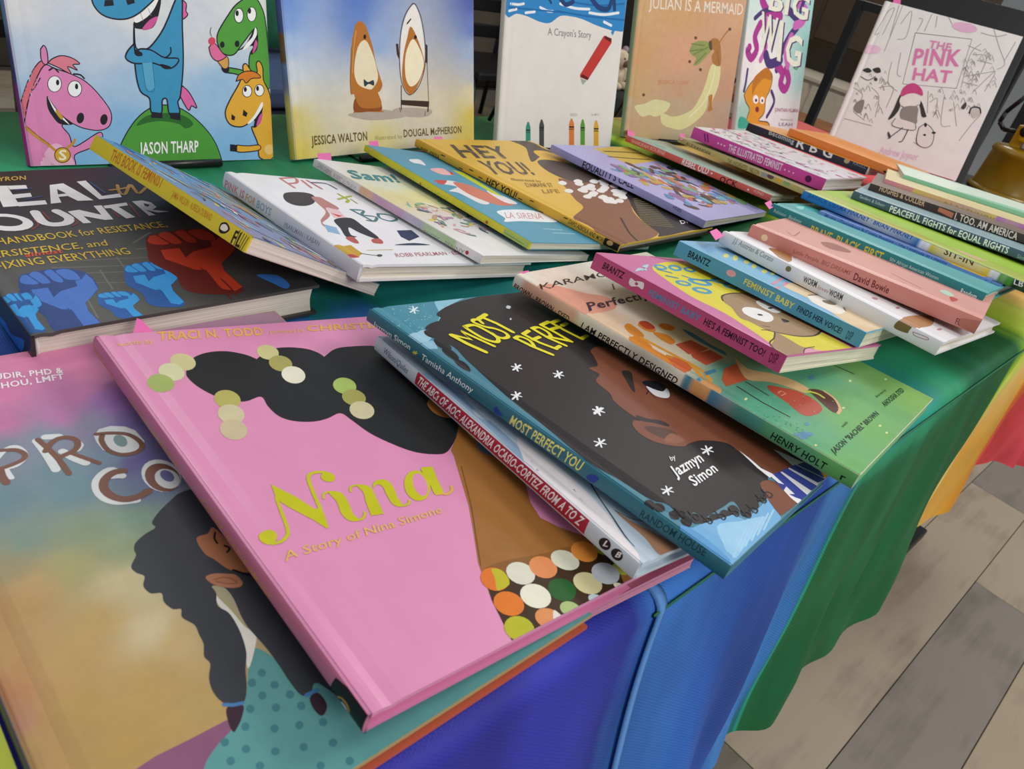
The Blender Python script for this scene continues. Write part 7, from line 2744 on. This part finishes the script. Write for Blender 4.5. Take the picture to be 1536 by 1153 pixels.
    {'id': 'uni', 'name': 'picture_book', 'loc': [0.1884, 0.6204, 0.7399], 'rot': [1.3347, 0.006, 0.01], 'w': 0.2293, 'h': 0.28, 'T': 0.01, 'kind': 'hard', 'cover': 'b0c8e0', 'spine': '8a3a8a', 'label': 'standing book with cartoon horses, pink, blue, green and yellow, on pale blue'},
    {'id': 'ted', 'name': 'picture_book', 'loc': [0.435, 0.6084, 0.7419], 'rot': [1.2995, -0.0082, 0.1283], 'w': 0.2881, 'h': 0.28, 'T': 0.01, 'kind': 'hard', 'cover': 'a8b4c8', 'spine': '8fa0c0', 'backc': '8a8a90', 'label': 'standing book with a teddy bear facing an oval mirror'},
    {'id': 'cra', 'name': 'picture_book', 'loc': [0.7577, 0.6353, 0.7406], 'rot': [1.314, -0.0007, -0.1142], 'w': 0.2172, 'h': 0.28, 'T': 0.01, 'kind': 'hard', 'cover': 'e2ddd6', 'spine': 'd8d4cc', 'label': 'standing white book with a red crayon and a scribbled blue top'},
    {'id': 'jul', 'name': 'picture_book', 'loc': [1.0739, 0.6642, 0.74], 'rot': [1.2785, 0.001, -0.1908], 'w': 0.2489, 'h': 0.27, 'T': 0.01, 'kind': 'hard', 'cover': 'cfa27a', 'spine': '9cb08a', 'label': 'standing tan book with a figure trailing a pale yellow cloth'},
    {'id': 'wig', 'name': 'picture_book', 'loc': [1.4564, 0.6841, 0.7397], 'rot': [1.253, 0.0012, -0.0797], 'w': 0.2289, 'h': 0.28, 'T': 0.01, 'kind': 'hard', 'cover': 'd8e0de', 'spine': 'c8d4d0', 'label': 'standing book with swirling purple hair lettering above a surprised face'},
    {'id': 'pin', 'name': 'picture_book', 'loc': [1.6615, 0.5754, 0.7539], 'rot': [1.2604, -0.0143, -1.1381], 'w': 0.2628, 'h': 0.2833, 'T': 0.01, 'kind': 'hard', 'cover': 'e8e8e4', 'spine': 'c8b8b0', 'label': 'standing white book drawn in grey lines with a girl in a pink beret'},
]
for b in BOOKS:
    build_book(b, ART.get(b['id'], {}))


# ------------------------------------------------------------ wire easels behind the standing books
def book_easel(b, label, board=False):
    R_ = Matrix.Rotation(b['rot'][2], 4, 'Z') if False else None
    q = bpy.data.objects.new('tmp', None)
    M = (Matrix.Translation(b['loc']) @ __import__('mathutils').Euler(b['rot']).to_matrix().to_4x4())
    ex = Vector((M[0][0], M[1][0], 0)).normalized(); nrm = Vector((M[0][2], M[1][2], 0)).normalized()
    bpy.data.objects.remove(q)
    w_, T = b['w'], b['T']
    org = M @ Vector((w_ / 2, 0, 0)); org.z = TABLE_Z
    root = tag(empty('book_easel', org), label, 'easel')
    m = mat('easel_black', '111114', .35)

    def P(x, y, z_): return tuple(M @ Vector((x, y, z_)) - org)
    for i, x in enumerate((w_ * .3, w_ * .7)):
        bm = bmesh.new(); a = Vector(P(x, .012, -.005)); t = Vector(P(x, .17, -.005)); add_rod(bm, a, t, .0035, 8)
        f = (M @ Vector((x, 0, 0))) - org - nrm * .0; f.z = .004
        add_rod(bm, a, tuple(Vector((a.x, a.y, .004))), .0035, 8)
        bm_obj('upright', bm, m, root, True)
        bm = bmesh.new(); g = Vector(P(x, .15, -.005)); foot = g - nrm * .06; foot.z = .004; add_rod(bm, g, foot, .003, 8); bm_obj('back_leg', bm, m, root, True)
    bm = bmesh.new()
    a = M @ Vector((w_ * .28, 0, 0)) - org; c = M @ Vector((w_ * .72, 0, 0)) - org; fr = nrm * (T + .012)
    a.z = c.z = .004
    add_rod(bm, a + fr, c + fr, .004, 8)
    lo_ = Vector((0, 0, -.0028)); add_rod(bm, a - nrm * .01 + lo_, a + fr + lo_, .001, 8); add_rod(bm, c - nrm * .01 + lo_, c + fr + lo_, .001, 8)
    bm_obj('lip', bm, m, root, True)
    if board:
        bm = bmesh.new(); V = []
        add_box(bm, (.03, -.006, -.016), (w_ + .018, b['h'] + .05, -.008), .002)
        bm.transform(Matrix.Translation(-org) @ M); bm_obj('backboard', bm, m, root)
    return root


book_easel(next(b for b in BOOKS if b['id'] == 'uni'), 'small black book easel holding the cartoon horse book')
book_easel(next(b for b in BOOKS if b['id'] == 'ted'), 'small black book easel holding the bear and mirror book')
book_easel(next(b for b in BOOKS if b['id'] == 'cra'), 'small black book easel holding the white crayon book')
book_easel(next(b for b in BOOKS if b['id'] == 'jul'), 'small black book easel holding the tan book')
book_easel(next(b for b in BOOKS if b['id'] == 'wig'), 'small black book easel holding the purple hair book')
book_easel(next(b for b in BOOKS if b['id'] == 'pin'), 'black easel with backboard holding the pink beret book', True)


# ------------------------------------------------------------ the room behind
def thing(name, loc, label, cat, group=None): return tag(empty(name, loc), label, cat, group)


# amber plastic lantern on a black stool beyond the far end of the table
st_ = thing('stool', (2.3, .36, 0), 'black stool beyond the red end of the table', 'stool')
sm_ = mat('stool_black', '17171a', .5)
bm = bmesh.new(); add_lathe(bm, [(.17, .655), (.18, .66), (.18, .68), (.17, .687)], (0, 0, 0)); bm_obj('seat', bm, sm_, st_, True)
for k in range(4):
    a = k * math.pi / 2 + .6; bm = bmesh.new(); add_rod(bm, (.13 * math.cos(a), .13 * math.sin(a), .66), (.19 * math.cos(a), .19 * math.sin(a), 0), .012); bm_obj('leg', bm, sm_, st_, True)
ln = thing('lantern', (2.3, .355, .687), 'translucent amber plastic lantern with black bail handle at right', 'lantern')
amb = mat('amber_plastic', '9a7a0c', .3, .15, 18, trans=.25); yel = mat('yellow_plastic', 'c89a10', .35, .1, 12); blk = mat('handle_rubber', '0e0e10', .4)
bm = bmesh.new(); add_lathe(bm, [(.082, 0), (.086, .006), (.080, .02), (.074, .095), (.078, .10), (.072, .112), (.02, .115)], (0, 0, 0), 40); bm_obj('tub', bm, amb, ln, True)
bm = bmesh.new(); add_lathe(bm, [(.0885, .003), (.0895, .008), (.0845, .014)], (0, 0, 0), 40); bm_obj('rim', bm, amb, ln, True)
box('post', (-.012, .018, .10), (.012, .045, .165), yel, ln, .004); box('block', (-.03, -.055, .13), (.03, .03, .195), yel, ln, .006)
bm = bmesh.new(); add_rod(bm, (-.035, .02, .155), (.035, .02, .155), .012, 14); bm_obj('knob', bm, blk, ln, True)
bm = bmesh.new(); hp = [(0, .035, .148), (0, .075, .142), (0, .092, .155), (0, .090, .18), (0, .06, .24), (0, .02, .285), (0, -.04, .30), (0, -.1, .26), (0, -.12, .2), (0, -.10, .16)]
for a, c in zip(hp, hp[1:]): add_rod(bm, a, c, .0055, 10)
bm_obj('handle', bm, blk, ln, True)

# black metal display frame standing on the floor past the table
fr_ = thing('display_frame', (2.6, .8, 0), 'black metal upright frame standing behind the far table end', 'frame')
for y in (.25, -.25):
    box('upright', (-.012, y - .014, .0), (.012, y + .014, 1.01), black_metal, fr_, .002); box('foot', (-.16, y - .014, 0), (.16, y + .014, .02), black_metal, fr_, .002)
box('top_rail', (-.012, -.236, .985), (.012, .236, 1.01), black_metal, fr_, .002); box('lower_rail', (-.01, -.236, .30), (.01, .236, .32), black_metal, fr_, .002)

# dark presentation board and low furniture by the right wall
db = thing('presentation_board', (3.6, .55, 0), 'tall black presentation board at the top right corner', 'board')
box('panel', (-.015, -.75, 1.0), (.015, .28, 1.75), mat('board_black', '0d0d10', .6), db, .003)
for y in (-.6, .15): box('leg', (-.02, y - .02, 0), (.02, y + .02, 1.0), black_metal, db, .003)
wbd = thing('grey_partition', (4.6, .55, 0), 'light blue grey partition behind the amber lantern', 'partition')
box('panel', (-.02, -1.1, .05), (.02, .72, 1.6), mat('partition_grey', 'a4acb2', .6, .03, 4), wbd, .004)
for y in (-.9, .6): box('foot', (-.2, y - .03, 0), (.2, y + .03, .05), black_metal, wbd, .004)
cb_ = thing('low_cabinet', (5.5, 2.3, 0), 'low white panelled cabinet seen between wig book and pink hat book', 'cabinet')
cw = mat('cabinet_white', 'cfc5b2', .6)
box('body', (0, -.8, .02), (.45, .8, .44), cw, cb_, .003); box('cabinet_top', (-.02, -.83, .44), (.47, .83, .465), cw, cb_, .003)
for k in range(5): box('door', (-.012, -.78 + .315 * k, .05), (0, -.49 + .315 * k, .42), cw, cb_, .004)
bn = thing('wooden_bench', (4.7, 2.2, 0), 'brown wooden bench in front of the low white cabinet', 'bench')
wd = mat('bench_wood', '8a5c38', .5, .15, 12)
box('seat', (-.15, -.7, .28), (.15, .7, .33), wd, bn, .005)
for y in (-.6, .6):
    for x in (-.11, .11): box('leg', (x - .025, y - .025, 0), (x + .025, y + .025, .28), mat('bench_dark', '2a201a', .5), bn, .004)
sp = tag(bpy.data.objects.new('wall_shelf', None), 'dark brown wall cabinet hanging above the low white cabinet', 'cabinet'); COL.objects.link(sp); sp.location = (5.9, 2.3, .66)
box('body', (-.05, -.95, 0), (.28, .95, .7), mat('shelf_dark', '4a3c30', .6), sp, .004)
for k in range(4): box('door', (-.065, -.93 + .47 * k, .02), (-.05, -.50 + .47 * k, .68), mat('shelf_dark', '4a3c30', .6), sp, .003)

# between the standing books: ottoman, cushions, stool chair, black cabinet, soft toy
ot = thing('ottoman', (1.15, 1.85, 0), 'navy blue box ottoman between the horse book and the bear book', 'ottoman')
nv = mat('navy_fabric', '141c34', .8, .1, 60, .2)
box('body', (-.42, -.25, .02), (.42, .25, .47), nv, ot, .02, 3); box('lid', (-.43, -.26, .475), (.43, .26, .53), mat('slate_fabric', '3a4c70', .8), ot, .015, 3)
for x in (-.36, .36):
    for y in (-.2, .2): box('foot', (x - .02, y - .02, 0), (x + .02, y + .02, .02), black_metal, ot, .002)


def cushion(name, loc, sx, sy, sz, m, label, rz=0):
    bm = bmesh.new(); bmesh.ops.create_cube(bm, size=1); bmesh.ops.subdivide_edges(bm, edges=bm.edges[:], cuts=6, use_grid_fill=True)
    for v in bm.verts:
        x, y, z_ = v.co * 2; k = (1 - x * x * .75) * (1 - z_ * z_ * .75) * .9 + .1
        v.co = Vector((x * sx / 2 * (1 - .06 * (1 - z_ * z_)), y * sy / 2 * k, z_ * sz / 2 * (1 - .06 * (1 - x * x))))
    o = bm_obj(name, bm, m, None, True); o.location = loc; o.rotation_euler = (-.2, 0, rz)
    return tag(o, label, 'cushion')


cushion('cushion', (1.05, 1.93, .71), .42, .14, .36, mat('cushion_green', '1f6a4a', .8, .5, 9), 'dark green patterned cushion propped on the navy ottoman')
cushion('cushion', (.45, 2.6, .62), .40, .14, .36, mat('cushion_rust', '9a4a34', .8, .4, 8), 'rust cushion leaning left behind the horse book')
ch = thing('bench_seat', (.45, 2.65, 0), 'low black bench at far left behind the horse book', 'bench')
box('seat', (-.35, -.2, .38), (.35, .2, .44), blk, ch, .01)
for x in (-.3, .3):
    for y in (-.16, .16): box('leg', (x - .02, y - .02, 0), (x + .02, y + .02, .38), blk, ch, .003)
fc_ = thing('folding_chair', (2.78, 3.0, 0), 'black slatted chair between the bear book and the crayon book', 'chair')
for k, z_ in enumerate((.40, .52, .64)): box('slat', (-.25, -.015, z_), (.25, .015, z_ + .06), blk, fc_, .006)
box('seat', (-.25, -.42, .30), (.25, 0, .33), blk, fc_, .008)
for x in (-.24, .24):
    bm = bmesh.new(); add_rod(bm, (x, 0, .75), (x, .04, 0), .012); bm_obj('back_leg', bm, blk, fc_, True)
    bm = bmesh.new(); add_rod(bm, (x, -.38, .31), (x, -.42, 0), .012); bm_obj('front_leg', bm, blk, fc_, True)
bc = thing('storage_cabinet', (3.85, 2.95, 0), 'black storage cabinet between the crayon book and the mermaid book', 'cabinet')
box('body', (-.5, -.2, .03), (.5, .2, 1.2), mat('cabinet_black', '0b0b0d', .6), bc, .004)
for k in (-1, 1): box('door', (-.245 + .245 * k - .23, -.215, .06), (-.245 + .245 * k + .23, -.2, 1.17), mat('cabinet_black', '0b0b0d', .6), bc, .003)
box('plinth', (-.48, -.18, 0), (.48, .18, .03), blk, bc, .002)
pf = thing('pouf', (3.02, 2.22, 0), 'small black round pouf in front of the black cabinet', 'pouf')
bm = bmesh.new(); add_lathe(bm, [(.14, 0), (.16, .03), (.165, .2), (.16, .38), (.14, .40)], (0, 0, 0)); bm_obj('body', bm, mat('pouf_black', '101013', .8), pf, True)
bm = bmesh.new(); add_lathe(bm, [(.165, .19), (.168, .2), (.165, .21)], (0, 0, 0)); bm_obj('piping', bm, blk, pf, True)
ty = thing('soft_toy', (3.02, 2.22, .40), 'small cream soft toy between crayon book and mermaid book', 'soft toy')
cr = mat('toy_plush', 'c8b89c', .9, .2, 60, .3)


def blob(name, c, r, m, parent, sc=(1, 1, 1)):
    bm = bmesh.new(); bmesh.ops.create_uvsphere(bm, u_segments=16, v_segments=12, radius=r, matrix=Matrix.Translation(c) @ Matrix.Diagonal((*sc, 1)))
    return bm_obj(name, bm, m, parent, True)


blob('body', (0, 0, .05), .05, cr, ty, (1, .9, 1.05)); blob('head', (0, -.01, .125), .042, cr, ty); blob('muzzle', (0, -.048, .115), .016, mat('toy_brown', '6a4a34', .8), ty)
for s in (-1, 1):
    blob('ear', (s * .032, 0, .165), .016, mat('toy_mauve', '9a8a98', .8), ty); blob('arm', (s * .048, -.02, .06), .018, cr, ty, (1, 1, 1.8)); blob('leg', (s * .03, -.05, .018), .02, cr, ty, (1, 1.7, .9)); blob('eye', (s * .014, -.046, .135), .005, blk, ty)
